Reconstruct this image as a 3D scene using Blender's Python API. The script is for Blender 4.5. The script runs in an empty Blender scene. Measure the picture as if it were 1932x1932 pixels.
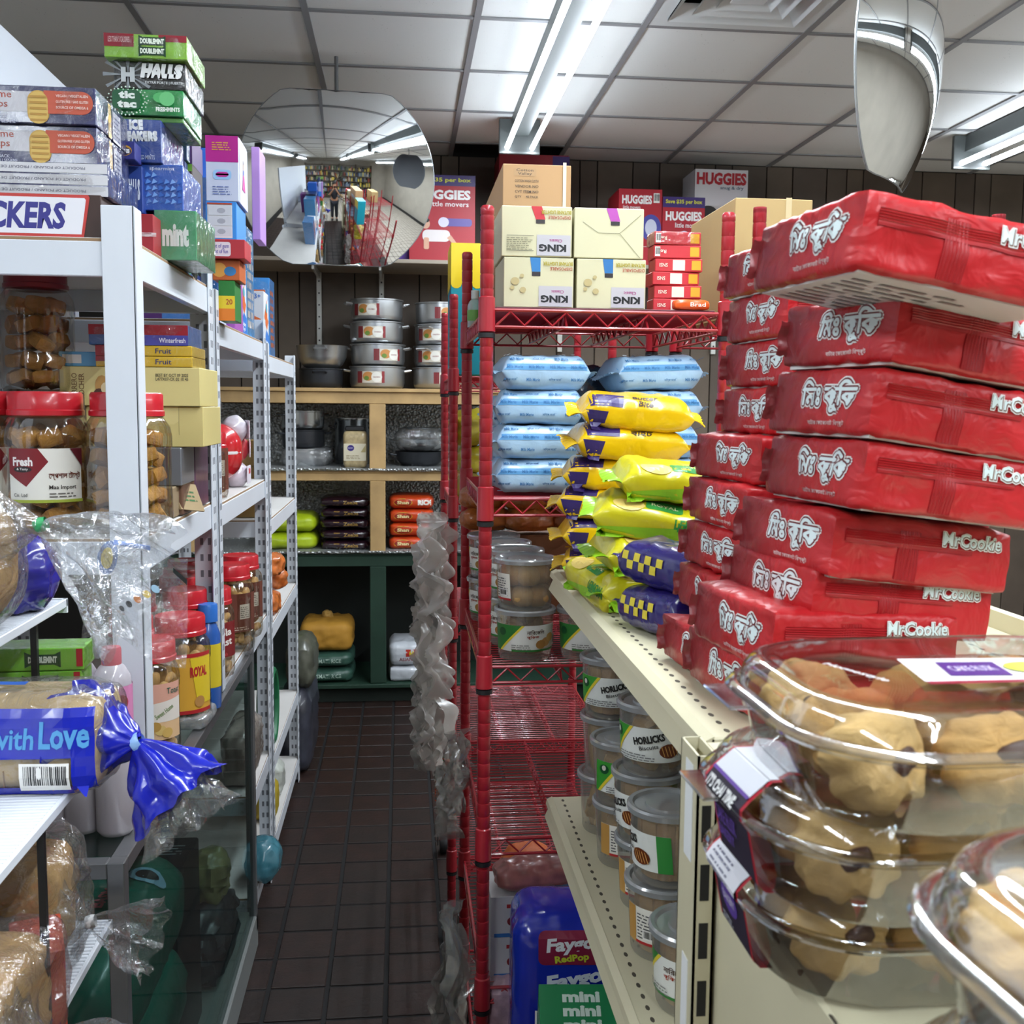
import bpy, bmesh, math, random
from mathutils import Vector, Matrix, Euler, noise
from mathutils.bvhtree import BVHTree

# ------------------------------------------------------------------ camera, world, exposure
SC = bpy.context.scene
COL = SC.collection
cam_data = bpy.data.cameras.new('camera')
cam_data.sensor_width = 36.0
cam_data.lens = 36.0 * 2000.0 / 1932.0
cam_data.clip_start = 0.02
cam_data.dof.use_dof = True
cam_data.dof.focus_distance = 2.1
cam_data.dof.aperture_fstop = 16.0
cam = bpy.data.objects.new('camera', cam_data)
COL.objects.link(cam)
cam.matrix_world = Matrix(((0.99462979, 0.00102618, -0.10349166, 0.0),
                           (-0.10307573, 0.09992426, -0.98964162, 0.0),
                           (0.00932578, 0.99499452, 0.09949342, 1.58),
                           (0, 0, 0, 1)))
SC.camera = cam
SC.view_settings.view_transform = 'Standard'
SC.view_settings.look = 'None'
SC.view_settings.gamma = 1.0
SC.view_settings.use_curve_mapping = False
SC.view_settings.exposure = 0.65
SC.cycles.transparent_max_bounces = 20
SC.cycles.use_adaptive_sampling = True
SC.cycles.adaptive_threshold = 0.12
SC.cycles.max_bounces = 6
SC.cycles.diffuse_bounces = 3
SC.cycles.glossy_bounces = 3
SC.cycles.transmission_bounces = 4
SC.cycles.caustics_reflective = False
SC.cycles.caustics_refractive = False
world = bpy.data.worlds.new('world')
SC.world = world
world.use_nodes = True
world.node_tree.nodes['Background'].inputs[0].default_value = (0.6, 0.65, 0.7, 1)
world.node_tree.nodes['Background'].inputs[1].default_value = 0.05
TUBE_POWER = 13.0       # glow of the fluorescent tubes, the only lights of the shop
LAMP_W = 15.0          # light that each tube throws down
CEIL = 2.964
R = math.radians
rnd = random.Random(7)

# ------------------------------------------------------------------ materials
def lin(h):
    h = h.lstrip('#')
    c = [int(h[i:i + 2], 16) / 255 for i in (0, 2, 4)]
    return tuple(x / 12.92 if x <= .04045 else ((x + .055) / 1.055) ** 2.4 for x in c) + (1,)
_mats = {}
def M(hexc, rough=.45, metal=0., coat=0., var=0., vscale=8., bump=0., bscale=40., spec=.5, trans=0.):
    key = (hexc, rough, metal, coat, var, vscale, bump, bscale, spec, trans)
    if key in _mats: return _mats[key]
    m = bpy.data.materials.new('paint_' + hexc.lstrip('#')); m.use_nodes = True
    nt = m.node_tree; b = nt.nodes['Principled BSDF']
    b.inputs['Base Color'].default_value = lin(hexc)
    b.inputs['Roughness'].default_value = rough
    b.inputs['Metallic'].default_value = metal
    b.inputs['Coat Weight'].default_value = coat
    b.inputs['Coat Roughness'].default_value = .08
    b.inputs['Specular IOR Level'].default_value = spec
    b.inputs['Transmission Weight'].default_value = trans
    if var or bump:
        tc = nt.nodes.new('ShaderNodeTexCoord')
    if var:
        n = nt.nodes.new('ShaderNodeTexNoise'); n.inputs['Scale'].default_value = vscale
        n.inputs['Detail'].default_value = 5
        r = nt.nodes.new('ShaderNodeMapRange')
        r.inputs[1].default_value = .3; r.inputs[2].default_value = .7
        r.inputs[3].default_value = 1 - var; r.inputs[4].default_value = 1 + var * .4
        mx = nt.nodes.new('ShaderNodeMix'); mx.data_type = 'RGBA'; mx.blend_type = 'MULTIPLY'
        mx.inputs[0].default_value = 1
        mx.inputs[6].default_value = lin(hexc)
        nt.links.new(tc.outputs['Object'], n.inputs['Vector'])
        nt.links.new(n.outputs['Fac'], r.inputs[0])
        nt.links.new(r.outputs[0], mx.inputs[7])
        nt.links.new(mx.outputs[2], b.inputs['Base Color'])
    if bump:
        n2 = nt.nodes.new('ShaderNodeTexNoise'); n2.inputs['Scale'].default_value = bscale
        n2.inputs['Detail'].default_value = 3; n2.inputs['Distortion'].default_value = .6
        bp = nt.nodes.new('ShaderNodeBump'); bp.inputs['Strength'].default_value = bump
        bp.inputs['Distance'].default_value = .01
        nt.links.new(tc.outputs['Object'], n2.inputs['Vector'])
        nt.links.new(n2.outputs['Fac'], bp.inputs['Height'])
        nt.links.new(bp.outputs[0], b.inputs['Normal'])
    _mats[key] = m
    return m
_clear = {}
def clear(tint='ffffff', gloss=.08, rough=.06, haze=0., bump=0., bscale=30., edge=.75):
    """clear film or plastic: see-through, with a surface reflection that grows towards grazing angles"""
    key = (tint, gloss, rough, haze, bump, bscale, edge)
    if key in _clear: return _clear[key]
    m = bpy.data.materials.new('clear_plastic'); m.use_nodes = True
    nt = m.node_tree; nt.nodes.clear()
    out = nt.nodes.new('ShaderNodeOutputMaterial')
    tr = nt.nodes.new('ShaderNodeBsdfTransparent'); tr.inputs[0].default_value = lin(tint)
    gl = nt.nodes.new('ShaderNodeBsdfGlossy'); gl.inputs['Roughness'].default_value = rough
    lw = nt.nodes.new('ShaderNodeLayerWeight'); lw.inputs[0].default_value = .35
    mr = nt.nodes.new('ShaderNodeMapRange'); mr.inputs[3].default_value = gloss; mr.inputs[4].default_value = edge
    nt.links.new(lw.outputs['Facing'], mr.inputs[0])
    mix = nt.nodes.new('ShaderNodeMixShader')
    nt.links.new(mr.outputs[0], mix.inputs[0]); nt.links.new(tr.outputs[0], mix.inputs[1]); nt.links.new(gl.outputs[0], mix.inputs[2])
    last = mix
    if haze:
        df = nt.nodes.new('ShaderNodeBsdfDiffuse'); df.inputs[0].default_value = lin(tint)
        m2 = nt.nodes.new('ShaderNodeMixShader'); m2.inputs[0].default_value = haze
        nt.links.new(mix.outputs[0], m2.inputs[1]); nt.links.new(df.outputs[0], m2.inputs[2]); last = m2
    if bump:
        tc = nt.nodes.new('ShaderNodeTexCoord')
        n2 = nt.nodes.new('ShaderNodeTexNoise'); n2.inputs['Scale'].default_value = bscale
        n2.inputs['Detail'].default_value = 4; n2.inputs['Distortion'].default_value = 1.2
        bp = nt.nodes.new('ShaderNodeBump'); bp.inputs['Strength'].default_value = bump; bp.inputs['Distance'].default_value = .02
        nt.links.new(tc.outputs['Object'], n2.inputs['Vector']); nt.links.new(n2.outputs['Fac'], bp.inputs['Height'])
        nt.links.new(bp.outputs[0], gl.inputs['Normal']); nt.links.new(bp.outputs[0], lw.inputs['Normal'])
    nt.links.new(last.outputs[0], out.inputs[0])
    _clear[key] = m
    return m
def glow(hexc, s):
    m = bpy.data.materials.new('lamp_glow'); m.use_nodes = True; nt = m.node_tree; nt.nodes.clear()
    o = nt.nodes.new('ShaderNodeOutputMaterial'); e = nt.nodes.new('ShaderNodeEmission')
    e.inputs[0].default_value = lin(hexc); e.inputs[1].default_value = s
    nt.links.new(e.outputs[0], o.inputs[0]); return m

# ------------------------------------------------------------------ mesh builder
class MB:
    def __init__(s): s.v = []; s.f = []; s.m = []; s.mats = []
    def mi(s, m):
        if m not in s.mats: s.mats.append(m)
        return s.mats.index(m)
    def add(s, vs, fs, m):
        o = len(s.v); k = s.mi(m)
        s.v.extend(tuple(p) for p in vs)
        for f in fs: s.f.append(tuple(i + o for i in f)); s.m.append(k)
        return s
    def box(s, a, b, m, c=0., mats=None):
        """chamfered box between corners a and b; mats: dict of face -> material (front back left right top bottom)"""
        x0, y0, z0 = a; x1, y1, z1 = b
        mats = mats or {}
        names = {(0, -1): 'left', (0, 1): 'right', (1, -1): 'front', (1, 1): 'back', (2, -1): 'bottom', (2, 1): 'top'}
        if c <= 0:
            P = [(x, y, z) for x in (x0, x1) for y in (y0, y1) for z in (z0, z1)]
            F = {'left': (0, 1, 3, 2), 'right': (4, 6, 7, 5), 'front': (0, 4, 5, 1), 'back': (2, 3, 7, 6), 'bottom': (0, 2, 6, 4), 'top': (1, 5, 7, 3)}
            o = len(s.v); s.v.extend(P)
            for n, f in F.items(): s.f.append(tuple(i + o for i in f)); s.m.append(s.mi(mats.get(n, m)))
            return s
        lo, hi = (x0, y0, z0), (x1, y1, z1)
        o = len(s.v); idx = {}
        for cx in (0, 1):
            for cy in (0, 1):
                for cz in (0, 1):
                    cc = (cx, cy, cz)
                    for ax in range(3):
                        p = [0, 0, 0]
                        for k in range(3):
                            e = hi[k] if cc[k] else lo[k]
                            p[k] = e if k == ax else e + (-c if cc[k] else c)
                        idx[cc, ax] = len(s.v) - o + 0; s.v.append(tuple(p)); idx[cc, ax] = len(s.v) - 1
        def emit(ids, nrm, mat):
            a_, b_, c_ = (Vector(s.v[i]) for i in ids[:3])
            if (b_ - a_).cross(c_ - a_).dot(nrm) < 0: ids = ids[::-1]
            s.f.append(tuple(ids)); s.m.append(s.mi(mat))
        for ax in range(3):
            o1, o2 = [k for k in range(3) if k != ax]
            for sg in (0, 1):
                ids = []
                for u, w in ((0, 0), (1, 0), (1, 1), (0, 1)):
                    cc = [0, 0, 0]; cc[ax] = sg; cc[o1] = u; cc[o2] = w; ids.append(idx[tuple(cc), ax])
                n = Vector((0, 0, 0)); n[ax] = 1 if sg else -1
                emit(ids, n, mats.get(names[ax, 1 if sg else -1], m))
            for u in (0, 1):
                for w in (0, 1):
                    c0 = [0, 0, 0]; c0[o1] = u; c0[o2] = w; c1 = list(c0); c1[ax] = 1
                    n = Vector((0, 0, 0)); n[o1] = 1 if u else -1; n[o2] = 1 if w else -1
                    emit([idx[tuple(c0), o1], idx[tuple(c1), o1], idx[tuple(c1), o2], idx[tuple(c0), o2]], n, m)
        for cx in (0, 1):
            for cy in (0, 1):
                for cz in (0, 1):
                    emit([idx[(cx, cy, cz), k] for k in range(3)], Vector((cx - .5, cy - .5, cz - .5)), m)
        return s
    def grid(s, fn, nu, nv, m, cu=False, cv=False):
        """surface fn(u, v), u and v in 0..1; cu / cv close it"""
        U = nu if cu else nu + 1; V = nv if cv else nv + 1
        vs = [fn(i / nu, j / nv) for i in range(U) for j in range(V)]
        fs = []
        for i in range(nu):
            for j in range(nv):
                a, b = i % U, (i + 1) % U; c, d = j % V, (j + 1) % V
                fs.append((a * V + c, b * V + c, b * V + d, a * V + d))
        return s.add(vs, fs, m)
    def lathe(s, prof, m, seg=32, c=(0, 0, 0), ripple=None):
        """prof: list of (radius, height); ripple(r, z, angle) -> radius"""
        n = len(prof); vs = []; fs = []
        for i in range(seg):
            a = 2 * math.pi * i / seg
            for r, z in prof:
                rr = ripple(r, z, a) if ripple else r
                vs.append((c[0] + rr * math.cos(a), c[1] + rr * math.sin(a), c[2] + z))
        for i in range(seg):
            k = (i + 1) % seg
            for j in range(n - 1): fs.append((i * n + j, k * n + j, k * n + j + 1, i * n + j + 1))
        return s.add(vs, fs, m)
    def tube(s, pts, r, m, seg=8, caps=True):
        pts = [Vector(p) for p in pts]; n = len(pts); vs = []; fs = []
        rs = r if isinstance(r, (list, tuple)) else [r] * n
        prev = None
        for i, p in enumerate(pts):
            t = (pts[min(i + 1, n - 1)] - pts[max(i - 1, 0)]).normalized()
            if prev is None:
                up = Vector((0, 0, 1)) if abs(t.z) < .9 else Vector((1, 0, 0))
                a = t.cross(up).normalized()
            else:
                a = (prev - t * prev.dot(t)).normalized()
            prev = a; b = t.cross(a)
            for k in range(seg):
                w = 2 * math.pi * k / seg
                vs.append(p + (a * math.cos(w) + b * math.sin(w)) * rs[i])
        for i in range(n - 1):
            for k in range(seg):
                q = (k + 1) % seg
                fs.append((i * seg + k, i * seg + q, (i + 1) * seg + q, (i + 1) * seg + k))
        if caps:
            fs.append(tuple(range(seg))[::-1]); fs.append(tuple((n - 1) * seg + k for k in range(seg)))
        return s.add(vs, fs, m)
    def prism(s, pts, z0, z1, m, mtop=None):
        """upright prism over a 2-D outline (counter-clockwise)"""
        n = len(pts); vs = [(x, y, z0) for x, y in pts] + [(x, y, z1) for x, y in pts]
        fs = [(i, (i + 1) % n, n + (i + 1) % n, n + i) for i in range(n)]
        s.add(vs, fs + [tuple(range(n))[::-1]], m)
        return s.add(vs[n:], [tuple(range(n))], mtop or m)
    def soft(s, size, r, m, n=10, amp=0., freq=18., seed=0, puff=0., taper=0., c=(0, 0, 0), sag=0.):
        """soft-cornered block: cube net pulled to a rounded box, with creases (amp) and blown-out faces (puff)"""
        hx, hy, hz = size[0] / 2, size[1] / 2, size[2] / 2
        r = min(r, hx, hy, hz); seen = {}; vs = []; fs = []
        off = Vector((seed * 3.7, seed * 1.9, seed * 5.1))
        def vert(p):
            key = (round(p[0], 4), round(p[1], 4), round(p[2], 4))
            if key in seen: return seen[key]
            q = Vector((p[0] * hx, p[1] * hy, p[2] * hz))
            inn = Vector((max(-hx + r, min(hx - r, q.x)), max(-hy + r, min(hy - r, q.y)), max(-hz + r, min(hz - r, q.z))))
            d = q - inn
            if d.length > 1e-9: d = d.normalized() * r
            w = inn + d
            k = (1 - p[0] ** 2) * (1 - p[1] ** 2); kx = (1 - p[1] ** 2) * (1 - p[2] ** 2); ky = (1 - p[0] ** 2) * (1 - p[2] ** 2)
            w.z *= 1 + puff * k; w.x *= 1 + puff * .35 * kx; w.y *= 1 + puff * .35 * ky
            if taper: w.x *= 1 - taper * (p[2] + 1) / 2; w.y *= 1 - taper * (p[2] + 1) / 2
            if sag: w.z -= sag * (p[0] ** 2 + p[1] ** 2) * .5 * hz
            nn = d.normalized() if d.length > 1e-9 else Vector((0, 0, 1))
            if amp:
                e = noise.noise(w * freq + off); e2 = noise.noise(w * freq * 2.3 + off * 1.7)
                w += nn * amp * ((1 - 2 * abs(e)) * .7 + e2 * .5 - .3)
            if w.z < -hz: w.z = -hz      # rests flat on what carries it
            seen[key] = len(vs); vs.append((w.x + c[0], w.y + c[1], w.z + c[2]))
            return seen[key]
        g = [math.tan((-1 + 2 * i / n) * .78) / math.tan(.78) for i in range(n + 1)]
        for ax in range(3):
            o1, o2 = [k for k in range(3) if k != ax]
            for sg in (-1, 1):
                for i in range(n):
                    for j in range(n):
                        ids = []
                        for u, w in ((i, j), (i + 1, j), (i + 1, j + 1), (i, j + 1)):
                            p = [0, 0, 0]; p[ax] = sg; p[o1] = g[u]; p[o2] = g[w]; ids.append(vert(p))
                        flip = (sg < 0) ^ (ax == 1)
                        fs.append(tuple(ids[::-1] if flip else ids))
        return s.add(vs, fs, m)
    def xf(s, mat, start=0):
        for i in range(start, len(s.v)): s.v[i] = tuple(mat @ Vector(s.v[i]))
        return s
    def mesh(s, name, smooth=40):
        me = bpy.data.meshes.new(name)
        me.from_pydata(s.v, [], s.f)
        for m in s.mats: me.materials.append(m)
        me.polygons.foreach_set('material_index', s.m)
        if smooth:
            me.polygons.foreach_set('use_smooth', [True] * len(s.f))
            me.set_sharp_from_angle(angle=R(smooth))
        me.update()
        return me
    def build(s, name, parent=None, loc=(0, 0, 0), rot=(0, 0, 0), smooth=40):
        return put(name, s.mesh(name, smooth), parent, loc, rot)
def put(name, me, parent=None, loc=(0, 0, 0), rot=(0, 0, 0)):
    o = bpy.data.objects.new(name, me); COL.objects.link(o)
    o.location = loc; o.rotation_euler = rot if isinstance(rot, (tuple, list)) else (0, 0, rot)
    if parent: o.parent = parent
    return o
def tag(o, label, cat, group=None, kind=None):
    o['label'] = label; o['category'] = cat
    if group: o['group'] = group
    if kind: o['kind'] = kind
    return o
def struct(o, label=None):
    o['kind'] = 'structure'
    if label: o['label'] = label
    return o
def empty(name, loc, rot=0, label=None, cat=None, group=None):
    o = put(name, None, None, loc, rot if isinstance(rot, tuple) else (0, 0, rot))
    o.empty_display_size = .02
    if label: tag(o, label, cat, group)
    return o
def copy_tree(src, loc, rot=0, label=None, parent=None):
    c = src.copy(); COL.objects.link(c)
    if parent: c.parent = parent
    else:
        c.location = loc; c.rotation_euler = rot if isinstance(rot, tuple) else (0, 0, rot)
        if label: c['label'] = label
    for ch in list(KIDS.get(src.name, [])) or [x for x in src.children]: copy_tree(ch, None, parent=c)
    return c
KIDS = {}

# ------------------------------------------------------------------ flat print: lettering and label shapes
_txt = {}
def glyphs(t, bold=0., shear=0.):
    if any(ord(ch) > 0x900 for ch in t): bold = -bold      # these letters wind the other way round
    key = (t, bold, shear)
    if key in _txt: return _txt[key]
    c = bpy.data.curves.new('t', 'FONT'); c.body = t; c.resolution_u = 2; c.offset = bold; c.shear = shear
    c.align_x = 'CENTER'; c.space_line = .95
    o = bpy.data.objects.new('t', c); m = o.to_mesh()
    v = [(p.co.x, p.co.y) for p in m.vertices]; f = [tuple(p.vertices) for p in m.polygons]
    o.to_mesh_clear(); bpy.data.objects.remove(o); bpy.data.curves.remove(c)
    if not v: v = [(0, 0)]
    x0 = min(p[0] for p in v); x1 = max(p[0] for p in v); y0 = min(p[1] for p in v); y1 = max(p[1] for p in v)
    _txt[key] = (v, f, (x0, x1, y0, y1)); return _txt[key]
class Print:
    """2-D shapes (metres, u right, v up) that are laid on a surface as a thin printed layer"""
    def __init__(s, rough=.4, step=.00022): s.mb = MB(); s.h = 0; s.rough = rough; s.step = step; s.uv = []
    def _add(s, pts, fs, col):
        s.h += 1; m = col if not isinstance(col, str) else M(col, s.rough)
        s.mb.add([(u, v, s.h * s.step) for u, v in pts], fs, m); return s
    def rect(s, u0, v0, u1, v1, col, n=1, rot=0):
        P = []; F = []
        for i in range(n + 1):
            u = u0 + (u1 - u0) * i / n; P += [(u, v0), (u, v1)]
            if i: F.append((2 * i - 2, 2 * i, 2 * i + 1, 2 * i - 1))
        if rot:
            cu, cv = (u0 + u1) / 2, (v0 + v1) / 2; ca, sa = math.cos(rot), math.sin(rot)
            P = [(cu + (u - cu) * ca - (v - cv) * sa, cv + (u - cu) * sa + (v - cv) * ca) for u, v in P]
        return s._add(P, F, col)
    def poly(s, pts, col): return s._add(pts, [tuple(range(len(pts)))], col)
    def ell(s, u, v, ru, rv, col, n=20):
        return s.poly([(u + ru * math.cos(2 * math.pi * i / n), v + rv * math.sin(2 * math.pi * i / n)) for i in range(n)], col)
    def round(s, u0, v0, u1, v1, r, col, n=5):
        P = []
        for cx, cy, a0 in ((u1 - r, v1 - r, 0), (u0 + r, v1 - r, 90), (u0 + r, v0 + r, 180), (u1 - r, v0 + r, 270)):
            P += [(cx + r * math.cos(R(a0 + 90 * i / n)), cy + r * math.sin(R(a0 + 90 * i / n))) for i in range(n + 1)]
        return s.poly(P, col)
    def text(s, t, u, v, h, col, w=None, rot=0, bold=.012, shear=0., out=None, outw=.09):
        """t centred on (u, v), cap height h, squeezed to width w; out: colour of an outline"""
        if out:
            s.text(t, u, v, h, out, w, rot, bold + outw, shear, None); 
        g, f, (x0, x1, y0, y1) = glyphs(t, bold, shear)
        heavy = bold if any(ord(ch) > 0x900 for ch in t) else 0
        if heavy: g, f, _ = glyphs(t, 0., shear)
        b0, b1, b2, b3 = glyphs(t, 0. if heavy else .012, shear)[2]
        k = h / max(b3 - b2, .01); kx = (w / max(b1 - b0, .01)) if w else k
        cx, cy = (b0 + b1) / 2, (b2 + b3) / 2; ca, sa = math.cos(rot), math.sin(rot)
        P = []
        for x, y in g:
            a, b = (x - cx) * kx, (y - cy) * k
            P.append((u + a * ca - b * sa, v + a * sa + b * ca))
        if heavy:      # thicken by laying shifted copies side by side
            n0 = len(P); F = list(f); Q = list(P); ns = 10 if heavy > .04 else 6
            for i in range(ns):
                dx, dy = heavy * kx * math.cos(2 * math.pi * i / ns), heavy * k * math.sin(2 * math.pi * i / ns)
                Q += [(x + dx, y + dy) for x, y in P]; F += [tuple(j + n0 * (i + 1) for j in q_) for q_ in f]
            return s._add(Q, F, col)
        return s._add(P, f, col)
    def lines(s, u0, v0, u1, v1, n, col, fill=.4, seed=1):
        """rows of fine print too small to read"""
        q = random.Random(seed); P = []; F = []
        dv = (v1 - v0) / n
        for i in range(n):
            u = u0
            e = u1 - q.random() * (u1 - u0) * .25
            while u < e:
                w = min((.3 + q.random()) * dv * 2.2, e - u)
                k = len(P); y = v0 + i * dv
                P += [(u, y), (u + w, y), (u + w, y + dv * fill), (u, y + dv * fill)]; F.append((k, k + 1, k + 2, k + 3)); u += w + dv * .5
        return s._add(P, F, col)
    def bars(s, u0, v0, u1, v1, seed=1, bg='f4f2ee'):
        """a striped stock code"""
        q = random.Random(seed); s.rect(u0, v0, u1, v1, bg)
        P = []; F = []; w = u1 - u0; u = u0 + w * .08
        while u < u1 - w * .08:
            b = w * q.choice((.01, .02, .03)); k = len(P)
            P += [(u, v0 + (v1 - v0) * .2), (u + b, v0 + (v1 - v0) * .2), (u + b, v1 - (v1 - v0) * .1), (u, v1 - (v1 - v0) * .1)]
            F.append((k, k + 1, k + 2, k + 3)); u += b + w * q.choice((.01, .02, .025))
        return s._add(P, F, '1c1c1c')
    def on(s, parent, fn, name='printed_panel', lift=.0004, smooth=0, cut=0.):
        if cut:      # slice the shapes finely so that they follow a curved surface
            bm = bmesh.new(); bv = [bm.verts.new(p) for p in s.mb.v]
            for f, mi in zip(s.mb.f, s.mb.m):
                try: bm.faces.new([bv[i] for i in f]).material_index = mi
                except ValueError: pass
            for ax in (0, 1):
                lo = min(p[ax] for p in s.mb.v); hi = max(p[ax] for p in s.mb.v); n = int((hi - lo) / cut)
                for i in range(1, n + 1):
                    co = Vector((0, 0, 0)); co[ax] = lo + i * cut; no = Vector((0, 0, 0)); no[ax] = 1
                    bmesh.ops.bisect_plane(bm, geom=bm.verts[:] + bm.edges[:] + bm.faces[:], plane_co=co, plane_no=no, dist=1e-7)
            bm.verts.index_update()
            s.mb.v = [tuple(v.co) for v in bm.verts]; s.mb.f = [tuple(v.index for v in f.verts) for f in bm.faces]; s.mb.m = [f.material_index for f in bm.faces]; bm.free()
        vs = [tuple(fn(u, v, lift + h)) for u, v, h in s.mb.v]
        k = MB(); k.v = vs; k.f = s.mb.f; k.m = s.mb.m; k.mats = s.mb.mats
        return k.build(name, parent, smooth=smooth)
def face(side, sx, sy, sz):
    """mapping for a side of a box that stands on its base centre"""
    if side == 'front': return lambda u, v, h: (u, -sy / 2 - h, sz / 2 + v)
    if side == 'back': return lambda u, v, h: (-u, sy / 2 + h, sz / 2 + v)
    if side == 'right': return lambda u, v, h: (sx / 2 + h, u, sz / 2 + v)
    if side == 'left': return lambda u, v, h: (-sx / 2 - h, -u, sz / 2 + v)
    if side == 'top': return lambda u, v, h: (u, v, sz + h)
def roundwall(rf, z0, a0=-90.):
    """mapping on an upright round wall of radius rf(z); a0: the angle its middle faces (-90 = towards the viewer)"""
    def fn(u, v, h):
        r = rf(z0 + v) + h; a = R(a0) + u / rf(z0 + v)
        return (r * math.cos(a), r * math.sin(a), z0 + v)
    return fn
def draped(mb, origin, du, dv, out):
    """mapping that drops print along -out onto the surface of mb"""
    bvh = BVHTree.FromPolygons([Vector(p) for p in mb.v], mb.f)
    origin, du, dv, out = Vector(origin), Vector(du).normalized(), Vector(dv).normalized(), Vector(out).normalized()
    def fn(u, v, h):
        p = origin + du * u + dv * v
        hit = bvh.ray_cast(p + out * .2, -out)
        if hit[0] is None: return p + out * h
        return hit[0] + out * h
    return fn

# ------------------------------------------------------------------ kinds of goods
def carton(name, size, loc, rot, label, cat, base, faces=None, prints=None, group=None, wrap=False, c=.0012, rough=.45, flap=None):
    """printed box standing on loc; faces: colours per side; prints: {side: Print}"""
    sx, sy, sz = size; k = MB()
    co = .6 if wrap else 0.
    mats = {n: M(h, rough, coat=co) for n, h in (faces or {}).items()}
    k.box((-sx / 2, -sy / 2, 0), (sx / 2, sy / 2, sz), M(base, rough, coat=co, var=.05, vscale=6), c, mats)
    o = k.build(name, None, loc, rot, smooth=0)
    tag(o, label, cat, group)
    for side, p in (prints or {}).items(): p.on(o, face(side, sx, sy, sz))
    if flap:
        f = MB(); f.box((-sx / 2 + .002, -.0006, sz - .0002), (sx / 2 - .002, .0006, sz + .0005), M(flap, .7)); f.build('flap_seam', o, smooth=0)
    if wrap:
        w = MB(); e = .0012
        w.soft((sx + 2 * e, sy + 2 * e, sz + 2 * e), .004, clear(gloss=.05, rough=.12, bump=.5, bscale=28., edge=.6), n=8, amp=.0012, freq=30, seed=len(bpy.data.objects) % 17, c=(0, 0, sz / 2))
        w.build('shrink_film', o)
    return o
def grp(o, g): o['group'] = g; return o

# ------------------------------------------------------------------ the room
X0, X1, Y0, Y1 = -3.2, 4.7, -4.6, 6.1
k = MB(); k.box((X0, Y0, -.1), (X1, Y1, -.004), M('111012', .8, var=.3, vscale=5))
floor = struct(k.build('floor', smooth=0), 'dark red-brown quarry tile floor of the aisle')
P = .1585
tm = MB(); tm.box((-P / 2 + .006, -P / 2 + .006, -.012), (P / 2 - .006, P / 2 - .006, 0), M('2a1813', .5, var=.45, vscale=14, bump=.15, bscale=60), .002)
tm2 = MB(); tm2.box((-P / 2 + .006, -P / 2 + .006, -.012), (P / 2 - .006, P / 2 - .006, 0), M('22140f', .55, var=.4, vscale=10, bump=.15, bscale=60), .002)
tms = [tm.mesh('floor_tile', 0), tm2.mesh('floor_tile', 0)]
for i in range(-4, 4):
    for j in range(31):
        put('floor_tile', tms[rnd.random() < .4], floor, (-.044 + P / 2 + i * P, 1.12 + j * P, rnd.uniform(-.0008, .0006)), (0, 0, rnd.choice((0, 1, 2, 3)) * math.pi / 2))
rest = MB(); PALE = M('b3aa9e', .5, var=.15, vscale=6)      # unseen rest of the floor, made pale to bounce light onto the ceiling
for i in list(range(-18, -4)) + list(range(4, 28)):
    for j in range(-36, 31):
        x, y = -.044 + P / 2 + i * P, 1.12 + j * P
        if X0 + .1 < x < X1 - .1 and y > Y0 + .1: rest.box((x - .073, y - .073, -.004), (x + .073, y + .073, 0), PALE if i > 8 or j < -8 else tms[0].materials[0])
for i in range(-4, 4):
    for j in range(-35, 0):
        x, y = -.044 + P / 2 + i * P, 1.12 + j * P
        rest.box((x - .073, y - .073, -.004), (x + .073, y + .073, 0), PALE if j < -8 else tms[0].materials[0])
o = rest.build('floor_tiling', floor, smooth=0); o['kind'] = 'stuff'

def ceil_mat(hexc):
    m = bpy.data.materials.new('mineral_tile'); m.use_nodes = True; nt = m.node_tree; b = nt.nodes['Principled BSDF']
    b.inputs['Roughness'].default_value = .9
    tc = nt.nodes.new('ShaderNodeTexCoord')
    v = nt.nodes.new('ShaderNodeTexVoronoi'); v.inputs['Scale'].default_value = 62
    r = nt.nodes.new('ShaderNodeValToRGB'); r.color_ramp.elements[0].position = .12; r.color_ramp.elements[1].position = .2
    r.color_ramp.elements[0].color = tuple(x * .45 for x in lin(hexc)[:3]) + (1,); r.color_ramp.elements[1].color = lin(hexc)
    n = nt.nodes.new('ShaderNodeTexNoise'); n.inputs['Scale'].default_value = 9
    ad = nt.nodes.new('ShaderNodeMath'); ad.operation = 'ADD'
    mu = nt.nodes.new('ShaderNodeMath'); mu.operation = 'MULTIPLY_ADD'; mu.inputs[1].default_value = .5; mu.inputs[2].default_value = -.12
    nt.links.new(tc.outputs['Object'], v.inputs['Vector']); nt.links.new(tc.outputs['Object'], n.inputs['Vector'])
    nt.links.new(n.outputs['Fac'], mu.inputs[0]); nt.links.new(v.outputs['Distance'], ad.inputs[0]); nt.links.new(mu.outputs[0], ad.inputs[1])
    nt.links.new(ad.outputs[0], r.inputs[0]); nt.links.new(r.outputs[0], b.inputs['Base Color'])
    return m
k = MB(); k.box((X0, Y0, CEIL + .09), (X1, Y1, CEIL + .2), M('20242c', .9))
ceiling = struct(k.build('ceiling', smooth=0), 'suspended ceiling of white mineral tiles in a grey metal grid')
G = .61
GX = [.272 + G * i for i in range(-6, 8)]
GY = [5.79 - G * i for i in range(-1, 17)]
cm = ceil_mat('e2e3e1')
t = MB(); t.box((-G / 2 + .004, -G / 2 + .004, .006), (G / 2 - .004, G / 2 - .004, .02), cm, .002)
tile_me = t.mesh('ceiling_tile', 0)
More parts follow.
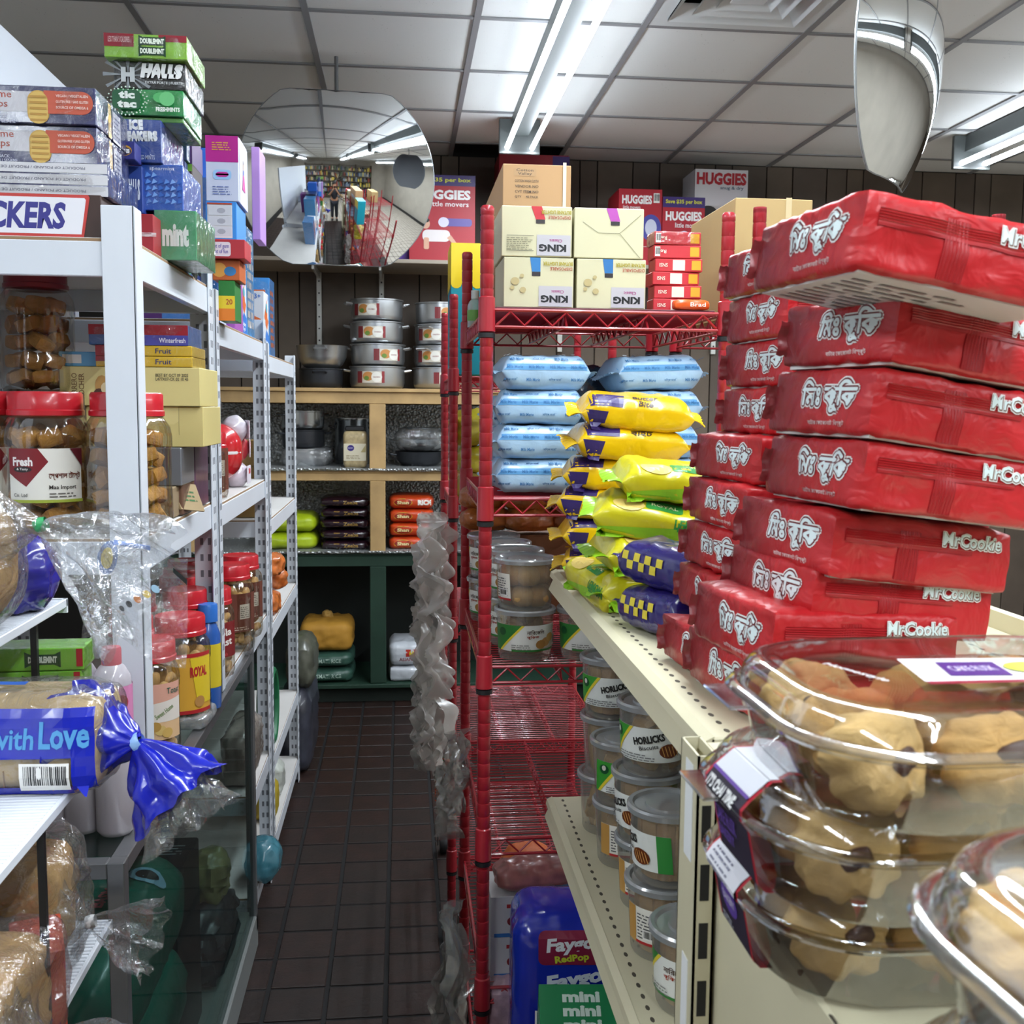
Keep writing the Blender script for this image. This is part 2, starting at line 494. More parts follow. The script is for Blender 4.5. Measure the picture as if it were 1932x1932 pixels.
for x in GX[:-1]:
    for y in GY:
        if x + G > X1 + .3 or y - G < Y0: continue
        cx, cy = x + G / 2, y - G / 2
        if abs(cx - .577) < .05 and cy > 5.8: continue          # a tile is missing by the back wall
        if abs(cx - 1.187) < .05 and abs(cy - 3.655) < .05: continue  # the air diffuser takes this bay
        if cy > 5.9:
            tt = MB(); tt.box((-G / 2 + .004, -G / 2 + .004, .006), (G / 2 - .004, .004, .02), cm)
            put('ceiling_tile', tt.mesh('ceiling_tile', 0), ceiling, (cx, cy, CEIL)); continue
        put('ceiling_tile', tile_me, ceiling, (cx, cy, CEIL))
bar = M('8f9092', .5, .2)
for x in GX:
    b = MB(); b.box((x - .012, Y0, CEIL - .001), (x + .012, Y1, CEIL + .006), bar); b.build('tee_bar', ceiling, smooth=0)
for y in GY:
    if Y0 < y < Y1:
        b = MB(); b.box((X0, y - .0115, CEIL), (X1, y + .0115, CEIL + .0055), bar); b.build('tee_bar', ceiling, smooth=0)
# walls
k = MB(); k.box((X0, Y1, -.1), (X1, Y1 + .1, CEIL + .3), M('17130f', .8)); wall_back = struct(k.build('wall_back', smooth=0), 'dark wood plank panelling across the back of the shop')
x = -1.35; i = 0
while x < 4.5:
    w = (.1, .205, .155, .205, .12)[i % 5]
    b = MB(); b.box((x + .003, Y1 - .012, 0), (x + w - .003, Y1 + .01, CEIL), M(('5d5146', '64574a', '574b41')[i % 3], .6, var=.25, vscale=5), .002)
    b.build('plank', wall_back, smooth=0); x += w; i += 1
for n, a, b in (('wall_left', (X0 - .1, Y0, -.1), (X0, Y1, CEIL + .3)), ('wall_right', (X1, Y0, -.1), (X1 + .1, Y1, CEIL + .3)), ('wall_rear', (X0, Y0 - .1, -.1), (X1, Y0, CEIL + .3))):
    k = MB(); k.box(a, b, M('b9b2a6', .7, var=.1, vscale=2)); struct(k.build(n, smooth=0), 'plain painted shop wall behind the shelving')

# ------------------------------------------------------------------ lights
def fixture(x, ya, yb, label):
    z = CEIL - .002; r = empty('fluorescent_light', (x, (ya + yb) / 2, z), 0, label, 'light', 'twin tube lights on the ceiling')
    h = (yb - ya) / 2
    k = MB(); w = M('4a4e4d', .45)
    prof = [(-.04, 0), (.04, 0), (.042, -.08), (-.042, -.08)][::-1]
    P = [(px, -h, pz) for px, pz in prof] + [(px, h, pz) for px, pz in prof]; n = 4
    k.add(P, [(i, (i + 1) % n, n + (i + 1) % n, n + i) for i in range(n)] + [tuple(range(n))[::-1], tuple(range(n, 2 * n))], w)
    k.build('housing', r, smooth=0)
    for s in (-1, 1):
        e = MB(); e.box((-.1, s * h - .012, -.165), (.1, s * h + .012, 0), w, .003); e.build('end_plate', r, smooth=0)
        t = MB(); t.tube([(s * .061, -h + .02, -.138), (s * .061, h - .02, -.138)], .0125, TUBE, 6); t.build('tube', r)
        ld = bpy.data.lights.new('tube_light', 'AREA'); ld.shape = 'RECTANGLE'; ld.size = .018; ld.size_y = 2 * h - .05; ld.energy = LAMP_W; ld.color = (.86, .94, 1.0)
        lo = bpy.data.objects.new('tube_light', ld); COL.objects.link(lo); lo.parent = r; lo.location = (s * .061, 0, -.1515)
    return r
TUBE = glow('e9f4ff', TUBE_POWER)
fixture(.57, 2.84, 5.27, 'twin tube ceiling light running above the red rack towards the dome mirror')
fixture(2.88, 2.84, 5.27, 'twin tube ceiling light at the right edge behind the hanging mirror')
fixture(.57, .25, 2.68, 'twin tube ceiling light above the biscuit shelf, out of the picture')
fixture(2.88, .25, 2.68, 'twin tube ceiling light overhead on the right, out of the picture')
fixture(-1.7, .2, 2.63, 'twin tube ceiling light overhead behind the white board, out of the picture')
fixture(.57, -2.4, .03, 'twin tube ceiling light behind the viewer')
fixture(-1.7, -3.0, -.57, 'twin tube ceiling light behind the viewer over the left side')
fixture(2.88, -2.4, .03, 'twin tube ceiling light behind the viewer over the right side')

# ------------------------------------------------------------------ air diffuser
r = empty('air_diffuser', (1.187, 3.655, CEIL), 0, 'square white four-way air diffuser set in the ceiling grid', 'air vent')
w = M('cfd2d2', .5)
def ring(k, a, za, b, zb, m):
    A = [(-a, -a, za), (a, -a, za), (a, a, za), (-a, a, za)]; B = [(-b, -b, zb), (b, -b, zb), (b, b, zb), (-b, b, zb)]
    k.add(A + B, [(i, (i + 1) % 4, 4 + (i + 1) % 4, 4 + i) for i in range(4)], m)
k = MB(); ring(k, .298, .001, .235, .004, w); ring(k, .298, .001, .298, .02, w); ring(k, .298, .02, .235, .015, w); k.build('frame', r, smooth=0)
for a in (.235, .165, .1):
    k = MB(); ring(k, a, -.004, a - .045, .045, w); ring(k, a, -.001, a - .045, .048, w); k.build('vane', r, smooth=0)
k = MB(); k.box((-.06, -.06, .004), (.06, .06, .009), w, .001); k.build('centre_plate', r, smooth=0)

# ------------------------------------------------------------------ convex mirrors
MIR = M('eef1f2', .03, 1.0)
def dome_mirror(name, rad, bulge, cuts, loc, rot, label):
    """round convex mirror sheet with straight cuts top and bottom; local -Y is the mirrored side"""
    r = empty(name, loc, 0, label, 'mirror'); r.rotation_euler = rot
    Rs = (rad * rad + bulge * bulge) / (2 * bulge)
    n, seg = 14, 64
    def pt(q, a, off=0.):
        x, z = rad * q * math.cos(a), rad * q * math.sin(a)
        if z > cuts[0]: f = cuts[0] / z; x, z = x * f, z * f
        if z < -cuts[1]: f = cuts[1] / -z; x, z = x * f, z * f
        return (x, -(math.sqrt(Rs * Rs - x * x - z * z) - (Rs - bulge)) + off, z)
    k = MB(); k.grid(lambda u, v: pt(max(v, .0005), -2 * math.pi * u), seg, n, MIR, cu=True); k.build('mirror_face', r, smooth=180)
    b = MB(); b.grid(lambda u, v: pt(max(v, .0005), 2 * math.pi * u, .004), seg, 6, M('2b2e33', .6), cu=True); b.build('back_shell', r, smooth=180)
    e = MB(); e.grid(lambda u, v: (lambda p: (p[0] * (1 + .006 * (1 if .2 < v < .8 else 0)), p[1] - .001 + .007 * v, p[2] * (1 + .006 * (1 if .2 < v < .8 else 0))))(pt(1, -2 * math.pi * u)), seg, 3, M('9aa0a4', .25, .3), cu=True)
    e.build('rim', r)
    return r
m1 = dome_mirror('convex_mirror', .395, .076, (.335, .34), (-.26, 4.47, 2.49), (R(9), 0, R(4)), 'round convex security mirror hanging in front of the back wall')
k = MB(); k.tube([(0, .02, .34), (0, .05, .47)], .008, M('777a7c', .4, .6)); k.build('hanger', m1)
m2 = dome_mirror('convex_mirror', .37, .1, (.33, .33), (1.34, 2.86, 2.53), (R(3), 0, R(50)), 'convex security mirror hanging at upper right, seen from the side')
k = MB(); k.tube([(0, .02, .3), (0, .05, .5)], .008, M('777a7c', .4, .6)); k.build('hanger', m2)

# ------------------------------------------------------------------ white board on the left
k = MB(); k.box((-.97, 1.3, 1.2), (-.95, 3.3, 2.475), M('e3e8f0', .5), .002)
tag(k.build('white_board', smooth=0), 'tall white board behind the left shelf goods, near the ceiling', 'board')

# ------------------------------------------------------------------ back storage shelving
r = empty('storage_shelving', (0, 5.56, 0), 0, 'pine storage shelving with foil lining and green lower frame at the aisle end', 'shelf')
pine = M('c3a06c', .6, var=.3, vscale=6); green = M('1d3a2c', .6, var=.2); dk = M('14201a', .8)
FOIL = bpy.data.materials.new('bubble_foil'); FOIL.use_nodes = True
nt = FOIL.node_tree; b = nt.nodes['Principled BSDF']; b.inputs['Base Color'].default_value = lin('b9bcbd'); b.inputs['Metallic'].default_value = .75; b.inputs['Roughness'].default_value = .4
tc = nt.nodes.new('ShaderNodeTexCoord'); v = nt.nodes.new('ShaderNodeTexVoronoi'); v.inputs['Scale'].default_value = 75; bp = nt.nodes.new('ShaderNodeBump')
bp.inputs['Strength'].default_value = .9; bp.inputs['Distance'].default_value = .012
nt.links.new(tc.outputs['Object'], v.inputs['Vector']); nt.links.new(v.outputs['Distance'], bp.inputs['Height']); nt.links.new(bp.outputs[0], b.inputs['Normal'])
xa, xb, d = -1.25, 1.3, .5
def slab(name, z0, z1, m, y0=0., y1=d): 
    k = MB(); k.box((xa, y0, z0), (xb, y1, z1), m, .002); return k.build(name, r, smooth=0)
slab('top_board', 1.645, 1.664, pine, -.015); slab('top_rail', 1.585, 1.644, pine, 0, .04)
slab('middle_board', 1.225, 1.245, pine); slab('middle_rail', 1.185, 1.224, pine, .0, .04)
slab('lower_board', .79, .812, green); slab('lower_rail', .735, .789, green, 0, .04)
slab('bottom_board', .085, .105, green, -.02); slab('kick_board', 0, .084, dk, .03, .05)
for z, n in ((1.25, 'foil_lining'), (.818, 'foil_lining')):
    k = MB(); k.grid(lambda u, w: (xa + (xb - xa) * u, d - .03 - .01 * math.sin(u * 90) ** 2, z + w * (.33 if z > 1 else .36)), 60, 6, FOIL); k.build(n, r)
    k = MB(); k.grid(lambda u, w: (xa + (xb - xa) * u, -.012 + .012 * math.cos(w * 4.7) + (0 if w < .75 else (w - .75) * 1.9), z - .004 - .01 * math.sin(w * 4.7) + .004 * noise.noise(Vector((u * 40, w * 3, z)))), 90, 12, FOIL); k.build('foil_edge', r)
for x in (-.125, -1.1, .95):
    k = MB(); k.box((x - .042, .0, 1.246), (x + .042, .04, 1.584), pine, .003); k.build('stud', r, smooth=0)
    k = MB(); k.box((x - .04, .0, .814), (x + .04, .04, 1.184), pine, .003); k.build('stud', r, smooth=0)
    k = MB(); k.box((x - .042, .0, .106), (x + .042, .04, .734), green, .003); k.build('stud', r, smooth=0)
k = MB(); k.box((xa, d - .01, .1), (xb, d, .8), M('0d1512', .8)); k.build('back_panel', r, smooth=0)

# bracket shelf that carries the nappy boxes
r = empty('wall_shelf', (0, 5.85, 2.31), 0, 'long wall shelf on white metal brackets near the ceiling', 'shelf')
k = MB(); k.box((-1.2, -.24, -.0), (4.2, .235, .02), M('a59a8c', .6), .002); k.build('shelf_board', r, smooth=0)
for x in ((-0.456, 5.65, 2.268)[0], (-0.111, 5.65, 2.275)[0], .9, 1.8, 2.7, 3.6):
    k = MB(); k.box((x - .014, .215, -.42), (x + .014, .236, -.001), M('c9c9c4', .4, .3), .002)
    k.box((x - .006, -.2, -.035), (x + .006, .22, -.001), M('c9c9c4', .4, .3), .001)
    for j in range(6): k.tube([(x, .2145, -.05 - j * .065), (x, .2135, -.05 - j * .065)], .005, M('2a2a2a', .6), 8)
    k.build('bracket', r, smooth=0)

# ------------------------------------------------------------------ white boltless racks on the left
WHT = M('d9dee6', .35, var=.04, vscale=4); BRD = M('d5d2cf', .6, var=.06); SLOT = M('74777f', .7); CHIP = M('9a7c5c', .7)
def white_rack(x0, x1, y0, y1, zb, zt, tiers, label, pw=.042, bh=.052, near=0., low=None):
    r = empty('storage_rack', ((x0 + x1) / 2, (y0 + y1) / 2, zb), 0, label, 'shelf rack', 'white metal racks along the left of the aisle')
    cx, cy = (x0 + x1) / 2, (y0 + y1) / 2
    t = .0035
    for x, sx in ((x0, 1), (x1, -1)):
        for y, sy in ((y0, 1), (y1, -1)):
            k = MB()
            ax, ay = x - cx, y - cy; zs = near if y == y0 else 0
            k.box((min(ax, ax + sx * pw), min(ay, ay + sy * t), zs), (max(ax, ax + sx * pw), max(ay, ay + sy * t), zt - zb), WHT, .001)
            k.box((min(ax, ax + sx * t), min(ay, ay + sy * pw), zs), (max(ax, ax + sx * t), max(ay, ay + sy * pw), zt - zb), WHT, .001)
            z = .06 + zs
            while z < zt - zb - .05:
                for q in (.35, .68):
                    if sy > 0 and y == y0 and zb > .5: continue
                    e = .0004
                    bx = ax + sx * pw * q; k.box((bx - .0035, min(ay, ay + sy * t) - e, z), (bx + .0035, max(ay, ay + sy * t) + e, z + .016), SLOT)
                    by = ay + sy * pw * q; k.box((min(ax, ax + sx * t) - e, by - .0035, z), (max(ax, ax + sx * t) + e, by + .0035, z + .016), SLOT)
                z += .038
            k.build('post', r, smooth=0)
    yfull = y0
    for z in tiers:
        zz = z - zb; y0 = low if low and z < .6 else yfull
        for a, b in (((x0 + .004, y0 + .004), (x1 - .004, y0 + .02)), ((x0 + .004, y1 - .02), (x1 - .004, y1 - .004)), ((x0 + .004, y0 + .004), (x0 + .02, y1 - .004)), ((x1 - .02, y0 + .004), (x1 - .004, y1 - .004))):
            k = MB(); k.box((a[0] - cx, a[1] - cy, zz - bh - .006), (b[0] - cx, b[1] - cy, zz - .006), WHT, .0015)
            if b[1] - a[1] < .03:
                for bx in (a[0] - cx + .03, b[0] - cx - .03):
                    for bz in (zz - .02, zz - .046): k.tube([(bx, a[1] - cy - .003, bz), (bx, a[1] - cy + .002, bz)], .005, M('c4c8cc', .3, .6), 8)
            k.build('beam', r, smooth=0)
        k = MB(); k.box((x0 + .006 - cx, y0 + .006 - cy, zz - .014), (x1 - .006 - cx, y1 - .006 - cy, zz), BRD, .001, {'front': CHIP, 'right': CHIP}); k.build('shelf_board', r, smooth=0)
    return r
white_rack(-.9, -.43, 1.805, 2.525, .886, 1.896, (1.845, 1.355), 'nearest white metal rack, standing on the glass display case', pw=.052, bh=.056)
white_rack(-.9, -.43, 2.56, 3.475, 0, 1.845, (1.775, 1.34, .905, .44, .13), 'middle white metal rack holding toys and red-lidded snack jars', near=.886, low=3.05)
white_rack(-.9, -.43, 3.52, 4.42, 0, 1.775, (1.742, 1.2, .845, .39, .105), 'farthest white metal rack, next to the aisle end shelving')

# ------------------------------------------------------------------ red wire racks
RED = M('a3202c', .35, coat=.3, var=.08); REDD = M('7d1a26', .4, coat=.2); BLK = M('17171a', .5)
def red_rack(x0, x1, y0, y1, zt, tiers, label, zb=.1, detail=True):
    r = empty('wire_rack', ((x0 + x1) / 2, (y0 + y1) / 2, 0), 0, label, 'shelf rack', 'red wire racks right of the aisle')
    cx, cy = (x0 + x1) / 2, (y0 + y1) / 2; pr = .0127
    prof = [(.0001, zb)]; z = zb
    while z < zt - .02:
        prof += [(pr, z + .001), (pr, z + .0245), (pr - .0011, z + .0248), (pr - .0011, z + .0262)]; z += .0265
    prof += [(pr, z + .001), (pr, zt - .004), (pr - .003, zt), (.0001, zt)]
    pm = MB(); pm.lathe(prof, RED, 14); pme = pm.mesh('post')
    cl = MB(); cl.lathe([(pr, -.042), (.0165, -.04), (.0155, .022), (pr, .024)], RED, 14); cme = cl.mesh('collar')
    bk = MB(); bk.lathe([(pr, -.052), (.0158, -.051), (.0158, -.043), (pr, -.042)], BLK, 14); bme = bk.mesh('clip_ring')
    cs = MB(); cs.lathe([(.0001, .1), (.009, .1), (.009, .075), (.0001, .075)], M('8b8f92', .3, .8), 10)
    cs.box((-.022, -.02, .035), (-.018, .02, .078), M('8b8f92', .3, .8)); cs.box((.018, -.02, .035), (.022, .02, .078), M('8b8f92', .3, .8))
    s0 = len(cs.v); cs.lathe([(.0001, -.013), (.03, -.013), (.032, -.008), (.032, .008), (.03, .013), (.0001, .013)], M('222224', .6), 18); cs.xf(Matrix.Translation((0, 0, .032)) @ Matrix.Rotation(R(90), 4, 'Y'), s0)
    csm = cs.mesh('caster')
    for x in (x0, x1):
        for y in (y0, y1):
            p = put('post', pme, r, (x - cx, y - cy, 0))
            for z in tiers: put('collar', cme, p, (0, 0, z)); put('clip_ring', bme, p, (0, 0, z))
            put('caster', csm, r, (x - cx, y - cy, 0))
    for z in tiers:
        s = MB(); a, b, c, d = x0 - cx, x1 - cx, y0 - cy, y1 - cy
        for zz, rr in ((0, .0033), (-.031, .003)):
            for p, q in (((a, c), (b, c)), ((b, c), (b, d)), ((b, d), (a, d)), ((a, d), (a, c))): s.tube([(p[0], p[1], zz), (q[0], q[1], zz)], rr, RED, 6)
        sh = s.build('wire_shelf', r, (0, 0, z))
        zg = MB()
        for p, q in (((a, c), (b, c)), ((b, c), (b, d)), ((b, d), (a, d)), ((a, d), (a, c))):
            L = math.dist(p, q); n = max(4, int(L / .03)); n += n % 2
            pts = [(p[0] + (q[0] - p[0]) * (.04 + .92 * i / n), p[1] + (q[1] - p[1]) * (.04 + .92 * i / n), -.003 if i % 2 else -.028) for i in range(n + 1)]
            zg.tube(pts, .0025, RED, 5)
        zg.build('truss_wire', sh)
        wm = MB(); n = int((d - c) / .019)
        for i in range(1, n):
            y = c + (d - c) * i / n; wm.tube([(a, y, .0015), (b, y, 0.0015)], .0014, RED, 4, caps=False)
        o = wm.build('shelf_wires', sh, smooth=0); o['kind'] = 'stuff'
        for x in (a + (b - a) * .33, a + (b - a) * .67):
            w2 = MB(); w2.tube([(x, c, -.003), (x, d, -.003)], .0028, RED, 5); w2.tube([(x, c, -.028), (x, d, -.028)], .0025, RED, 5)
            n2 = int((d - c) / .03)
            w2.tube([(x, c + (d - c) * i / n2, -.004 if i % 2 else -.027) for i in range(n2 + 1)], .002, RED, 4); w2.build('cross_truss', sh)
    return r
T1 = (1.757, 1.405, 1.082, .74, .435, .19)
red_rack(.157, .612, 1.985, 2.585, 1.945, T1, 'nearest red wire rack beside the aisle, carrying lighters, biscuits and tubs')
red_rack(.672, 1.147, 1.985, 2.585, 1.95, (1.757, 1.405, 1.082, .74, .435), 'red wire rack behind the tall red biscuit stacks')
red_rack(.146, .6, 3.02, 3.63, 1.89, (1.66, 1.3, .95, .6, .25), 'second red wire rack farther down the aisle, on casters')
for z, x0, x1, y0, y1, lab in ((1.7605, .175, .595, 2.0, 2.57, 'thin dark red board on the top of the nearest red wire rack'),):
    k = MB(); k.box((x0, y0, z), (x1, y1, z + .004), M('5a1826', .5), .001); tag(k.build('shelf_liner', smooth=0), lab, 'board')

# ------------------------------------------------------------------ cream gondola shelving on the right
CRM = M('cfc8aa', .45, var=.06, vscale=5); CRD = M('4c463b', .8)
r = empty('gondola_shelving', (.54, 1.43, 0), 0, 'cream perforated metal gondola shelving stocked with biscuits', 'shelf')
ox, oy = .54, 1.43
def gshelf(z, y0, y1, x0=.285, x1=.83):
    k = MB(); k.box((x0 - ox, y0 - oy, z - .022), (x1 - ox, y1 - oy, z), CRM, .002); sh = k.build('perforated_shelf', r, smooth=0)
    pr = [(.004, .001), (-.006, -.004), (-.008, -.013), (-.002, -.02), (-.01, -.038), (-.006, -.042), (.004, -.024)]
    k = MB(); n = len(pr); A = [(x0 - ox + p, y0 - oy, z + q) for p, q in pr] + [(x0 - ox + p, y1 - oy, z + q) for p, q in pr]
    k.add(A, [(i, (i + 1) % n, n + (i + 1) % n, n + i)[::-1] for i in range(n)] + [tuple(range(n)), tuple(range(n, 2 * n))[::-1]], CRM); k.build('price_channel', sh, smooth=30)
    h = MB()
    for j in range(8):
        y = y0 + .02
        while y < y1 - .01:
            X, Y = x0 + .022 + j * .062 - ox, y - oy
            h.prism([(X + .0028 * math.cos(a * math.pi / 4), Y + .006 * math.sin(a * math.pi / 4)) for a in range(8)], z - .0002, z + .0002, CRD); y += .026
    o = h.build('slot_holes', sh, smooth=0); o['kind'] = 'stuff'
gshelf(1.275, .935, 1.955); gshelf(.833, .9, 1.955, .283); gshelf(.4, .9, 1.955, .283)
k = MB(); k.box((.83 - ox, .9 - oy, .05), (.845 - ox, 1.96 - oy, 1.3), CRM); k.build('back_panel', r, smooth=0)
k = MB(); k.box((.29 - ox, .9 - oy, 0), (.83 - ox, 1.955 - oy, .1), CRM, .003); k.build('base', r, smooth=0)
# slotted upright at its near end
k = MB(); a, b = (.248 - ox, .846 - oy), (.2655 - ox, .9 - oy)
zt = 1.288; t = .002
k.box((a[0], a[1], 0), (b[0], a[1] + t, zt), CRM); k.box((a[0], b[1] - t, 0), (b[0], b[1], zt), CRM); k.box((a[0], a[1], 0), (a[0] + t, b[1], zt), CRM); k.box((b[0] - t, a[1], 0), (b[0], b[1], zt), CRM)
k.build('upright', r, smooth=0)
up = MB(); z = zt - .055
while z > .3:
    up.box((a[0] + .0045, a[1] - .0004, z - .02), (a[0] + .0125, a[1] + .001, z + .012), BLK); z -= .052
o = up.build('upright_slots', r, smooth=0); o['kind'] = 'stuff'
lb = MB(); lb.box((a[0] - .0008, a[1] + .012, 1.19), (a[0], a[1] + .035, zt - .012), M('e6e9ea', .5)); lb.box((a[0] - .0008, a[1] + .014, .98), (a[0], a[1] + .032, 1.1), M('e9ebec', .5)); lb.build('paper_label', r, smooth=0)

# end unit with a flat deck nearest to the viewer
r = empty('end_unit', (.6, .63, 0), 0, 'cream metal end unit with chipped paint under the cookie clamshells', 'shelf')
ox, oy = .6, .63
k = MB(); k.box((.268 - ox, .3 - oy, .1), (1.1 - ox, .862 - oy, 1.2), CRM, .003); k.build('deck', r, smooth=0)
k = MB(); k.box((.268 - ox, .864 - oy, 1.0), (.32 - ox, .9 - oy, 1.283), CRM, .003); k.build('end_bracket', r, smooth=0)
k = MB(); k.box((.2705 - ox, .862 - oy, 1.19), (.29 - ox, .866 - oy, 1.245), CRM, .001); k.build('hook_plate', r, smooth=0)
q = random.Random(4); k = MB()
for i in range(16):
    y = q.uniform(.5, .84) - oy; w = q.uniform(.003, .014); d = q.uniform(.001, .0028); e = .0003
    k.prism([(.268 - ox - e + d * .2, y - w / 2), (.268 - ox + d, y - w * .3), (.268 - ox + d * 1.2, y + w * .35), (.268 - ox - e, y + w / 2)], 1.2 - d, 1.2 + e, CRD)
k.build('paint_chips', r, smooth=0)['kind'] = 'stuff'
k = MB()
for x, y in ((.33, .83), (.345, .78), (.35, .72), (.42, .84)):
    k.prism([(x - ox + .005 * math.cos(a * .5236), y - oy + .0035 * math.sin(a * .5236)) for a in range(12)], 1.1998, 1.2003, CRD)
k.build('bolt_holes', r, smooth=0)['kind'] = 'stuff'

# ------------------------------------------------------------------ glass display case on the left
AL = M('8c8d90', .35, .75, var=.15); GLS = clear('dbe6e4', gloss=.04, rough=.03, edge=.3)
x0, x1, y0, y1, zt = -.98, -.42, 1.6, 3.03, .884
ox, oy = (x0 + x1) / 2, (y0 + y1) / 2
r = empty('display_case', (ox, oy, 0), 0, 'aluminium framed glass display case under the nearest white rack', 'display case')
f = .026
for nm, a, b in (('post', (x1 - f, y0, .05), (x1, y0 + f, zt)), ('post', (x1 - f, y1 - f, .05), (x1, y1, zt)), ('post', (x0, y0, .05), (x0 + f, y0 + f, zt)), ('post', (x0, y1 - f, .05), (x0 + f, y1, zt)),
                 ('top_rail', (x0 + f, y0, zt - f), (x1 - f, y0 + f, zt)), ('top_rail', (x0 + f, y1 - f, zt - f), (x1 - f, y1, zt)), ('top_rail', (x1 - f, y0 + f, zt - f), (x1, y1 - f, zt)), ('top_rail', (x0, y0 + f, zt - f), (x0 + f, y1 - f, zt))):
    k = MB(); k.box((a[0] - ox, a[1] - oy, a[2]), (b[0] - ox, b[1] - oy, b[2]), AL, .0015); k.build(nm, r, smooth=0)
k = MB(); k.box((x0 + f - ox, y0 + f - oy, zt - .006), (x1 - f - ox, y1 - f - oy, zt), GLS); k.build('top_glass', r, smooth=0)
k = MB(); k.box((x1 - .012 - ox, y0 + f - oy, .1), (x1 - .008 - ox, y1 - f - oy, zt - f), GLS); k.build('side_glass', r, smooth=0)
k = MB(); k.box((x0 + f - ox, y0 + .008 - oy, .1), (x1 - f - ox, y0 + .012 - oy, zt - f), GLS); k.build('end_glass', r, smooth=0)
k = MB(); k.box((x0 - ox, y0 - oy, .0), (x1 - ox, y1 - oy, .1), M('7d8180', .5), .003); k.build('base', r, smooth=0)
k = MB(); k.box((x0 + .03 - ox, y0 + .03 - oy, .1), (x1 - .02 - ox, y1 - .03 - oy, .115), M('9a9c98', .6)); k.build('floor_panel', r, smooth=0)
for z, w in ((.42, .34), (.64, .26)):
    k = MB(); k.box((x0 + .03 - ox, y0 + .5 - oy, z), (x0 + .03 + w - ox, y1 - .03 - oy, z + .012), M('a9adac', .4)); k.build('inner_shelf', r, smooth=0)
k = MB(); k.box((x0 + .005 - ox, y0 + .03 - oy, .1), (x0 + .02 - ox, y1 - .03 - oy, zt - .03), M('33363a', .6)); k.build('back_panel', r, smooth=0)
k = MB(); k.box((x1 - .3 - ox, y1 - .2 - oy, .115), (x1 - .26 - ox, y1 - .16 - oy, zt - f), M('8d9392', .5)); k.build('inner_post', r, smooth=0)

# ------------------------------------------------------------------ red biscuit packs on the cream shelf
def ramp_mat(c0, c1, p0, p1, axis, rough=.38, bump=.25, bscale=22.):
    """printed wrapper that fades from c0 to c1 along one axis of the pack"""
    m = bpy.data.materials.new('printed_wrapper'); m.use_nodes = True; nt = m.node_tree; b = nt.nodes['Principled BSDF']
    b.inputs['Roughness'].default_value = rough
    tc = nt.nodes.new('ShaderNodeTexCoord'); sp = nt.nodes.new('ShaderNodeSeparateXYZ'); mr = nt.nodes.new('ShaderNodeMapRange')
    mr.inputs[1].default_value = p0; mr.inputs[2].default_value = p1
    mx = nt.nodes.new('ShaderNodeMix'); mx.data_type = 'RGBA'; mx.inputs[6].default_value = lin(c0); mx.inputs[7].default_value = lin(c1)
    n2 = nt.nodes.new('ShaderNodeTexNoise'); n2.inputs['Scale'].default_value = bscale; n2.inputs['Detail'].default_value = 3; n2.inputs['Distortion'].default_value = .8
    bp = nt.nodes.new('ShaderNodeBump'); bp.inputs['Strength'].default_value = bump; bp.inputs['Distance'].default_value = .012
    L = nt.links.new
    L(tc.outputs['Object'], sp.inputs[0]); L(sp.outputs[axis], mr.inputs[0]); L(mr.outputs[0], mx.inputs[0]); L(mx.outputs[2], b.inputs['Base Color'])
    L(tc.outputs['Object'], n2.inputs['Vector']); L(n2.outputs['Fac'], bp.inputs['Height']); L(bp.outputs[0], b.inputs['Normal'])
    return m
PKX, PKY, PKZ = .196, .182, .0615
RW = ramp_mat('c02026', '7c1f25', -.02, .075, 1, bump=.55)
RSEAL = M('a8191f', .4)
def ribbed(mb, fn, nu, nv, m): mb.grid(fn, nu, nv, m)
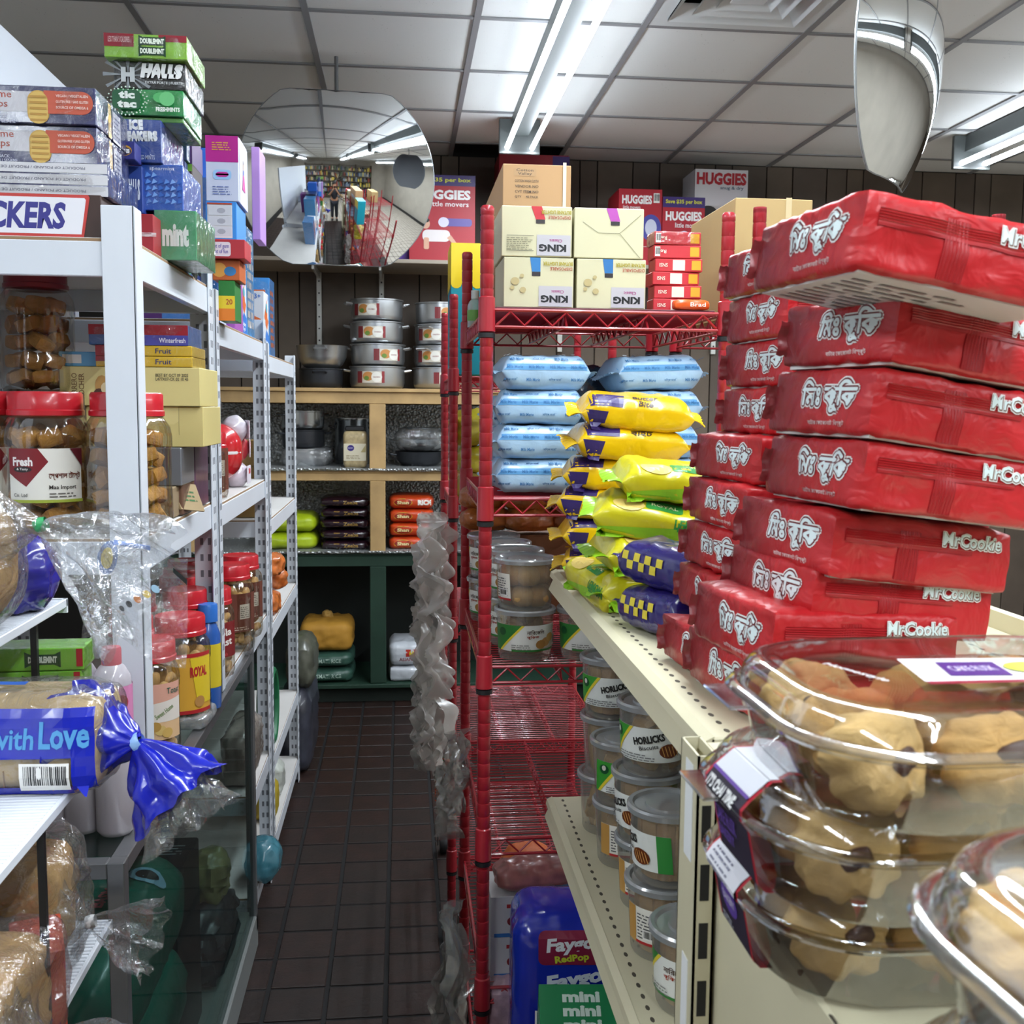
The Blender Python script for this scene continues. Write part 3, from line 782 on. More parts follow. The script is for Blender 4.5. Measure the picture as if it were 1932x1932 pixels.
def red_pack_meshes(seed):
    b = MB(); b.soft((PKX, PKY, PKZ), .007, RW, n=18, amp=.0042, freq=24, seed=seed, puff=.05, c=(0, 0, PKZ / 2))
    out = [('wrapper', b.mesh('wrapper', 60))]
    near = draped(b, (0, -PKY / 2, PKZ / 2), (1, 0, 0), (0, 0, 1), (0, -1, 0))
    s = MB()      # long fin seal across the near side, ribbed
    s.grid(lambda u, v: near(-PKX * .44 + u * PKX * .7, .004 + v * .013, .0012 + .0006 * math.sin(v * 40)), 24, 12, RSEAL); out.append(('fin_seal', s.mesh('fin_seal', 60)))
    s = MB(); s.grid(lambda u, v: near(-.03 + u * .022, -.026 + v * .046, .0009 + .0006 * math.sin(u * 44)), 22, 8, RSEAL); out.append(('crimp_band', s.mesh('crimp_band', 60)))
    s = MB(); g0 = random.Random(seed)
    s.grid(lambda u, v: (-PKX / 2 + .004 - .011 * u, PKY * .455 + .006 * u + .002 * math.sin(v * 9 + seed), .012 + v * .034 + .001 * math.sin(u * 20)), 5, 10, RW); out.append(('end_fin', s.mesh('end_fin', 60)))
    p = Print(); 
    p.text('MrCookie', .05, .0165, .0125, 'f4f4f2', w=.064, bold=.1); p.text('MrCookie', .05, .0165, .0125, '7a5a48', w=.064, bold=.05); p.text('MrCookie', .0495, .017, .0125, 'dff0f2', w=.064, bold=.012)
    out.append(('printed_name', p.on(None, near, 'tmp', lift=.0018)))
    left = draped(b, (-PKX / 2, 0, PKZ / 2), (0, -1, 0), (0, 0, 1), (-1, 0, 0))
    p = Print(); t = 'িমঃ কুিক'
    p.text(t, .022, .004, .029, 'f3f3f0', w=.088, bold=.16); p.text(t, .022, .004, .029, '6b1418', w=.088, bold=.1); p.text(t, .022, .004, .029, 'e4f2f4', w=.088, bold=.035)
    p2 = Print(); p2.text('বাটার েকােকানাট িবস্কুট', .024, -.0205, .006, 'f0dedc', w=.062)
    out.append(('printed_logo', p.on(None, left, 'tmp'))); out.append(('printed_caption', p2.on(None, left, 'tmp')))
    w = MB(); w.box((-PKX * .46, -PKY * .455, -.0004), (PKX * .46, PKY * .455, .003), M('dcdcd8', .5)); out.append(('paper_underside', w.mesh('paper_underside', 0)))
    p = Print(); p.lines(-.08, -.07, .03, .07, 9, '8f8f8c', seed=seed); p.bars(.045, -.05, .085, 0, seed)
    out.append(('printed_notice', p.on(None, lambda u, v, h: (u, -v, -.0004 - h), 'tmp')))
    res = []
    for n, m in out:
        if not isinstance(m, bpy.types.Mesh): me = m.data; bpy.data.objects.remove(m); m = me; m.name = n
        res.append((n, m))
    return res
RPK = [red_pack_meshes(s) for s in (1, 2, 3)]
def red_pack(i, corner, rz, tilt, label, g, sz=1.):
    rot = (0, R(tilt), R(rz)); m = Euler(rot).to_matrix()
    c = Vector(corner) - m @ Vector((-PKX / 2, -PKY / 2, 0))
    o = empty('biscuit_pack', c, rot, label, 'biscuit pack', g)
    o.scale = (1, 1, sz)
    for n, me in RPK[i % 3]: put(n, me, o)
ordn = ('topmost', 'second from top', 'third from top', 'fourth from top', 'fifth from top', 'sixth from top', 'seventh from top', 'eighth from top', 'lowest')
far = [(1480, 535), (1480, 640), (1493, 743), (1470, 833), (1430, 925), (1402, 1017), (1398, 1118), (1378, 1213), (1370, 1313)]
FARC = [(0.41, 1.12, 1.713), (0.411, 1.12, 1.654), (0.419, 1.12, 1.596), (0.409, 1.12, 1.543), (0.389, 1.125, 1.489), (0.375, 1.125, 1.436), (0.375, 1.13, 1.377), (0.364, 1.13, 1.319), (0.341, 1.067, 1.277)]
for i, c in enumerate(FARC):
    z = 1.277 + (8 - i) * .0545
    red_pack(i, (c[0], c[1], z), (5, 3, 6, 4, 7, 5, 6, 4, 8)[i], (5, 3, 2, 2, 2, 1.5, 1, .5, 0)[i], 'red biscuit pack, %s in the stack behind the nearer red packs' % ordn[i], 'red biscuit packs in the rear stack', .885)
NEARC = [(0.336, 0.775, 1.685), (0.408, 0.86, 1.62), (0.394, 0.87, 1.557), (0.394, 0.88, 1.493), (0.385, 0.92, 1.427), (0.375, 0.935, 1.374), (.336, .925, 1.334), (.338, .96, 1.277)]
for i, c in enumerate(NEARC):
    n2 = ordn[i] if i < 7 else 'lowest'
    red_pack(i + 1, c, (6, 10, 8, 7, 9, 8, 7, 6)[i], (9, 8, 8, 7, 7, 6, 3, .0)[i], 'red biscuit pack, %s in the leaning front stack' % n2, 'red biscuit packs in the front stack')

# ------------------------------------------------------------------ flow packs
def flow_meshes(L, W, H, mat, fin, seed, amp=.003, prints=(), finc=None, puff=.18, extra=None):
    """pillow pack: body drawn to flat crimped ends along x"""
    b = MB(); off = Vector((seed * 7.3, seed * 2.1, seed))
    def sec(u, v):
        x = (u - .5) * L; e = min(1, (0.5 - abs(u - .5)) / .13); e = math.sin(e * math.pi / 2) ** .8
        a = 2 * math.pi * v; ca, sa = math.cos(a), math.sin(a)
        y = math.copysign(abs(ca) ** .45, ca) * W / 2 * (.93 + .07 * e); z = math.copysign(abs(sa) ** .6, sa) * H / 2 * e
        w = Vector((x, y, z)); q = noise.noise(w * 24 + off); q2 = noise.noise(Vector((x * 9, y * 40, z * 40)) + off)
        d = amp * ((1 - 2 * abs(q)) * .6 - .2) + amp * q2 * (1.6 - e) 
        w = w + Vector((0, ca * .5, sa)) * d * (1 if e > .05 else .3) + Vector((0, 0, H / 2))
        w.z = max(w.z, .0015); return w
    b.grid(sec, 44, 36, mat, cv=True)
    out = [('wrapper', b.mesh('wrapper', 70))]
    for s in (-1, 1):
        f = MB()
        def ff(u, v, s=s):
            zz = .0014 * math.sin(v * 60 + u * 3) + .006 * math.sin(v * 5 + seed + s) * u
            tip = .0018 * (1 if int(v * 24) % 2 else 0) * (u > .99)
            return (s * (L / 2 - .002 + fin * u + tip), (v - .5) * W * .93, H / 2 + zz - .25 * fin * u * u)
        f.grid(ff, 4, 48, finc or mat); out.append(('end_seal', f.mesh('end_seal', 70)))
    for n, p, o, du, dv, no in prints:
        ob = p.on(None, draped(b, o, du, dv, no), 'tmp', cut=.007); out.append((n, ob.data)); bpy.data.objects.remove(ob)
    f = MB(); f.grid(lambda u, v: ((u - .5) * L * .9, -.006 + v * .012, .0008 + .0007 * math.sin(v * 12)), 10, 8, finc or mat); out.append(('back_seam', f.mesh('back_seam')))
    return out
def flow_pack(kind, loc, rot, label, cat, g):
    o = empty(kind[0], loc, rot, label, cat, g)
    for n, me in kind[1]: put(n, me, o)
    return o
# pale blue milk biscuit packs
MB1 = M('a9cbe8', .3, coat=.3, var=.12, vscale=14, bump=.25, bscale=26)
def milk_prints(seed):
    p = Print(); q = random.Random(seed)
    p.rect(-.083, .004, .083, .016, '5f9fd6', n=24)
    for i in range(4): p.text('Milk Marie', -.062 + i * .041, .01, .0062, '3f7dbb', w=.03)
    for j, y in enumerate((-.014, .026)):
        for i in range(4): p.text('Milk Marie' if (i + j) % 2 else 'মিল্ক মেরি', -.07 + .012 * j + i * .043, y, .006, '4a80b4', w=.026)
    f = p
    t = Print()
    for i in range(14): t.ell(q.uniform(-.07, .07), q.uniform(-.05, .05), .004, .008, 'dfe9f2', 10)
    for i in range(5): t.rect(-.05 + i * .008, -.02, -.0495 + i * .008, .02, '2d3742')
    for i in range(4): t.rect(-.054, -.018 + i * .011, -.012, -.0175 + i * .011, '2d3742')
    return f, t
milk = []
for sd in (1, 2):
    f, t = milk_prints(sd)
    milk.append(('biscuit_pack', flow_meshes(.172, .16, .068, MB1, .014, sd, .005, [('printed_name', f, (0, -.08, .034), (1, 0, 0), (0, 0, 1), (0, -1, .15)), ('printed_pattern', t, (0, 0, .068), (1, 0, 0), (0, 1, 0), (0, 0, 1))])))
sp = ('topmost', 'second', 'third', 'lowest')
for i in range(4):
    z = 1.412 + (3 - i) * .066
    flow_pack(milk[i % 2], (.263 + (.006 if i == 0 else 0) + .003 * (i % 2), 2.085, z), (0, 0, R((4, -2, 2, -1)[i])), 'pale blue milk biscuit pack, %s in the stack by the red post' % sp[i], 'biscuit pack', 'pale blue biscuit packs, left stack')
    flow_pack(milk[(i + 1) % 2], (.492 + .004 * (i % 2), 2.1, z + .002), (0, R(-2 if i == 0 else 0), R((7, 2, 4, 1)[i])), 'pale blue milk biscuit pack, %s in the stack behind the yellow packs' % sp[i], 'biscuit pack', 'pale blue biscuit packs, right stack')
    if i: flow_pack(milk[i % 2], (.27, 2.3, z - .01), (0, 0, R(3)), 'pale blue milk biscuit pack, %s of the hidden rear stack' % sp[i], 'biscuit pack', 'pale blue biscuit packs, rear stack')
# dark wrapped pack between the two stacks
b = MB(); b.soft((.1, .12, .09), .03, M('2c4156', .25, coat=.6), n=12, amp=.009, freq=30, seed=5, c=(0, 0, .045))
tag(b.build('foil_bag', None, (.385, 2.25, 1.575)), 'dark blue crumpled foil bag between the pale blue stacks', 'bag')
b = MB(); b.soft((.1, .12, .16), .02, M('2c4156', .25, coat=.6), n=10, amp=.006, freq=30, seed=6, c=(0, 0, .08))
tag(b.build('foil_bag', None, (.385, 2.25, 1.41)), 'dark blue foil bag under the crumpled one on the red rack', 'bag')

# yellow butter biscuit packs
YB = M('e3b709', .28, coat=.4, var=.06, bump=.3, bscale=20)
def butter(sd):
    t = Print(); t.poly([(-.083, -.016), (-.028, -.016), (-.022, .02), (-.083, .02)], '2b1a5e'); t.text('Butter\nBite' if sd == 1 else 'বাটার\nবাইট', .012, .002, .03, '3a2414', w=.044, shear=.2, bold=.03)
    f = Print(); f.poly([(-.09, .016), (-.052, .014), (-.06, -.02), (-.078, -.018)], '2b1a5e')
    return ('biscuit_pack', flow_meshes(.195, .12, .054, YB, .02, sd + 3, .0065, [('printed_name', t, (0, -.042, .05), (1, 0, 0), (0, .6, .8), (0, -.8, .6)), ('printed_flash', f, (0, -.06, .02), (1, 0, 0), (0, 0, 1), (0, -1, .1))]))
but = [butter(1), butter(2)]
bx = (1190, 1178, 1160, 1150, 1150, 1155)
BP = [(0.401, 1.83, 1.56), (0.39, 1.83, 1.509), (0.379, 1.84, 1.457), (0.373, 1.84, 1.405), (0.378, 1.85, 1.352), (0.384, 1.85, 1.295)]
for i, c in enumerate(BP):
    flow_pack(but[i % 2], (c[0], c[1], 1.278 + (5 - i) * .0535), (R((9, 6, 3, 2, 1, 0)[i]), R((3, 3, -1, 2, -1, 0)[i]), R((-3, 2, -8, -14, -4, -12)[i])), 'yellow butter biscuit pack, %s in its stack at the shelf end' % (ordn[i] if i < 5 else 'lowest'), 'biscuit pack', 'yellow butter biscuit packs')
# lemon biscuit packs
LM = M('cfc61c', .28, coat=.4, var=.12, vscale=18, bump=.3, bscale=20); LG = M('86b81e', .3, coat=.3)
def lemon(sd):
    t = Print(); t.round(-.02, -.005, .035, .022, .006, '2f8a3c'); t.text('ROYAL', .008, .009, .009, 'f3efc2', w=.04); t.text('LEMON', .05, -.022, .013, '2c8a34', w=.05, bold=.03); t.ell(-.045, .0, .024, .014, 'e0c46e', 14)
    f = Print(); f.poly([(-.085, -.004), (.03, .012), (.036, -.004), (-.085, -.02)], '8cc022'); f.text('LEMON', .055, .014, .013, '2c8a34', w=.05, bold=.03)
    return ('biscuit_pack', flow_meshes(.19, .13, .054, LM, .02, sd + 8, .0075, [('printed_name', t, (0, -.045, .05), (1, 0, 0), (0, .6, .8), (0, -.8, .6)), ('printed_flash', f, (0, -.065, .02), (1, 0, 0), (0, 0, 1), (0, -1, .1))], finc=LG))
lem = [lemon(1), lemon(2)]
LP = [(0.416, 1.58, 1.458), (0.38, 1.57, 1.407), (0.387, 1.57, 1.358), (0.393, 1.57, 1.313)]
for i, c in enumerate(LP):
    flow_pack(lem[i % 2], (c[0], c[1], 1.279 + (3 - i) * .054), (R((6, 8, 3, 0)[i]), R((5, 9, 3, 0)[i]), R((-3, -12, 4, -5)[i])), 'lemon biscuit pack with green seal, %s in its stack' % sp[i], 'biscuit pack', 'lemon biscuit packs')
flow_pack(lem[0], (0.344, 1.621, 1.281), (R(4), R(6), R(-78)), 'lemon biscuit pack lying loose in front of the yellow stack', 'biscuit pack', 'lemon biscuit packs')
# dark blue pack
t = Print()
for i in range(7):
    for j in range(2):
        if (i + j) % 2: t.rect(-.06 + i * .012, -.012 + j * .012, -.048 + i * .012, j * .012, 'd8c53c')
nb = ('biscuit_pack', flow_meshes(.15, .09, .058, M('241a63', .22, coat=.6, var=.15, bump=.4, bscale=24), .016, 21, .006, [('printed_flash', t, (0, -.045, .032), (1, 0, 0), (0, 0, 1), (0, -1, .3))]))
flow_pack(nb, (0.365, 1.388, 1.278), (0, 0, R(-70)), 'dark blue foil biscuit pack with yellow checks, lower', 'biscuit pack', 'dark blue foil packs')
flow_pack(nb, ((0.365, 1.388, 1.278)[0] + .005, (0.365, 1.388, 1.278)[1] + .01, 1.337), (0, R(4), R(-62)), 'dark blue foil biscuit pack with yellow checks, upper', 'biscuit pack', 'dark blue foil packs')

# ------------------------------------------------------------------ clear tubs of biscuits
TUBC = clear('e8e6e0', gloss=.05, rough=.12, haze=.12, edge=.5); LIDC = clear('cfd4d8', gloss=.16, rough=.15, haze=.3, edge=.7)
BISC = [M('c19a62', .8, var=.25, vscale=30, bump=.3, bscale=90), M('b58a54', .8, var=.3, vscale=30, bump=.3, bscale=90)]
def tub_meshes(rt, rb, h, style, seed):
    rf = lambda z: rb + (rt - rb) * z / h
    k = MB(); k.lathe([(.0005, .003), (rb - .006, .002), (rb - .002, 0), (rb, .004), (rf(h * .5), h * .5), (rt, h * .97)], TUBC, 36); out = [('bowl', k.mesh('bowl'))]
    k = MB(); k.lathe([(rt - .002, h * .93), (rt + .004, h * .93), (rt + .0045, h), (rt + .002, h + .003), (rt - .003, h + .002), (rt - .006, h - .002), (rt * .62, h - .002), (rt * .6, h + .001), (.0005, h + .001)], LIDC, 36); out.append(('lid', k.mesh('lid')))
    q = random.Random(seed); k = MB()
    if style == 'rusk':
        for i in range(10):
            a = i * 2 * math.pi / 10; k0 = len(k.v); s = h * .82; w = .017
            k.soft((w, .028, s), .007, BISC[i % 2], n=4); k.xf(Matrix.Translation(((rb - .014) * math.cos(a), (rb - .014) * math.sin(a), h * .46)) @ Matrix.Rotation(a, 4, 'Z') @ Matrix.Rotation(R(4), 4, 'Y'), k0)
    elif style == 'ball':
        for z in (.026, .066):
            for i in range(6):
                a = i * math.pi / 3 + z * 9; k0 = len(k.v); k.soft((.046, .046, .036), .022, BISC[i % 2], n=5, amp=.0015, freq=60, seed=i); k.xf(Matrix.Translation(((rb - .022) * math.cos(a), (rb - .022) * math.sin(a), z)) @ Matrix.Rotation(q.random(), 4, 'X'), k0)
    else:
        for i in range(26):
            a = q.random() * 7; rr = (rb - .02) * (.55 + .45 * q.random()); k0 = len(k.v)
            k.soft((.034, .034, .014), .007, BISC[i % 2], n=4); k.xf(Matrix.Translation((rr * math.cos(a), rr * math.sin(a), .014 + (h - .035) * i / 26)) @ Euler((q.random() * 3, q.random() * 3, 0)).to_matrix().to_4x4(), k0)
    out.append(('biscuits', k.mesh('biscuits')))
    return out, rf
def tub_label(kind):
    p = Print(); w, hh = .075, .026
    if kind == 'horlicks':
        p.rect(-w, -hh, w, hh, 'e8ebe6', n=24); p.rect(.055, -hh, w, hh, '2f8b3a', n=6)
        p.poly([(-w, -hh), (-.07, -hh), (-.03, hh), (-w, hh)], '3c9a34'); p.poly([(-.07, -hh), (-.064, -hh), (-.024, hh), (-.03, hh)], 'e8d23a')
        p.ell(-.057, .013, .009, .008, '14522c'); p.ell(-.057, .015, .004, .0045, 'd9d4c8', 10)
        p.text('HORLICKS', .0, .009, .0105, '222222', w=.046, bold=.05, rot=.22); p.text('Biscuits', .0, -.003, .006, '333333', w=.028, rot=.2)
        p.ell(.03, -.008, .015, .011, '6b3216', 14)
        for i in range(5): p.rect(.02 + i * .005, -.016, .0212 + i * .005, 0, 'd9a15a', rot=.3)
        p.lines(-.05, -.023, .01, -.012, 3, '777777')
    elif kind == 'round':
        p.rect(-w, -hh, w, hh, 'e6e8e2', n=24); p.poly([(-w, -hh), (-.06, -hh), (-.01, hh), (-w, hh)], '2f7d35'); p.poly([(-.06, -hh), (-.054, -hh), (-.004, hh), (-.01, hh)], 'e8d23a'); p.rect(-.03, -hh, w, -hh + .004, '2f7d35', n=10)
        p.ell(-.052, .012, .009, .008, '14522c'); p.text('নািরেকিল', .018, .013, .009, '4a2a18', w=.036); p.text('কুিকজ', .012, .003, .008, 'b0432a', w=.024)
        for i, (a, b) in enumerate(((.04, -.008), (.052, .0), (.028, -.012))): p.ell(a, b, .011, .009, ('b98a4a', 'c39a5c', 'a67a3e')[i], 14)
        p.lines(-.03, -.022, .01, -.01, 3, '8b8b86'); p.bars(.06, -.018, .073, .004)
    elif kind == 'red':
        p.rect(-.03, -hh, .03, hh, 'ece9df', n=10); p.rect(-.03, -hh, .03, -hh + .004, 'b3262a', n=10); p.rect(-.03, -hh, -.012, hh, 'c2924c', n=4); p.lines(-.009, -.018, .024, .02, 8, '555555'); p.bars(.0, -.018, .022, -.004)
    return p
tubk = {}
def tub(loc, style, lab, face_a, label, g, rt=.0525, rb=.046, h=.102):
    key = (style, rt)
    if key not in tubk: tubk[key] = tub_meshes(rt, rb, h, style, len(tubk) + 2)
    ms, rf = tubk[key]
    o = empty('biscuit_tub', loc, 0, label, 'tub', g)
    for n, me in ms:
        c = put(n, me, o)
        if n == 'biscuits': c['kind'] = 'stuff'
    if lab:
        kk = ('lab', lab, face_a)
        if kk not in tubk:
            ob = tub_label(lab).on(None, roundwall(rf, h * .47, face_a), 'printed_label', smooth=40, cut=.009); tubk[kk] = ob.data; bpy.data.objects.remove(ob)
        put('printed_label', tubk[kk], o)
    return o
H1 = .1045
G1 = 'clear tubs on the lower cream shelf'
zz = .834
for (x, y, n, spec, nm) in ((.368, 1.80, 3, (('disc', 'red', -80), ('rusk', None, 0), ('rusk', 'horlicks', -95)), 'farthest stack'),
                            (.366, 1.665, 2, (('disc', 'red', -120), ('disc', 'horlicks', -75)), 'second stack from the far end'),
                            (.372, 1.515, 3, (('disc', 'red', -140), ('rusk', 'horlicks', -170), ('disc', 'horlicks', -112)), 'tall middle stack'),
                            (.362, 1.375, 2, (('rusk', 'red', -140), ('rusk', 'horlicks', -185)), 'stack beside the slotted post'),
                            (.368, 1.24, 1, (('rusk', 'round', -150),), 'spot hidden by the slotted post')):
    for j in range(n):
        st, lb, fa = spec[j]
        lev = ('top' if j == n - 1 else 'bottom' if j == 0 else 'middle') + ' tub'
        tub((x + .004 * math.sin(j * 3 + y * 9), y, zz + j * H1), st, lb, fa, 'clear biscuit tub, %s of the %s, lower cream shelf' % (lev, nm), G1)
for (x, y, n, nm) in ((.482, 1.44, 3, 'nearer back-row stack'), (.482, 1.58, 3, 'middle back-row stack'), (.482, 1.72, 2, 'far back-row stack')):
    for j in range(n): tub((x, y, zz + j * H1), 'rusk', 'horlicks', -160, 'clear biscuit tub, level %s of the %s, lower cream shelf' % (('one', 'two', 'three')[j], nm), G1)
G2 = 'clear tubs on the red wire rack'
TZ = 1.085
tub((.243, 2.06, TZ), 'disc', 'round', -92, 'clear tub with green and white label, lower front tub on the red rack', G2, .0575, .052, .0975)
tub((.243, 2.06, TZ + .0995), 'ball', 'red', -160, 'clear tub of round golden biscuits, upper front tub on the red rack', G2, .0575, .052, .0975)
tub((.368, 2.055, TZ), 'disc', 'round', -100, 'clear tub with orange biscuit picture beside the cream shelf end', G2, .0575, .052, .0975)
tub((.368, 2.055, TZ + .0995), 'disc', None, 0, 'clear unlabelled tub on top of the one beside the cream shelf end', G2, .0575, .052, .0975)
for i, y in enumerate((2.185, 2.31, 2.435)):
    for j in range(2):
        tub((.236 - .012 * i, y, TZ + j * .0995), 'disc', 'round', -160, 'clear tub with grey lid, %s one in row %s behind the front tub' % (('lower', 'upper')[j], ('two', 'three', 'four')[i]), G2, .0575, .052, .0975)

# ------------------------------------------------------------------ clamshells of cookies in the foreground
CLM = clear('f4f6f6', gloss=.07, rough=.05, edge=.85); RIMC = clear('e6eaec', gloss=.3, rough=.08, edge=.95)
def rrect(hx, hy, r, n=12):
    P = []
    for cx, cy, a0 in ((hx - r, hy - r, 0), (-hx + r, hy - r, 90), (-hx + r, -hy + r, 180), (hx - r, -hy + r, 270)):
        P += [(cx + r * math.cos(R(a0 + 90 * i / n)), cy + r * math.sin(R(a0 + 90 * i / n))) for i in range(n + 1)]
    Q = []
    for i in range(len(P)):      # extra points along the straight sides
        a, b = P[i], P[(i + 1) % len(P)]; Q.append(a); L = math.dist(a, b)
        m = int(L / .006)
        for k in range(1, m): Q.append((a[0] + (b[0] - a[0]) * k / m, a[1] + (b[1] - a[1]) * k / m))
    return Q
def loft(mb, hx, hy, r, prof, m, ribs=0., cap=None):
    n0 = None; rings = []
    for ins, z in prof:
        P = rrect(hx, hy, r); k = len(P); out = []
        for i, (x, y) in enumerate(P):
            L = math.hypot(x, y); w = ins + (ribs * (1 if (i // 2) % 2 else 0) if .004 < z < .04 else 0)
            fx = 1 - w / hx; fy = 1 - w / hy; out.append((x * fx, y * fy, z))
        rings.append(out)
    k = len(rings[0]); vs = [p for q in rings for p in q]; fs = []
    for a in range(len(rings) - 1):
        for i in range(k): fs.append((a * k + i, a * k + (i + 1) % k, (a + 1) * k + (i + 1) % k, (a + 1) * k + i))
    if cap is not None: fs.append(tuple(cap * k + i for i in range(k)) if cap else tuple(range(k))[::-1])
    mb.add(vs, fs, m)
def clamshell(loc, rz, hx, hy, label, lid_print=None, strap=None, tab=True):
    r = empty('cookie_clamshell', loc, R(rz), label, 'clamshell box', 'clear clamshells of cookies')
    k = MB(); loft(k, hx, hy, .075, [(.02, .0), (.016, .004), (.01, .04), (.008, .046)], CLM, ribs=.003, cap=0); k.build('tray', r)
    k = MB(); loft(k, hx, hy, .075, [(.009, .046), (.0, .047), (-.003, .049), (.0, .052), (.004, .0525)], RIMC); loft(k, hx, hy, .075, [(.006, .043), (.001, .0445), (.001, .0462)], RIMC); k.build('rim', r)
    k = MB(); loft(k, hx, hy, .075, [(.005, .0525), (.008, .063), (.012, .0685), (.019, .071), (.024, .0695)], CLM, cap=4); k.build('lid', r)
    if tab: k = MB(); k.box((-hx - .016, .0, .047), (-hx + .012, .055, .0495), RIMC, .001); k.build('hinge_tab', r, smooth=0)
    if lid_print: lid_print.on(r, lambda u, v, h: (u, v, .0702 + h), 'printed_label')
    if strap:
        x = hx
        pts = [(-hx + .05, .0715), (-hx + .018, .0712), (-hx + .0, .056), (-hx - .004, .05), (-hx + .004, .04), (-hx + .012, .0), (-hx + .03, -.0008)]
        Ls = [0]
        for a, b in zip(pts, pts[1:]): Ls.append(Ls[-1] + math.dist(a, b))
        def fn(u, v, h):
            s = min(max(.5 * Ls[-1] - v, 0), Ls[-1] - 1e-6)
            for i in range(len(pts) - 1):
                if Ls[i] <= s <= Ls[i + 1]:
                    t = (s - Ls[i]) / (Ls[i + 1] - Ls[i]); X = pts[i][0] + t * (pts[i + 1][0] - pts[i][0]); Z = pts[i][1] + t * (pts[i + 1][1] - pts[i][1])
                    nx, nz = -(pts[i + 1][1] - pts[i][1]) * -1, 0
                    return (X - h - .0005, -u + .0, Z + (h if s < Ls[2] else 0))
        strap.on(r, fn, 'paper_strap')
    return r
CK = [M('dcb271', .75, var=.22, vscale=30, bump=.35, bscale=70), M('d3a25e', .8, var=.25, vscale=30, bump=.35, bscale=70)]; CHOC = M('4a2a1c', .5)
ckm = []
for s in range(4):
    b = MB(); off = Vector((s * 3.1, s, 0))
    def ckf(u, v):      # fluted shortbread round
        a = 2 * math.pi * u; q, z = [(0, -1), (.5, -1), (.86, -.95), (.97, -.6), (1, 0), (.96, .6), (.84, .95), (.5, 1.08), (0, 1.1)][round(v * 8)]
        rr = (.9 + .1 * abs(math.sin(2 * a))) * (1 + .045 * math.cos(11 * a) * q)
        p = Vector((.034 * q * rr * math.cos(a), .03 * q * rr * math.sin(a), .0125 * z)); return p * (1 + .12 * noise.noise(p * 70 + off)) + Vector((0, 0, .003 * noise.noise(p * 120 + off)))
    b.grid(ckf, 66, 8, CK[s % 2], cu=True); ckm.append(b.mesh('cookie', 60))
chm = MB(); chm.soft((.02, .012, .008), .004, CHOC, n=5, amp=.001, freq=80); chm = chm.mesh('chocolate_filling')
def cookie(cl, p, rot, i, lab, g):
    m = cl.matrix_basis; w = m @ Vector(p)
    o = put('cookie', ckm[i % 4], None, w, rot); tag(o, lab, 'cookie', g)
    put('chocolate_filling', chm, o, (.008, -.006, .0125), (0, 0, R(20)))
lp = Print(); lp.poly([(-.05, -.03), (.09, -.034), (.09, .02), (-.04, .026)], 'e9e4e4'); lp.rect(-.05, -.037, .09, -.031, '8c1a34'); lp.poly([(-.028, -.02), (.012, -.022), (.018, .012), (-.02, .014)], '4b2a7c')
lp.text('CAKE RUSK', -.005, -.004, .012, 'd8cdf0', w=.03); lp.ell(.035, -.005, .018, .014, 'c9d24a', 16); lp.rect(.055, -.018, .088, .008, 'dfe4ee'); lp.lines(.058, -.014, .085, .004, 4, '8a88b0')
lp.text('Homestyle', -.085, -.01, .007, 'eeeeee', w=.05, rot=-1.15, shear=.2)
def strap_print(kind):
    p = Print(); w = .036
    p.rect(-w, -.06, w, .06, 'b01f30', n=1)
    s = Print()
    def band(a, b, col, x=w):
        n = 14
        for i in range(n): s.rect(-x, a + (b - a) * i / n, x, a + (b - a) * (i + 1) / n, col); s.h -= 1
        s.h += 1
    band(-.062, .062, 'b01f30'); band(-.062, .062, '2a2233', w - .0035)
    if kind == 1:
        band(.018, .055, 'dcdce4', w - .0036); band(.016, .0185, '6a4a9c', w - .0036)
        s.text("IT'S CHAI TIME,", -.002, .0085, .0085, 'f2f2f2', w=.05, shear=.2, bold=.03); s.text('ANYTIME!', -.012, -.004, .008, 'f2f2f2', w=.03, shear=.2, bold=.03); s.text('CAKE RUSK', -.01, -.018, .012, '6a4aa8', w=.04, shear=.2)
        s.text('BAKERY', -.012, -.03, .008, '6a4aa8', w=.03)
    else:
        band(-.002, .055, 'dcdce4', w - .0036); s.lines(-.026, .004, .02, .02, 4, '77778a'); s.ell(-.002, -.018, .018, .012, '5a3d96'); s.text('BAKERY', -.002, -.018, .007, 'd8d0ea', w=.026); s.lines(-.024, -.04, .0, -.033, 2, 'b8b8c0')
    return s
C1 = []
base = Vector((0.358, 0.663, 1.32))
C1.append(clamshell((.372, .70, 1.202), 0, .145, .11, 'clear clamshell of cookies with purple strap, lowest of the rear stack', strap=strap_print(2), tab=False))
C1.append(clamshell((.358, .665, 1.2745), 2, .145, .11, 'clear clamshell of cookies with dark chai strap, middle of the rear stack', strap=strap_print(1)))
C1.append(clamshell((.362, .625, 1.347), 1, .145, .11, 'clear clamshell of cookies with white and purple lid label, top of the rear stack', lid_print=lp))
C2 = [clamshell((.338, .318, 1.202 + i * .068), 4, .145, .105, 'clear clamshell of cookies at the lower right corner, %s of the front stack' % ('lowest', 'middle', 'topmost')[i], tab=False) for i in range(3)]
bpy.context.view_layer.update()
q = random.Random(11)
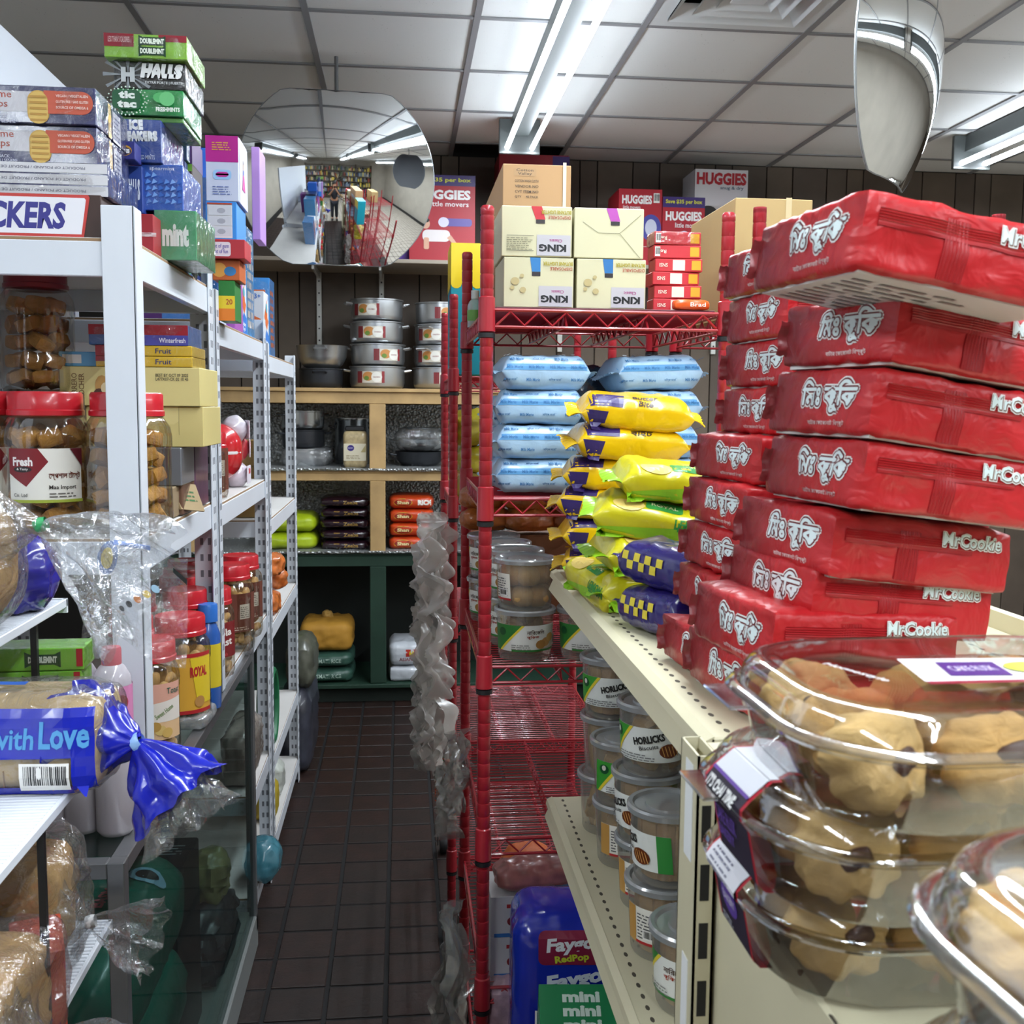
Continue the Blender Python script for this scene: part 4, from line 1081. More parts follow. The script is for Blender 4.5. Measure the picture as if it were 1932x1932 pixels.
for ci, cl in enumerate(C1 + C2):
    nm = ('lowest rear', 'middle rear', 'top rear', 'lowest front', 'middle front', 'topmost front')[ci]
    i = 0
    for gx in (-.085, -.015, .055, .11):
        for gy in (-.058, .0, .055):
            if abs(gx) > .1 and abs(gy) > .05: continue
            cookie(cl, (gx + q.uniform(-.006, .006), gy + q.uniform(-.006, .006), .03 + q.uniform(0, .006)), (R(q.uniform(35, 75)), R(q.uniform(-15, 15)), R(q.uniform(-50, 40))), i, 'golden chocolate-marked cookie in the %s clamshell' % nm, 'cookies in the %s clamshell' % nm); i += 1

# ------------------------------------------------------------------ goods on the red rack
ZT = 1.765
# lighter boxes, printed upside down
def king(kind):
    p = Print(); lc = ('c22430', 'b04aa8', '2c78b8', '2a6fae')[kind]; x = -.005 if kind != 1 else .0
    p.poly([(x - .006, .046), (x + .014, .046), (x + .021, .022), (x + .003, .022)] if kind < 2 else [(x - .012, .046), (x + .008, .046), (x + .008, .02), (x - .008, .02)], lc)
    p.rect(x + .003, .0145, x + .02, .0215, '2a2226') if kind < 2 else p.rect(x - .008, .012, x + .008, .0195, '2a2226')
    if kind == 1:
        for a, b in (((-.05, .02), (-.02, .0)), ((-.02, .0), (.02, .0)), ((.02, .0), (.06, -.045)), ((.02, .0), (.06, .035))):
            d = Vector((b[0] - a[0], b[1] - a[1])).normalized() * .0005; p.poly([(a[0] - d.y, a[1] + d.x), (b[0] - d.y, b[1] + d.x), (b[0] + d.y, b[1] - d.x), (a[0] + d.y, a[1] - d.x)], '8c8a6c')
        return p
    p.rect(0, -.044, .064, -.006, 'b9b6bd')
    p.text('KING', .03, -.03, .0125, '15151a', w=.05, rot=math.pi, bold=.05); p.text('Classic', .036, -.0165, .006, 'a02a7c', w=.024, rot=math.pi)
    p.text('DISPOSABLE', .042, .026, .006, 'a8432c', w=.042, rot=math.pi); p.text('BUTANE LIGHTER', .036, .0355, .0065, 'a89a24', w=.056, rot=math.pi, bold=.03)
    if kind == 0: p.rect(-.057, -.0085, -.006, -.0078, '333333'); p.rect(-.057, -.036, -.006, -.0353, '333333'); p.lines(-.057, -.034, -.006, -.01, 7, '77755c')
    else:
        for a, b, r_ in ((-.045, .002, .008), (-.03, -.014, .006), (-.05, -.01, .004), (-.032, .012, .004)): p.ell(a, b, r_, r_ * .9, 'b8a878', 12)
    return p
kn = ('red', 'purple', 'blue', 'blue')
for i, (x, z, nm) in enumerate((((0.252, 2.02, 1.899)[0], 1, 'upper left'), ((0.39, 2.02, 1.902)[0], 1, 'upper right'), ((0.256, 2.02, 1.809)[0], 0, 'lower left'), ((0.395, 2.02, 1.812)[0], 0, 'lower right'))):
    carton('lighter_box', (.1325, .17, .0925), (x, 2.095, ZT + z * .094), R((0, -.6, .4, 0)[i]), 'cream lighter box with a %s lighter picture, %s of the four' % (kn[i], nm), 'box', 'cdc8a6', prints={'front': king(i)}, group='cream lighter boxes on the red rack')
KRAFT = 'b08b62'
p = Print(); p.round(-.05, .028, -.002, .044, .002, 'a8845a'); p.text('Cotton\nValley', -.026, .036, .014, '4a3a2a', w=.036)
for i, t in enumerate(('COTTON WASH CLOTH', 'VENDOR NO', 'CVT ITEM NO', 'QTY     40 PACK')): p.text(t, -.022, .018 - i * .011, .0055, '4a3a2a', w=.05)
p.rect(.055, -.05, .062, .058, 'd6c9b0')
carton('cardboard_box', (.145, .5, .105), (.285, 2.53, 1.982), 0, 'tape wrapped cardboard box with black stencil print, above the lighter boxes', 'box', KRAFT, prints={'front': p}, rough=.7, flap='d9cfba')
p = Print(); p.rect(-.2, -.02, .1, .04, 'c9ccce'); p.lines(-.18, -.012, .05, .03, 5, '6b6b6b')
carton('cardboard_box', (.145, .5, .105), (.285, 2.53, 1.876), 0, 'cardboard box with a white paper label, under the stencilled one', 'box', KRAFT, prints={'left': p}, rough=.7)
carton('cardboard_box', (.145, .5, .109), (.285, 2.53, 1.766), 0, 'plain brown cardboard box, lowest of the stack by the red post', 'box', 'a07c55', rough=.7)
# small red match boxes
for i in range(6):
    p = Print(); fl = i < 3
    p.rect(-.012, -.01, .012, .01, 'e0dccf') if i < 4 else None
    p.rect(.025, -.009, .043, .009, 'e0a82c'); p.text('SNSI' if i < 4 else 'Red', -.03, 0, .007, 'f2e6d4', w=.016, rot=math.pi)
    if i > 3: p.bars(-.044, -.009, -.034, .009)
    carton('match_box', (.093, .055, .0245), ((0.531, 2.04, 1.854)[0] + .004 * math.sin(i * 2.4), 2.07, ZT + i * .0255 + .0), R(3 * math.sin(i * 4)), 'small red box with orange badge, number %s up in the slim stack' % ('one', 'two', 'three', 'four', 'five', 'six')[i], 'box', 'c8303a', prints={'front': p}, group='small red boxes beside the lighter boxes', wrap=i == 5)
b = MB(); b.soft((.07, .03, .02), .008, M('dd5a1e', .3, coat=.4), n=8, amp=.002, freq=40, c=(0, 0, .01)); o = b.build('snack_packet', None, ((0.55, 2, 1.775)[0], 2.01, ZT)); tag(o, 'small orange snack packet lying in front of the slim red boxes', 'packet')
p = Print(); p.text('Brad', .01, 0, .008, 'f0e8dc', w=.03); p.on(o, lambda u, v, h: (u, -.0155 - h, .01 + v))
p = Print()
for x in (-.02, -.005): p.poly([(x - .004, .03), (x, .036), (x + .004, .03), (x + .001, .03), (x + .001, .018), (x - .001, .018), (x - .001, .03)], '5a4630')
p.rect(-.024, .013, .0, .0142, '5a4630'); p.rect(.024, -.12, .036, .12, 'c8b68e')
carton('cardboard_box', (.16, .33, .235), ((0.667, 2.12, 1.888)[0] + .08, 2.285, ZT), 0, 'plain cardboard box with handling arrows behind the red biscuit stack', 'box', 'b59a68', prints={'front': p}, rough=.7, flap='d4c39c')
# orange snack bags stored behind the tubs
OB = M('b3642a', .35, coat=.3, var=.3, bump=.4, bscale=30)
om = MB(); om.soft((.11, .09, .05), .02, OB, n=10, amp=.009, freq=32, seed=3, puff=.2, c=(0, 0, .025)); om = om.mesh('snack_bag')
n = 0
for lv in range(2):
    for i, x in enumerate((.2, .3, .4, .5)):
        o = put('snack_bag', om, None, (x, 2.52 - .02 * (i % 2), 1.286 + lv * .052), (0, 0, R(20 * i + 35 * lv))); n += 1
        tag(o, 'orange-brown snack bag behind the tubs, %s row, number %s from the aisle' % (('lower', 'upper')[lv], ('one', 'two', 'three', 'four')[i]), 'snack bag', 'orange-brown snack bags on the red rack')
ob2 = MB(); ob2.box((-.2, -.05, 0), (.2, .05, .19), M('7a4a2a', .7), .004); tag(ob2.build('snack_carton', None, (.37, 2.52, 1.086), smooth=0), 'brown carton that carries the orange snack bags behind the tubs', 'box')
# hanging end of orange bags by the far post
for i in range(3):
    o = put('snack_bag', om, None, (.178, 2.68, 1.02 + i * .1), (R(90), R(20 * i), R(80))); tag(o, 'orange snack bag hanging by the rear red post, %s of three' % ('lowest', 'middle', 'top')[i], 'snack bag', 'orange snack bags hanging on a strip')
# toys and boxes on the low tiers
def soft_thing(name, size, r_, mat, loc, rot, label, cat, n=12, amp=.004, freq=26, seed=1, puff=.15, g=None, **kw):
    b = MB(); b.soft(size, r_, mat, n=n, amp=amp, freq=freq, seed=seed, puff=puff, c=(0, 0, size[2] / 2), **kw)
    o = b.build(name, None, loc, rot); tag(o, label, cat, g); return o, b
soft_thing('toy_ball', (.13, .12, .09), .045, M('c4602a', .6, var=.2), (.3, 2.42, .441), 0, 'orange soft toy on the lower red rack tier, seen through wires', 'toy', amp=.006)
soft_thing('toy_cushion', (.16, .12, .085), .04, M('5d7fa8', .6, var=.2), (.42, 2.36, .441), R(20), 'blue soft toy between orange ones on the lower red rack tier', 'toy', amp=.006)
soft_thing('toy_ball', (.1, .1, .08), .04, M('b8562a', .6, var=.2), (.53, 2.42, .441), 0, 'orange soft toy at the back of the lower red rack tier', 'toy', amp=.006)
for i, z in enumerate((.4365, .521)):
    p = Print(); p.ell(-.025, -.01, .009, .009, '8a2e2e', 12); p.ell(.03, -.01, .009, .009, '9a3a32', 12); p.rect(-.035, .018, -.012, .026, 'b03438'); p.rect(.012, .018, .035, .026, '2f8a4a'); p.rect(-.06, -.042, .06, -.034, '3c7ac0')
    carton('treat_box', (.135, .12, .0835), (.243, 2.08, z), 0, 'white treat box with cupcake pictures, %s of two behind the soda pack' % ('lower', 'upper')[i], 'box', 'cfd0d2', prints={'front': p}, group='white treat boxes low on the red rack')
soft_thing('candy_bag', (.16, .08, .05), .02, M('a86a66', .3, coat=.5, var=.4, vscale=30), (.27, 2.07, .606), R(10), 'pink and brown candy bag on the white treat boxes', 'bag', amp=.008)
soft_thing('plush_toy', (.1, .09, .09), .045, M('cfcdd0', .9, bump=.6, bscale=120), (.375, 2.1, .63), 0, 'white furry plush toy above the soda pack', 'plush toy', amp=.004)
soft_thing('candy_bag', (.07, .1, .11), .02, M('b89aa8', .3, coat=.5, var=.4, vscale=40), (.205, 2.03, .325), 0, 'pale pink sweet bag squeezed beside the soda pack', 'bag', amp=.006)
SODA, sb = soft_thing('soda_pack', (.22, .17, .33), .035, M('1d30b4', .2, coat=.7, var=.12), (.312, 1.865, .335), R(-4), 'blue shrink-wrapped soda bottle pack standing low by the red rack', 'soda pack', n=18, amp=.003, freq=16, seed=4, puff=.06)
carton('cardboard_box', (.2, .15, .33), (.312, 1.87, 0), 0, 'plain cardboard box on the floor under the blue soda pack', 'box', KRAFT, rough=.7)
p = Print(); p.round(-.035, .065, .08, .125, .012, '8a1f42'); p.text('Faygo', .022, .1, .03, 'e9eef6', w=.085, rot=.1, bold=.04, shear=.15); p.text('RedPop', .025, .076, .016, 'c8d23a', w=.06, rot=.12, bold=.04)
p.text('Faygo', .03, .035, .034, 'dfe9fa', w=.1, rot=.18, bold=.05, shear=.15); p.ell(.035, -.035, .075, .045, '1f6cc8', 24); p.text('Faygo', .06, -.035, .036, 'dfe9fa', w=.09, rot=.25, bold=.05, shear=.15); p.bars(-.04, -.055, .01, -.02)
p.on(SODA, draped(sb, (-.03, -.085, .19), (1, 0, 0), (0, 0, 1), (0, -1, 0)), 'printed_wrap', cut=.012, lift=.0012)
p = Print(); 
for i in range(4): p.text('mini', -.005, .032 - i * .024, .016, 'd8ebe0', w=.055, bold=.05)
pt = Print()
for i in range(4): pt.text('mini', .0, .04 - i * .026, .018, 'd8ebe0', w=.06, bold=.05)
pl = Print(); pl.text('mini', 0, .03, .02, 'd8ebe0', w=.06, bold=.05)
carton('biscuit_box', (.14, .13, .09), ((0.297, 1.66, 0.553)[0], 1.66, .5), (R(24), 0, R(-5)), 'green box printed with mini in white, at the bottom edge', 'box', '1f8552', prints={'front': p, 'top': pt, 'left': pl})
carton('cardboard_box', (.2, .16, .485), (.3, 1.64, .0), 0, 'plain cardboard box on the floor under the green mini box', 'box', KRAFT, rough=.7)
# far red rack: yellow snack bags, teal box, bottle
yb = MB(); yb.soft((.13, .1, .075), .02, M('c2b62c', .3, coat=.4, var=.35, vscale=22), n=12, amp=.012, freq=26, seed=8, puff=.2, c=(0, 0, .0375)); yb = yb.mesh('snack_bag')
for i, (z, s) in enumerate(((1.306, 1), (1.385, 1), (1.465, 1.25))):
    o = put('snack_bag', yb, None, (.225, 3.1, z), (0, 0, R(30 * i))); o.scale = (s, s, s); tag(o, 'yellow-green snack bag on the far red rack, %s' % ('bottom of the pile', 'middle of the pile', 'top of the pile')[i], 'snack bag', 'yellow-green snack bags on the far red rack')
p = Print(); p.rect(-.1, .07, .1, .185, 'e4c81a')
for i in range(6): p.ell(-.085 + i * .034, .07, .017, .012, 'e4c81a', 10)
pf = Print(); pf.rect(-.06, .07, .06, .185, 'e4c81a'); 
for i in range(4): pf.ell(-.045 + i * .03, .07, .015, .012, 'e4c81a', 10)
carton('toy_box', (.12, .2, .37), (.2, 3.16, 1.668), 0, 'tall teal box with scalloped yellow top on the far red rack', 'box', '1796a8', prints={'left': p, 'front': pf})
k = MB(); k.lathe([(.0005, 0), (.018, 0), (.018, .05), (.014, .06), (.008, .066), (.008, .085), (.0005, .085)], clear('d8e4dc', haze=.4), 16); o = k.build('plastic_bottle', None, (.172, 2.52, 1.7625)); tag(o, 'small clear bottle behind the red post near the teal box', 'bottle')
k = MB(); k.lathe([(.0185, .015), (.0185, .04)], M('6aa04a', .5), 16); k.build('label_band', o); k = MB(); k.lathe([(.0095, .066), (.0095, .086), (.0005, .087)], M('d8dcd8', .4), 12); k.build('cap', o)
# grey plastic carrier bags hung on the side of the far rack
GB = clear('f2f1ee', gloss=.14, rough=.2, haze=.3, edge=.55)
def crumple(loc, w, d, h, n, seed, m):
    """a crushed film bag: folded sheets with sharp random creases"""
    k = MB(); q = random.Random(seed)
    for i in range(n):
        ox, oy, oz = (q.uniform(-.3, .3) * d, q.uniform(-.3, .3) * w, q.uniform(-.12, .12) * h); a0 = q.uniform(-.6, .6); ww = w * q.uniform(.6, 1.05); hh = h * q.uniform(.6, 1.05)
        def fn(u, v):
            p = Vector((a0 * 3, u * 2.4 * ww / w + i * 9.1 + seed, v * 2.3 * hh / h)); e = sum(abs(noise.noise(p * f)) / f for f in (1, 2.1)); pinch = .45 + .55 * math.sin(math.pi * min(1, v * 1.1 + .02)) ** .5
            y = (u - .5) * ww * pinch * (1 + .25 * noise.noise(p * .7)); x = (e - .45) * d * 1.6
            return (ox + x * math.cos(a0) - y * math.sin(a0), oy + y * math.cos(a0) + x * math.sin(a0), oz + v * hh + .03 * h * noise.noise(p * 1.9))
        k.grid(fn, 30, 44, m)
    return k
for i, (x, y, z, w, h, c) in enumerate(((.1, 2.97, .97, .1, .29, 'top'), (.092, 2.96, .75, .11, .3, 'middle'), (.1, 2.96, .53, .1, .28, 'lowest'))):
    o = crumple((0, 0, 0), w, .075, h, 5, i * 5 + 3, GB).build('carrier_bag', None, (x, y, z), smooth=70)
    tag(o, 'crumpled pale grey carrier bag hung on the far red rack, %s one' % c, 'plastic bag', 'grey carrier bags hanging by the aisle')
GBX = clear('dcdbd8', gloss=.12, rough=.15, haze=.16, edge=.5)
o = crumple((0, 0, 0), .13, .05, .34, 3, 51, GBX).build('carrier_bag', None, (.108, 2.1, .18), smooth=25); tag(o, 'torn clear plastic bag dangling low by the front red post', 'plastic bag')
o = crumple((0, 0, 0), .1, .05, .22, 3, 57, GBX).build('carrier_bag', None, (.12, 2.35, .62), smooth=25); tag(o, 'tangled clear plastic wrap caught between the red racks', 'plastic bag')
# cleaning brushes hanging low
for i, (c, y, z) in enumerate((('c4582a', 2.992, .5), ('2c8a3c', 3.048, .54))):
    r = empty('cleaning_brush', (.13, y, z), 0, '%s bristled cleaning brush hanging at the aisle side' % ('orange', 'green')[i], 'brush', 'brushes hanging between the red racks')
    k = MB(); k.box((-.008, -.012, -.06), (.008, .012, .06), M(c, .5), .004); k.build('brush_head', r)
    k = MB()
    for j in range(26): k.tube([(-.006, -.01 + .02 * (j % 2), -.055 + j * .0044), (-.035, -.012 + .024 * (j % 2), -.06 + j * .0048)], .0022, M(c, .5), 4)
    k.build('bristles', r)['kind'] = 'stuff'
    k = MB(); k.tube([(0, 0, .06), (0, 0, .16)], .006, M('d8d8d4', .5), 8); k.build('handle', r)

# ------------------------------------------------------------------ nappy boxes on the wall shelf
NZ = 2.3305
def nappy(w, h, kind):
    p = Print(); 
    if kind == 'save':
        p.rect(-w / 2, h / 2 - .055, w / 2, h / 2, '3c2a6e'); p.text('Save $35 per box', 0, h / 2 - .027, .026, 'cfcf3a', w=w * .86, bold=.03)
        p.text('HUGGIES', 0, h / 2 - .1, .045, 'f2f0f0', w=w * .84, bold=.045); p.text('little movers', w * .1, h / 2 - .147, .026, 'efe6e6', w=w * .6)
        p.round(w * .02, -.04, w * .45, .0, .015, '5a4a9c'); p.ell(w * .02, -.02, .028, .026, 'd9d5ea', 16)
        p.ell(-w * .25, -.03, .022, .026, 'd9a68c', 14); p.ell(-w * .25, -.012, .02, .012, '2a1c18', 12); p.round(-w * .3, -.12, w * .12, -.06, .025, 'e8e0e0'); p.round(-w * .28, -.16, -w * .2, -.1, .008, 'd9a68c'); p.poly([(w * .07, -.1), (w * .22, -.15), (w * .24, -.135), (w * .13, -.085)], 'd9a68c')
        p.rect(w * .36, -h / 2 + .03, w * .44, -h / 2 + .06, 'f0f0f0')
    elif kind == 'snug':
        p.text('HUGGIES', 0, h / 2 - .05, .06, 'b3202e', w=w * .92, bold=.05); p.text('snug & dry', w * .2, h / 2 - .1, .022, '2d4a6a', w=w * .44); p.ell(-w * .25, -.0, .05, .06, 'd8a88e', 16); p.ell(-w * .24, .045, .05, .035, '221a18', 14); p.poly([(-w * .25 - .016, -.032), (-w * .25 + .016, -.032), (-w * .25, -.046)], 'b0505a'); p.round(w * .02, .02, w * .42, .055, .015, 'b3202e'); p.round(-w * .42, -.14, -w * .02, -.06, .04, 'e9e9ec')
    else:
        p.text('HUGGIES', -w * .08, h / 2 - .055, .042, 'f2f0f0', w=w * .68, bold=.045); p.text('little movers', -w * .2, h / 2 - .095, .018, 'efe6e6', w=w * .4); p.bars(w * .3, h / 2 - .07, w * .44, h / 2 - .02)
        p.ell(w * .25, -.0, .055, .07, '4a4a9c', 20); p.ell(w * .25, -.0, .032, .045, 'c9cbe0', 16); p.rect(-w * .4, -.1, w * .4, -.098, 'd9c8c8')
    return p
def nbox(px0, px1, z, h, y, kind, label, base='b01f2e', d=.3, rot=0.):
    w = px1 - px0
    return carton('nappy_box', (w, d, h), ((px0 + px1) / 2, y + d / 2, z), rot, label, 'box', base, prints={'front': nappy(w, h, kind)}, group='nappy boxes on the wall shelf')
nbox((0.04, 5.66, 2.765)[0], (0.384, 5.66, 2.776)[0], NZ, .44, 5.66, 'save', 'red nappy box with crawling baby, partly behind the round mirror')
nbox((1.145, 5.66, 2.745)[0], (1.379, 5.66, 2.752)[0], NZ, .4, 5.66, 'red', 'red nappy box left of the one with the purple band')
nbox((1.383, 5.66, 2.719)[0], (1.613, 5.66, 2.726)[0], NZ, .365, 5.66, 'save', 'narrow red nappy box with purple savings band, above the slim red boxes', d=.15)
nbox((1.599, 5.82, 2.881)[0], (1.897, 5.82, 2.891)[0], NZ, .55, 5.82, 'snug', 'white nappy box with laughing baby face', 'd8d8dc', d=.26)
nbox((1.852, 5.68, 2.737)[0], (2.091, 5.68, 2.744)[0], NZ, .375, 5.68, 'red', 'red nappy box right of the white one', d=.13)
p = Print(); p.text('HUGGIES', .07, -.06, .045, 'e9e2e2', w=.3, rot=-math.pi / 2, bold=.07); p.rect(.1, -.28, .19, .28, '3c2a6e')
carton('nappy_box', (.37, .28, .57), ((0.696, 5.7, 2.903)[0], 5.85, NZ), 0, 'red nappy box turned on end under the ceiling light', 'box', '8f1d2c', prints={'front': p}, group='nappy boxes on the wall shelf')
carton('nappy_box', (.14, .28, .12), ((-0.015, 5.72, 2.396)[0], 5.85, NZ), 0, 'small purple box mostly hidden behind the round mirror', 'box', '5a2f9c', group='nappy boxes on the wall shelf')

# ------------------------------------------------------------------ cooking pots
ALU = M('c3c6c9', .3, .9, var=.1, vscale=5); DARK = M('3b3d42', .35, .6); STEEL = M('a9adb0', .22, .95)
def pot(loc, rad, h, m, label, sticker=True, flare=.0, rot=0, g='metal cooking pots on the storage shelving', lid=False, wide=False):
    r = empty('cooking_pot', loc, R(rot), label, 'pot', g)
    if wide: prof = [(.0005, .002), (rad * .6, .0), (rad * .78, .02), (rad * .93, h * .5), (rad * .98, h * .97), (rad, h), (rad * .985, h), (rad * .96, h * .95), (rad * .9, h * .5), (rad * .7, .03), (.0005, .02)]
    else: prof = [(.0005, .002), (rad * .86, .0), (rad * .95, .01), (rad * .98, .03), (rad * .98, h * .93), (rad * 1.02, h * .95), (rad * 1.02, h), (rad * .96, h), (rad * .95, .02), (.0005, .015)]
    k = MB(); k.lathe(prof, m, 40); k.build('bowl', r)
    for s in (-1, 1):
        k = MB(); a0 = R(0 if s > 0 else 180)
        k.tube([(rad * .97 * s, -.035, h * .78), ((rad + .026) * s, -.03, h * .83), ((rad + .028) * s, .03, h * .83), (rad * .97 * s, .035, h * .78)], .0055, m, 6); k.build('handle', r)
    if lid: k = MB(); k.lathe([(rad * 1.0, h), (rad * .96, h + .012), (rad * .5, h + .02), (.0005, h + .022)], m, 36); k.build('lid', r); k = MB(); k.lathe([(.012, h + .02), (.016, h + .035), (.0005, h + .04)], DARK, 12); k.build('knob', r)
    if sticker:
        p = Print(); p.rect(-.075, -.03, .075, .03, 'd8d2c4', n=8); p.rect(-.075, -.03, -.045, .03, '7a2a2e', n=2); p.ell(-.012, .004, .03, .024, 'c98a4c', 14); p.ell(-.02, -.006, .014, .012, '6a8a3a', 10); p.rect(.06, -.03, .075, .03, '8c2a2e'); p.ell(.034, 0, .028, .028, 'e9e6de', 16); p.text('CALDERO', .034, 0, .007, '8c2a2e', w=.036)
        p.on(r, roundwall(lambda z: rad * .98, h * .5, -90 - rot + 25 * math.sin(rot * 3)), 'printed_label', smooth=40, cut=.02)
    return r
PZ0 = 1.6665
xs1 = (-0.125, 5.76, 1.9)[0]; xs2 = (0.171, 5.78, 1.905)[0]
for j in range(4):
    pot((xs1 - .004 + .004 * math.sin(j * 2), 5.76, PZ0 + j * .1165), .148 - .003 * j, .115, ALU, 'aluminium pot with food sticker, %s of the stack left of the red posts' % ('lowest', 'second lowest', 'second highest', 'top')[j], rot=(4, -8, -3, 12)[j])
    pot((xs2 + .03, 5.79, PZ0 + j * .1165 * .98), .14 - .004 * j, .113, ALU, 'aluminium pot with food sticker, %s of the stack beside the red posts' % ('lowest', 'second lowest', 'second highest', 'top')[j], rot=(-50, 54, 58, -52)[j])
xb_ = (-0.423, 5.74, 1.783)[0]
pot((xb_, 5.74, PZ0), .115, .1, DARK, 'dark pot under the wide aluminium basin', sticker=False, rot=90)
pot((xb_ + .005, 5.74, PZ0 + .102), .138, .118, ALU, 'wide aluminium basin with two handles on the dark pot', sticker=False, rot=90, wide=True)
MZ = 1.2465
xm = (-0.524, 5.76, 1.333)[0]
for j in range(3): pot((xm, 5.78, MZ + j * .1), .115, .098, (ALU, DARK, STEEL)[j], 'metal pan on the middle back shelf, %s of three by the rack' % ('lowest', 'middle', 'top')[j], sticker=False, rot=20 * j)
b = MB(); b.soft((.26, .24, .1), .05, clear('e6e8ea', gloss=.12, rough=.15, haze=.15, bump=.8, bscale=22), n=14, amp=.012, freq=16, seed=2, c=(0, 0, .05)); tag(b.build('plastic_wrap', None, (xm + .02, 5.78, MZ + .001)), 'clear plastic wrapped around the lowest pan by the rack', 'plastic wrap')
xj = (-0.267, 5.85, 1.359)[0]
pot((xj - .0, 5.9, MZ), .1, .26, STEEL, 'tall steel stock pot behind the black-lidded jar', sticker=False)
r = empty('spice_jar', ((-0.243, 5.7, 1.337)[0], 5.66, MZ), 0, 'square plastic jar of pale powder with black lid and cream label', 'jar')
k = MB(); k.soft((.125, .11, .195), .022, M('b9a57c', .35, coat=.4, var=.25, vscale=60), n=12, c=(0, 0, .0985)); k.build('body', r)
k = MB(); k.box((-.052, -.045, .195), (.052, .045, .222), M('191a1c', .4), .006); k.build('lid', r)
p = Print(); p.rect(-.058, -.045, .058, .045, 'd6cdb4'); p.ell(-.022, .022, .018, .016, '3a2c7a', 16); p.text('BAKERY', -.022, .022, .005, 'e4e0f0', w=.026); p.lines(-.045, -.035, .03, -.012, 3, '8a7c58'); p.poly([(.03, .0), (.056, .0), (.056, .04)], 'b0a070'); p.on(r, lambda u, v, h: (u, -.0552 - h, .085 + v), 'printed_label')
xr = (0.097, 5.75, 1.308)[0]
pot((xr, 5.78, MZ), .135, .085, DARK, 'black frying pan under the clear bowls on the middle back shelf', sticker=False, rot=10, wide=True)
for j, (rr, h, z, n_) in enumerate(((.115, .065, .087, 'larger'), (.082, .06, .154, 'smaller'))): pot((xr - .005, 5.78, MZ + z), rr, h, STEEL, '%s bright steel bowl stacked above the black frying pan' % n_, sticker=False, wide=True)
b = MB(); b.soft((.26, .22, .12), .05, clear('eef0f2', gloss=.12, rough=.12, haze=.08, bump=.8, bscale=22), n=14, amp=.012, freq=16, seed=7, c=(0, 0, .06)); tag(b.build('plastic_wrap', None, (xr, 5.78, MZ + .09)), 'clear plastic bag draped around the stacked steel bowls', 'plastic wrap')

# ------------------------------------------------------------------ rice and grain bags
def sack(name, loc, size, col, label, g, prn=None, seed=1, rot=0, rough=.4, amp=.006, puff=.25, coat=.2, rf=.38):
    b = MB(); b.soft(size, min(size) * rf, M(col, rough, coat=coat, var=.15, bump=.3, bscale=18), n=14, amp=amp, freq=15, seed=seed, puff=puff, c=(0, 0, size[2] / 2))
    o = b.build(name, None, loc, R(rot)); tag(o, label, 'bag', g)
    if prn: prn.on(o, draped(b, (0, -size[1] / 2, size[2] / 2), (1, 0, 0), (0, 0, 1), (0, -1, .1)), 'printed_name', cut=.02)
    return o
LZ = .814
xg = (-0.595, 5.75, 0.892)[0]
for j in range(2): sack('rice_bag', (xg, 5.76, LZ + j * .098), (.28, .3, .086), 'a8bc1c', 'lime green bag on the lower back shelf, %s of two' % ('lower', 'upper')[j], 'lime green bags at the aisle end', seed=j + 1)
xd = (-0.296, 5.75, 0.948)[0]
for j in range(5):
    p = Print(); p.rect(-.06, -.012, -.03, .012, '8a6a2a'); p.text('Zeeba', .03, .0, .018, '9c7c3c', w=.075, bold=.03)
    sack('rice_bag', (xd + .004 * math.sin(j * 3), 5.75, LZ + j * .057), (.245, .28, .048), '2a1620', 'dark purple rice bag, number %s from the bottom of its stack' % ('one', 'two', 'three', 'four', 'five')[j], 'dark purple rice bags', p, seed=j + 5, puff=.3, rough=.25, coat=.6)
xo = (0.052, 5.75, 0.948)[0]
for j in range(4):
    p = Print(); p.ell(-.045, .0, .05, .022, 'c7952a', 18); p.ell(-.045, .0, .045, .018, '8c2416', 18); p.text('Shan', -.045, 0, .017, 'f0dca0', w=.06, bold=.04); p.text('RICE', .068, 0, .024, 'f2ece2', w=.066, bold=.08)
    sack('rice_bag', (xo, 5.75, LZ + j * .073), (.23, .28, .067), 'd0471c', 'orange-red rice bag with yellow emblem, number %s from the bottom' % ('one', 'two', 'three', 'four')[j], 'orange-red rice bags', p, seed=j + 11, puff=.15, amp=.004)
BZ = .1065
xk = (-0.401, 5.72, 0.184)[0]
for j in range(2):
    p = Print(); p.text('BASMATI RICE', 0, 0, .02, 'b8ccc0', w=.16)
    sack('rice_sack', (xk, 5.75, BZ + j * .082), (.27, .32, .072), '35564a', 'dark green rice sack, %s under the orange sack' % ('lower one', 'upper one')[j], 'dark green rice sacks', p, seed=j + 21)
o = sack('rice_sack', (xk, 5.75, BZ + .166), (.27, .3, .15), 'b9862c', 'orange woven sack tied at the top, at the aisle end', None, seed=25, rough=.7, coat=0., puff=.12, amp=.009, rf=.24)
k = MB(); k.soft((.05, .05, .05), .015, M('b08a44', .7), n=8, amp=.012, freq=40, c=(0, 0, .165)); k.build('tied_neck', o)
xw = (0.051, 5.72, 0.177)[0]
for j in range(2):
    p = Print(); p.rect(-.03, -.01, .03, .03, 'c0392c'); p.rect(-.012, -.002, .012, .02, 'd8c23a'); p.text('ASIAN RICE', 0, -.024, .018, '8a3a3c', w=.13)
    sack('rice_sack', (xw, 5.74, BZ + j * (.088 if j == 0 else .084)), (.23, .3, .078 if j == 0 else .12), 'c9cdd4', 'white rice sack on the green bottom board, %s' % ('underneath', 'on top with red emblem')[j], 'white rice sacks', p if j else None, seed=j + 31, rough=.3, coat=.3, puff=.12, rf=.24)

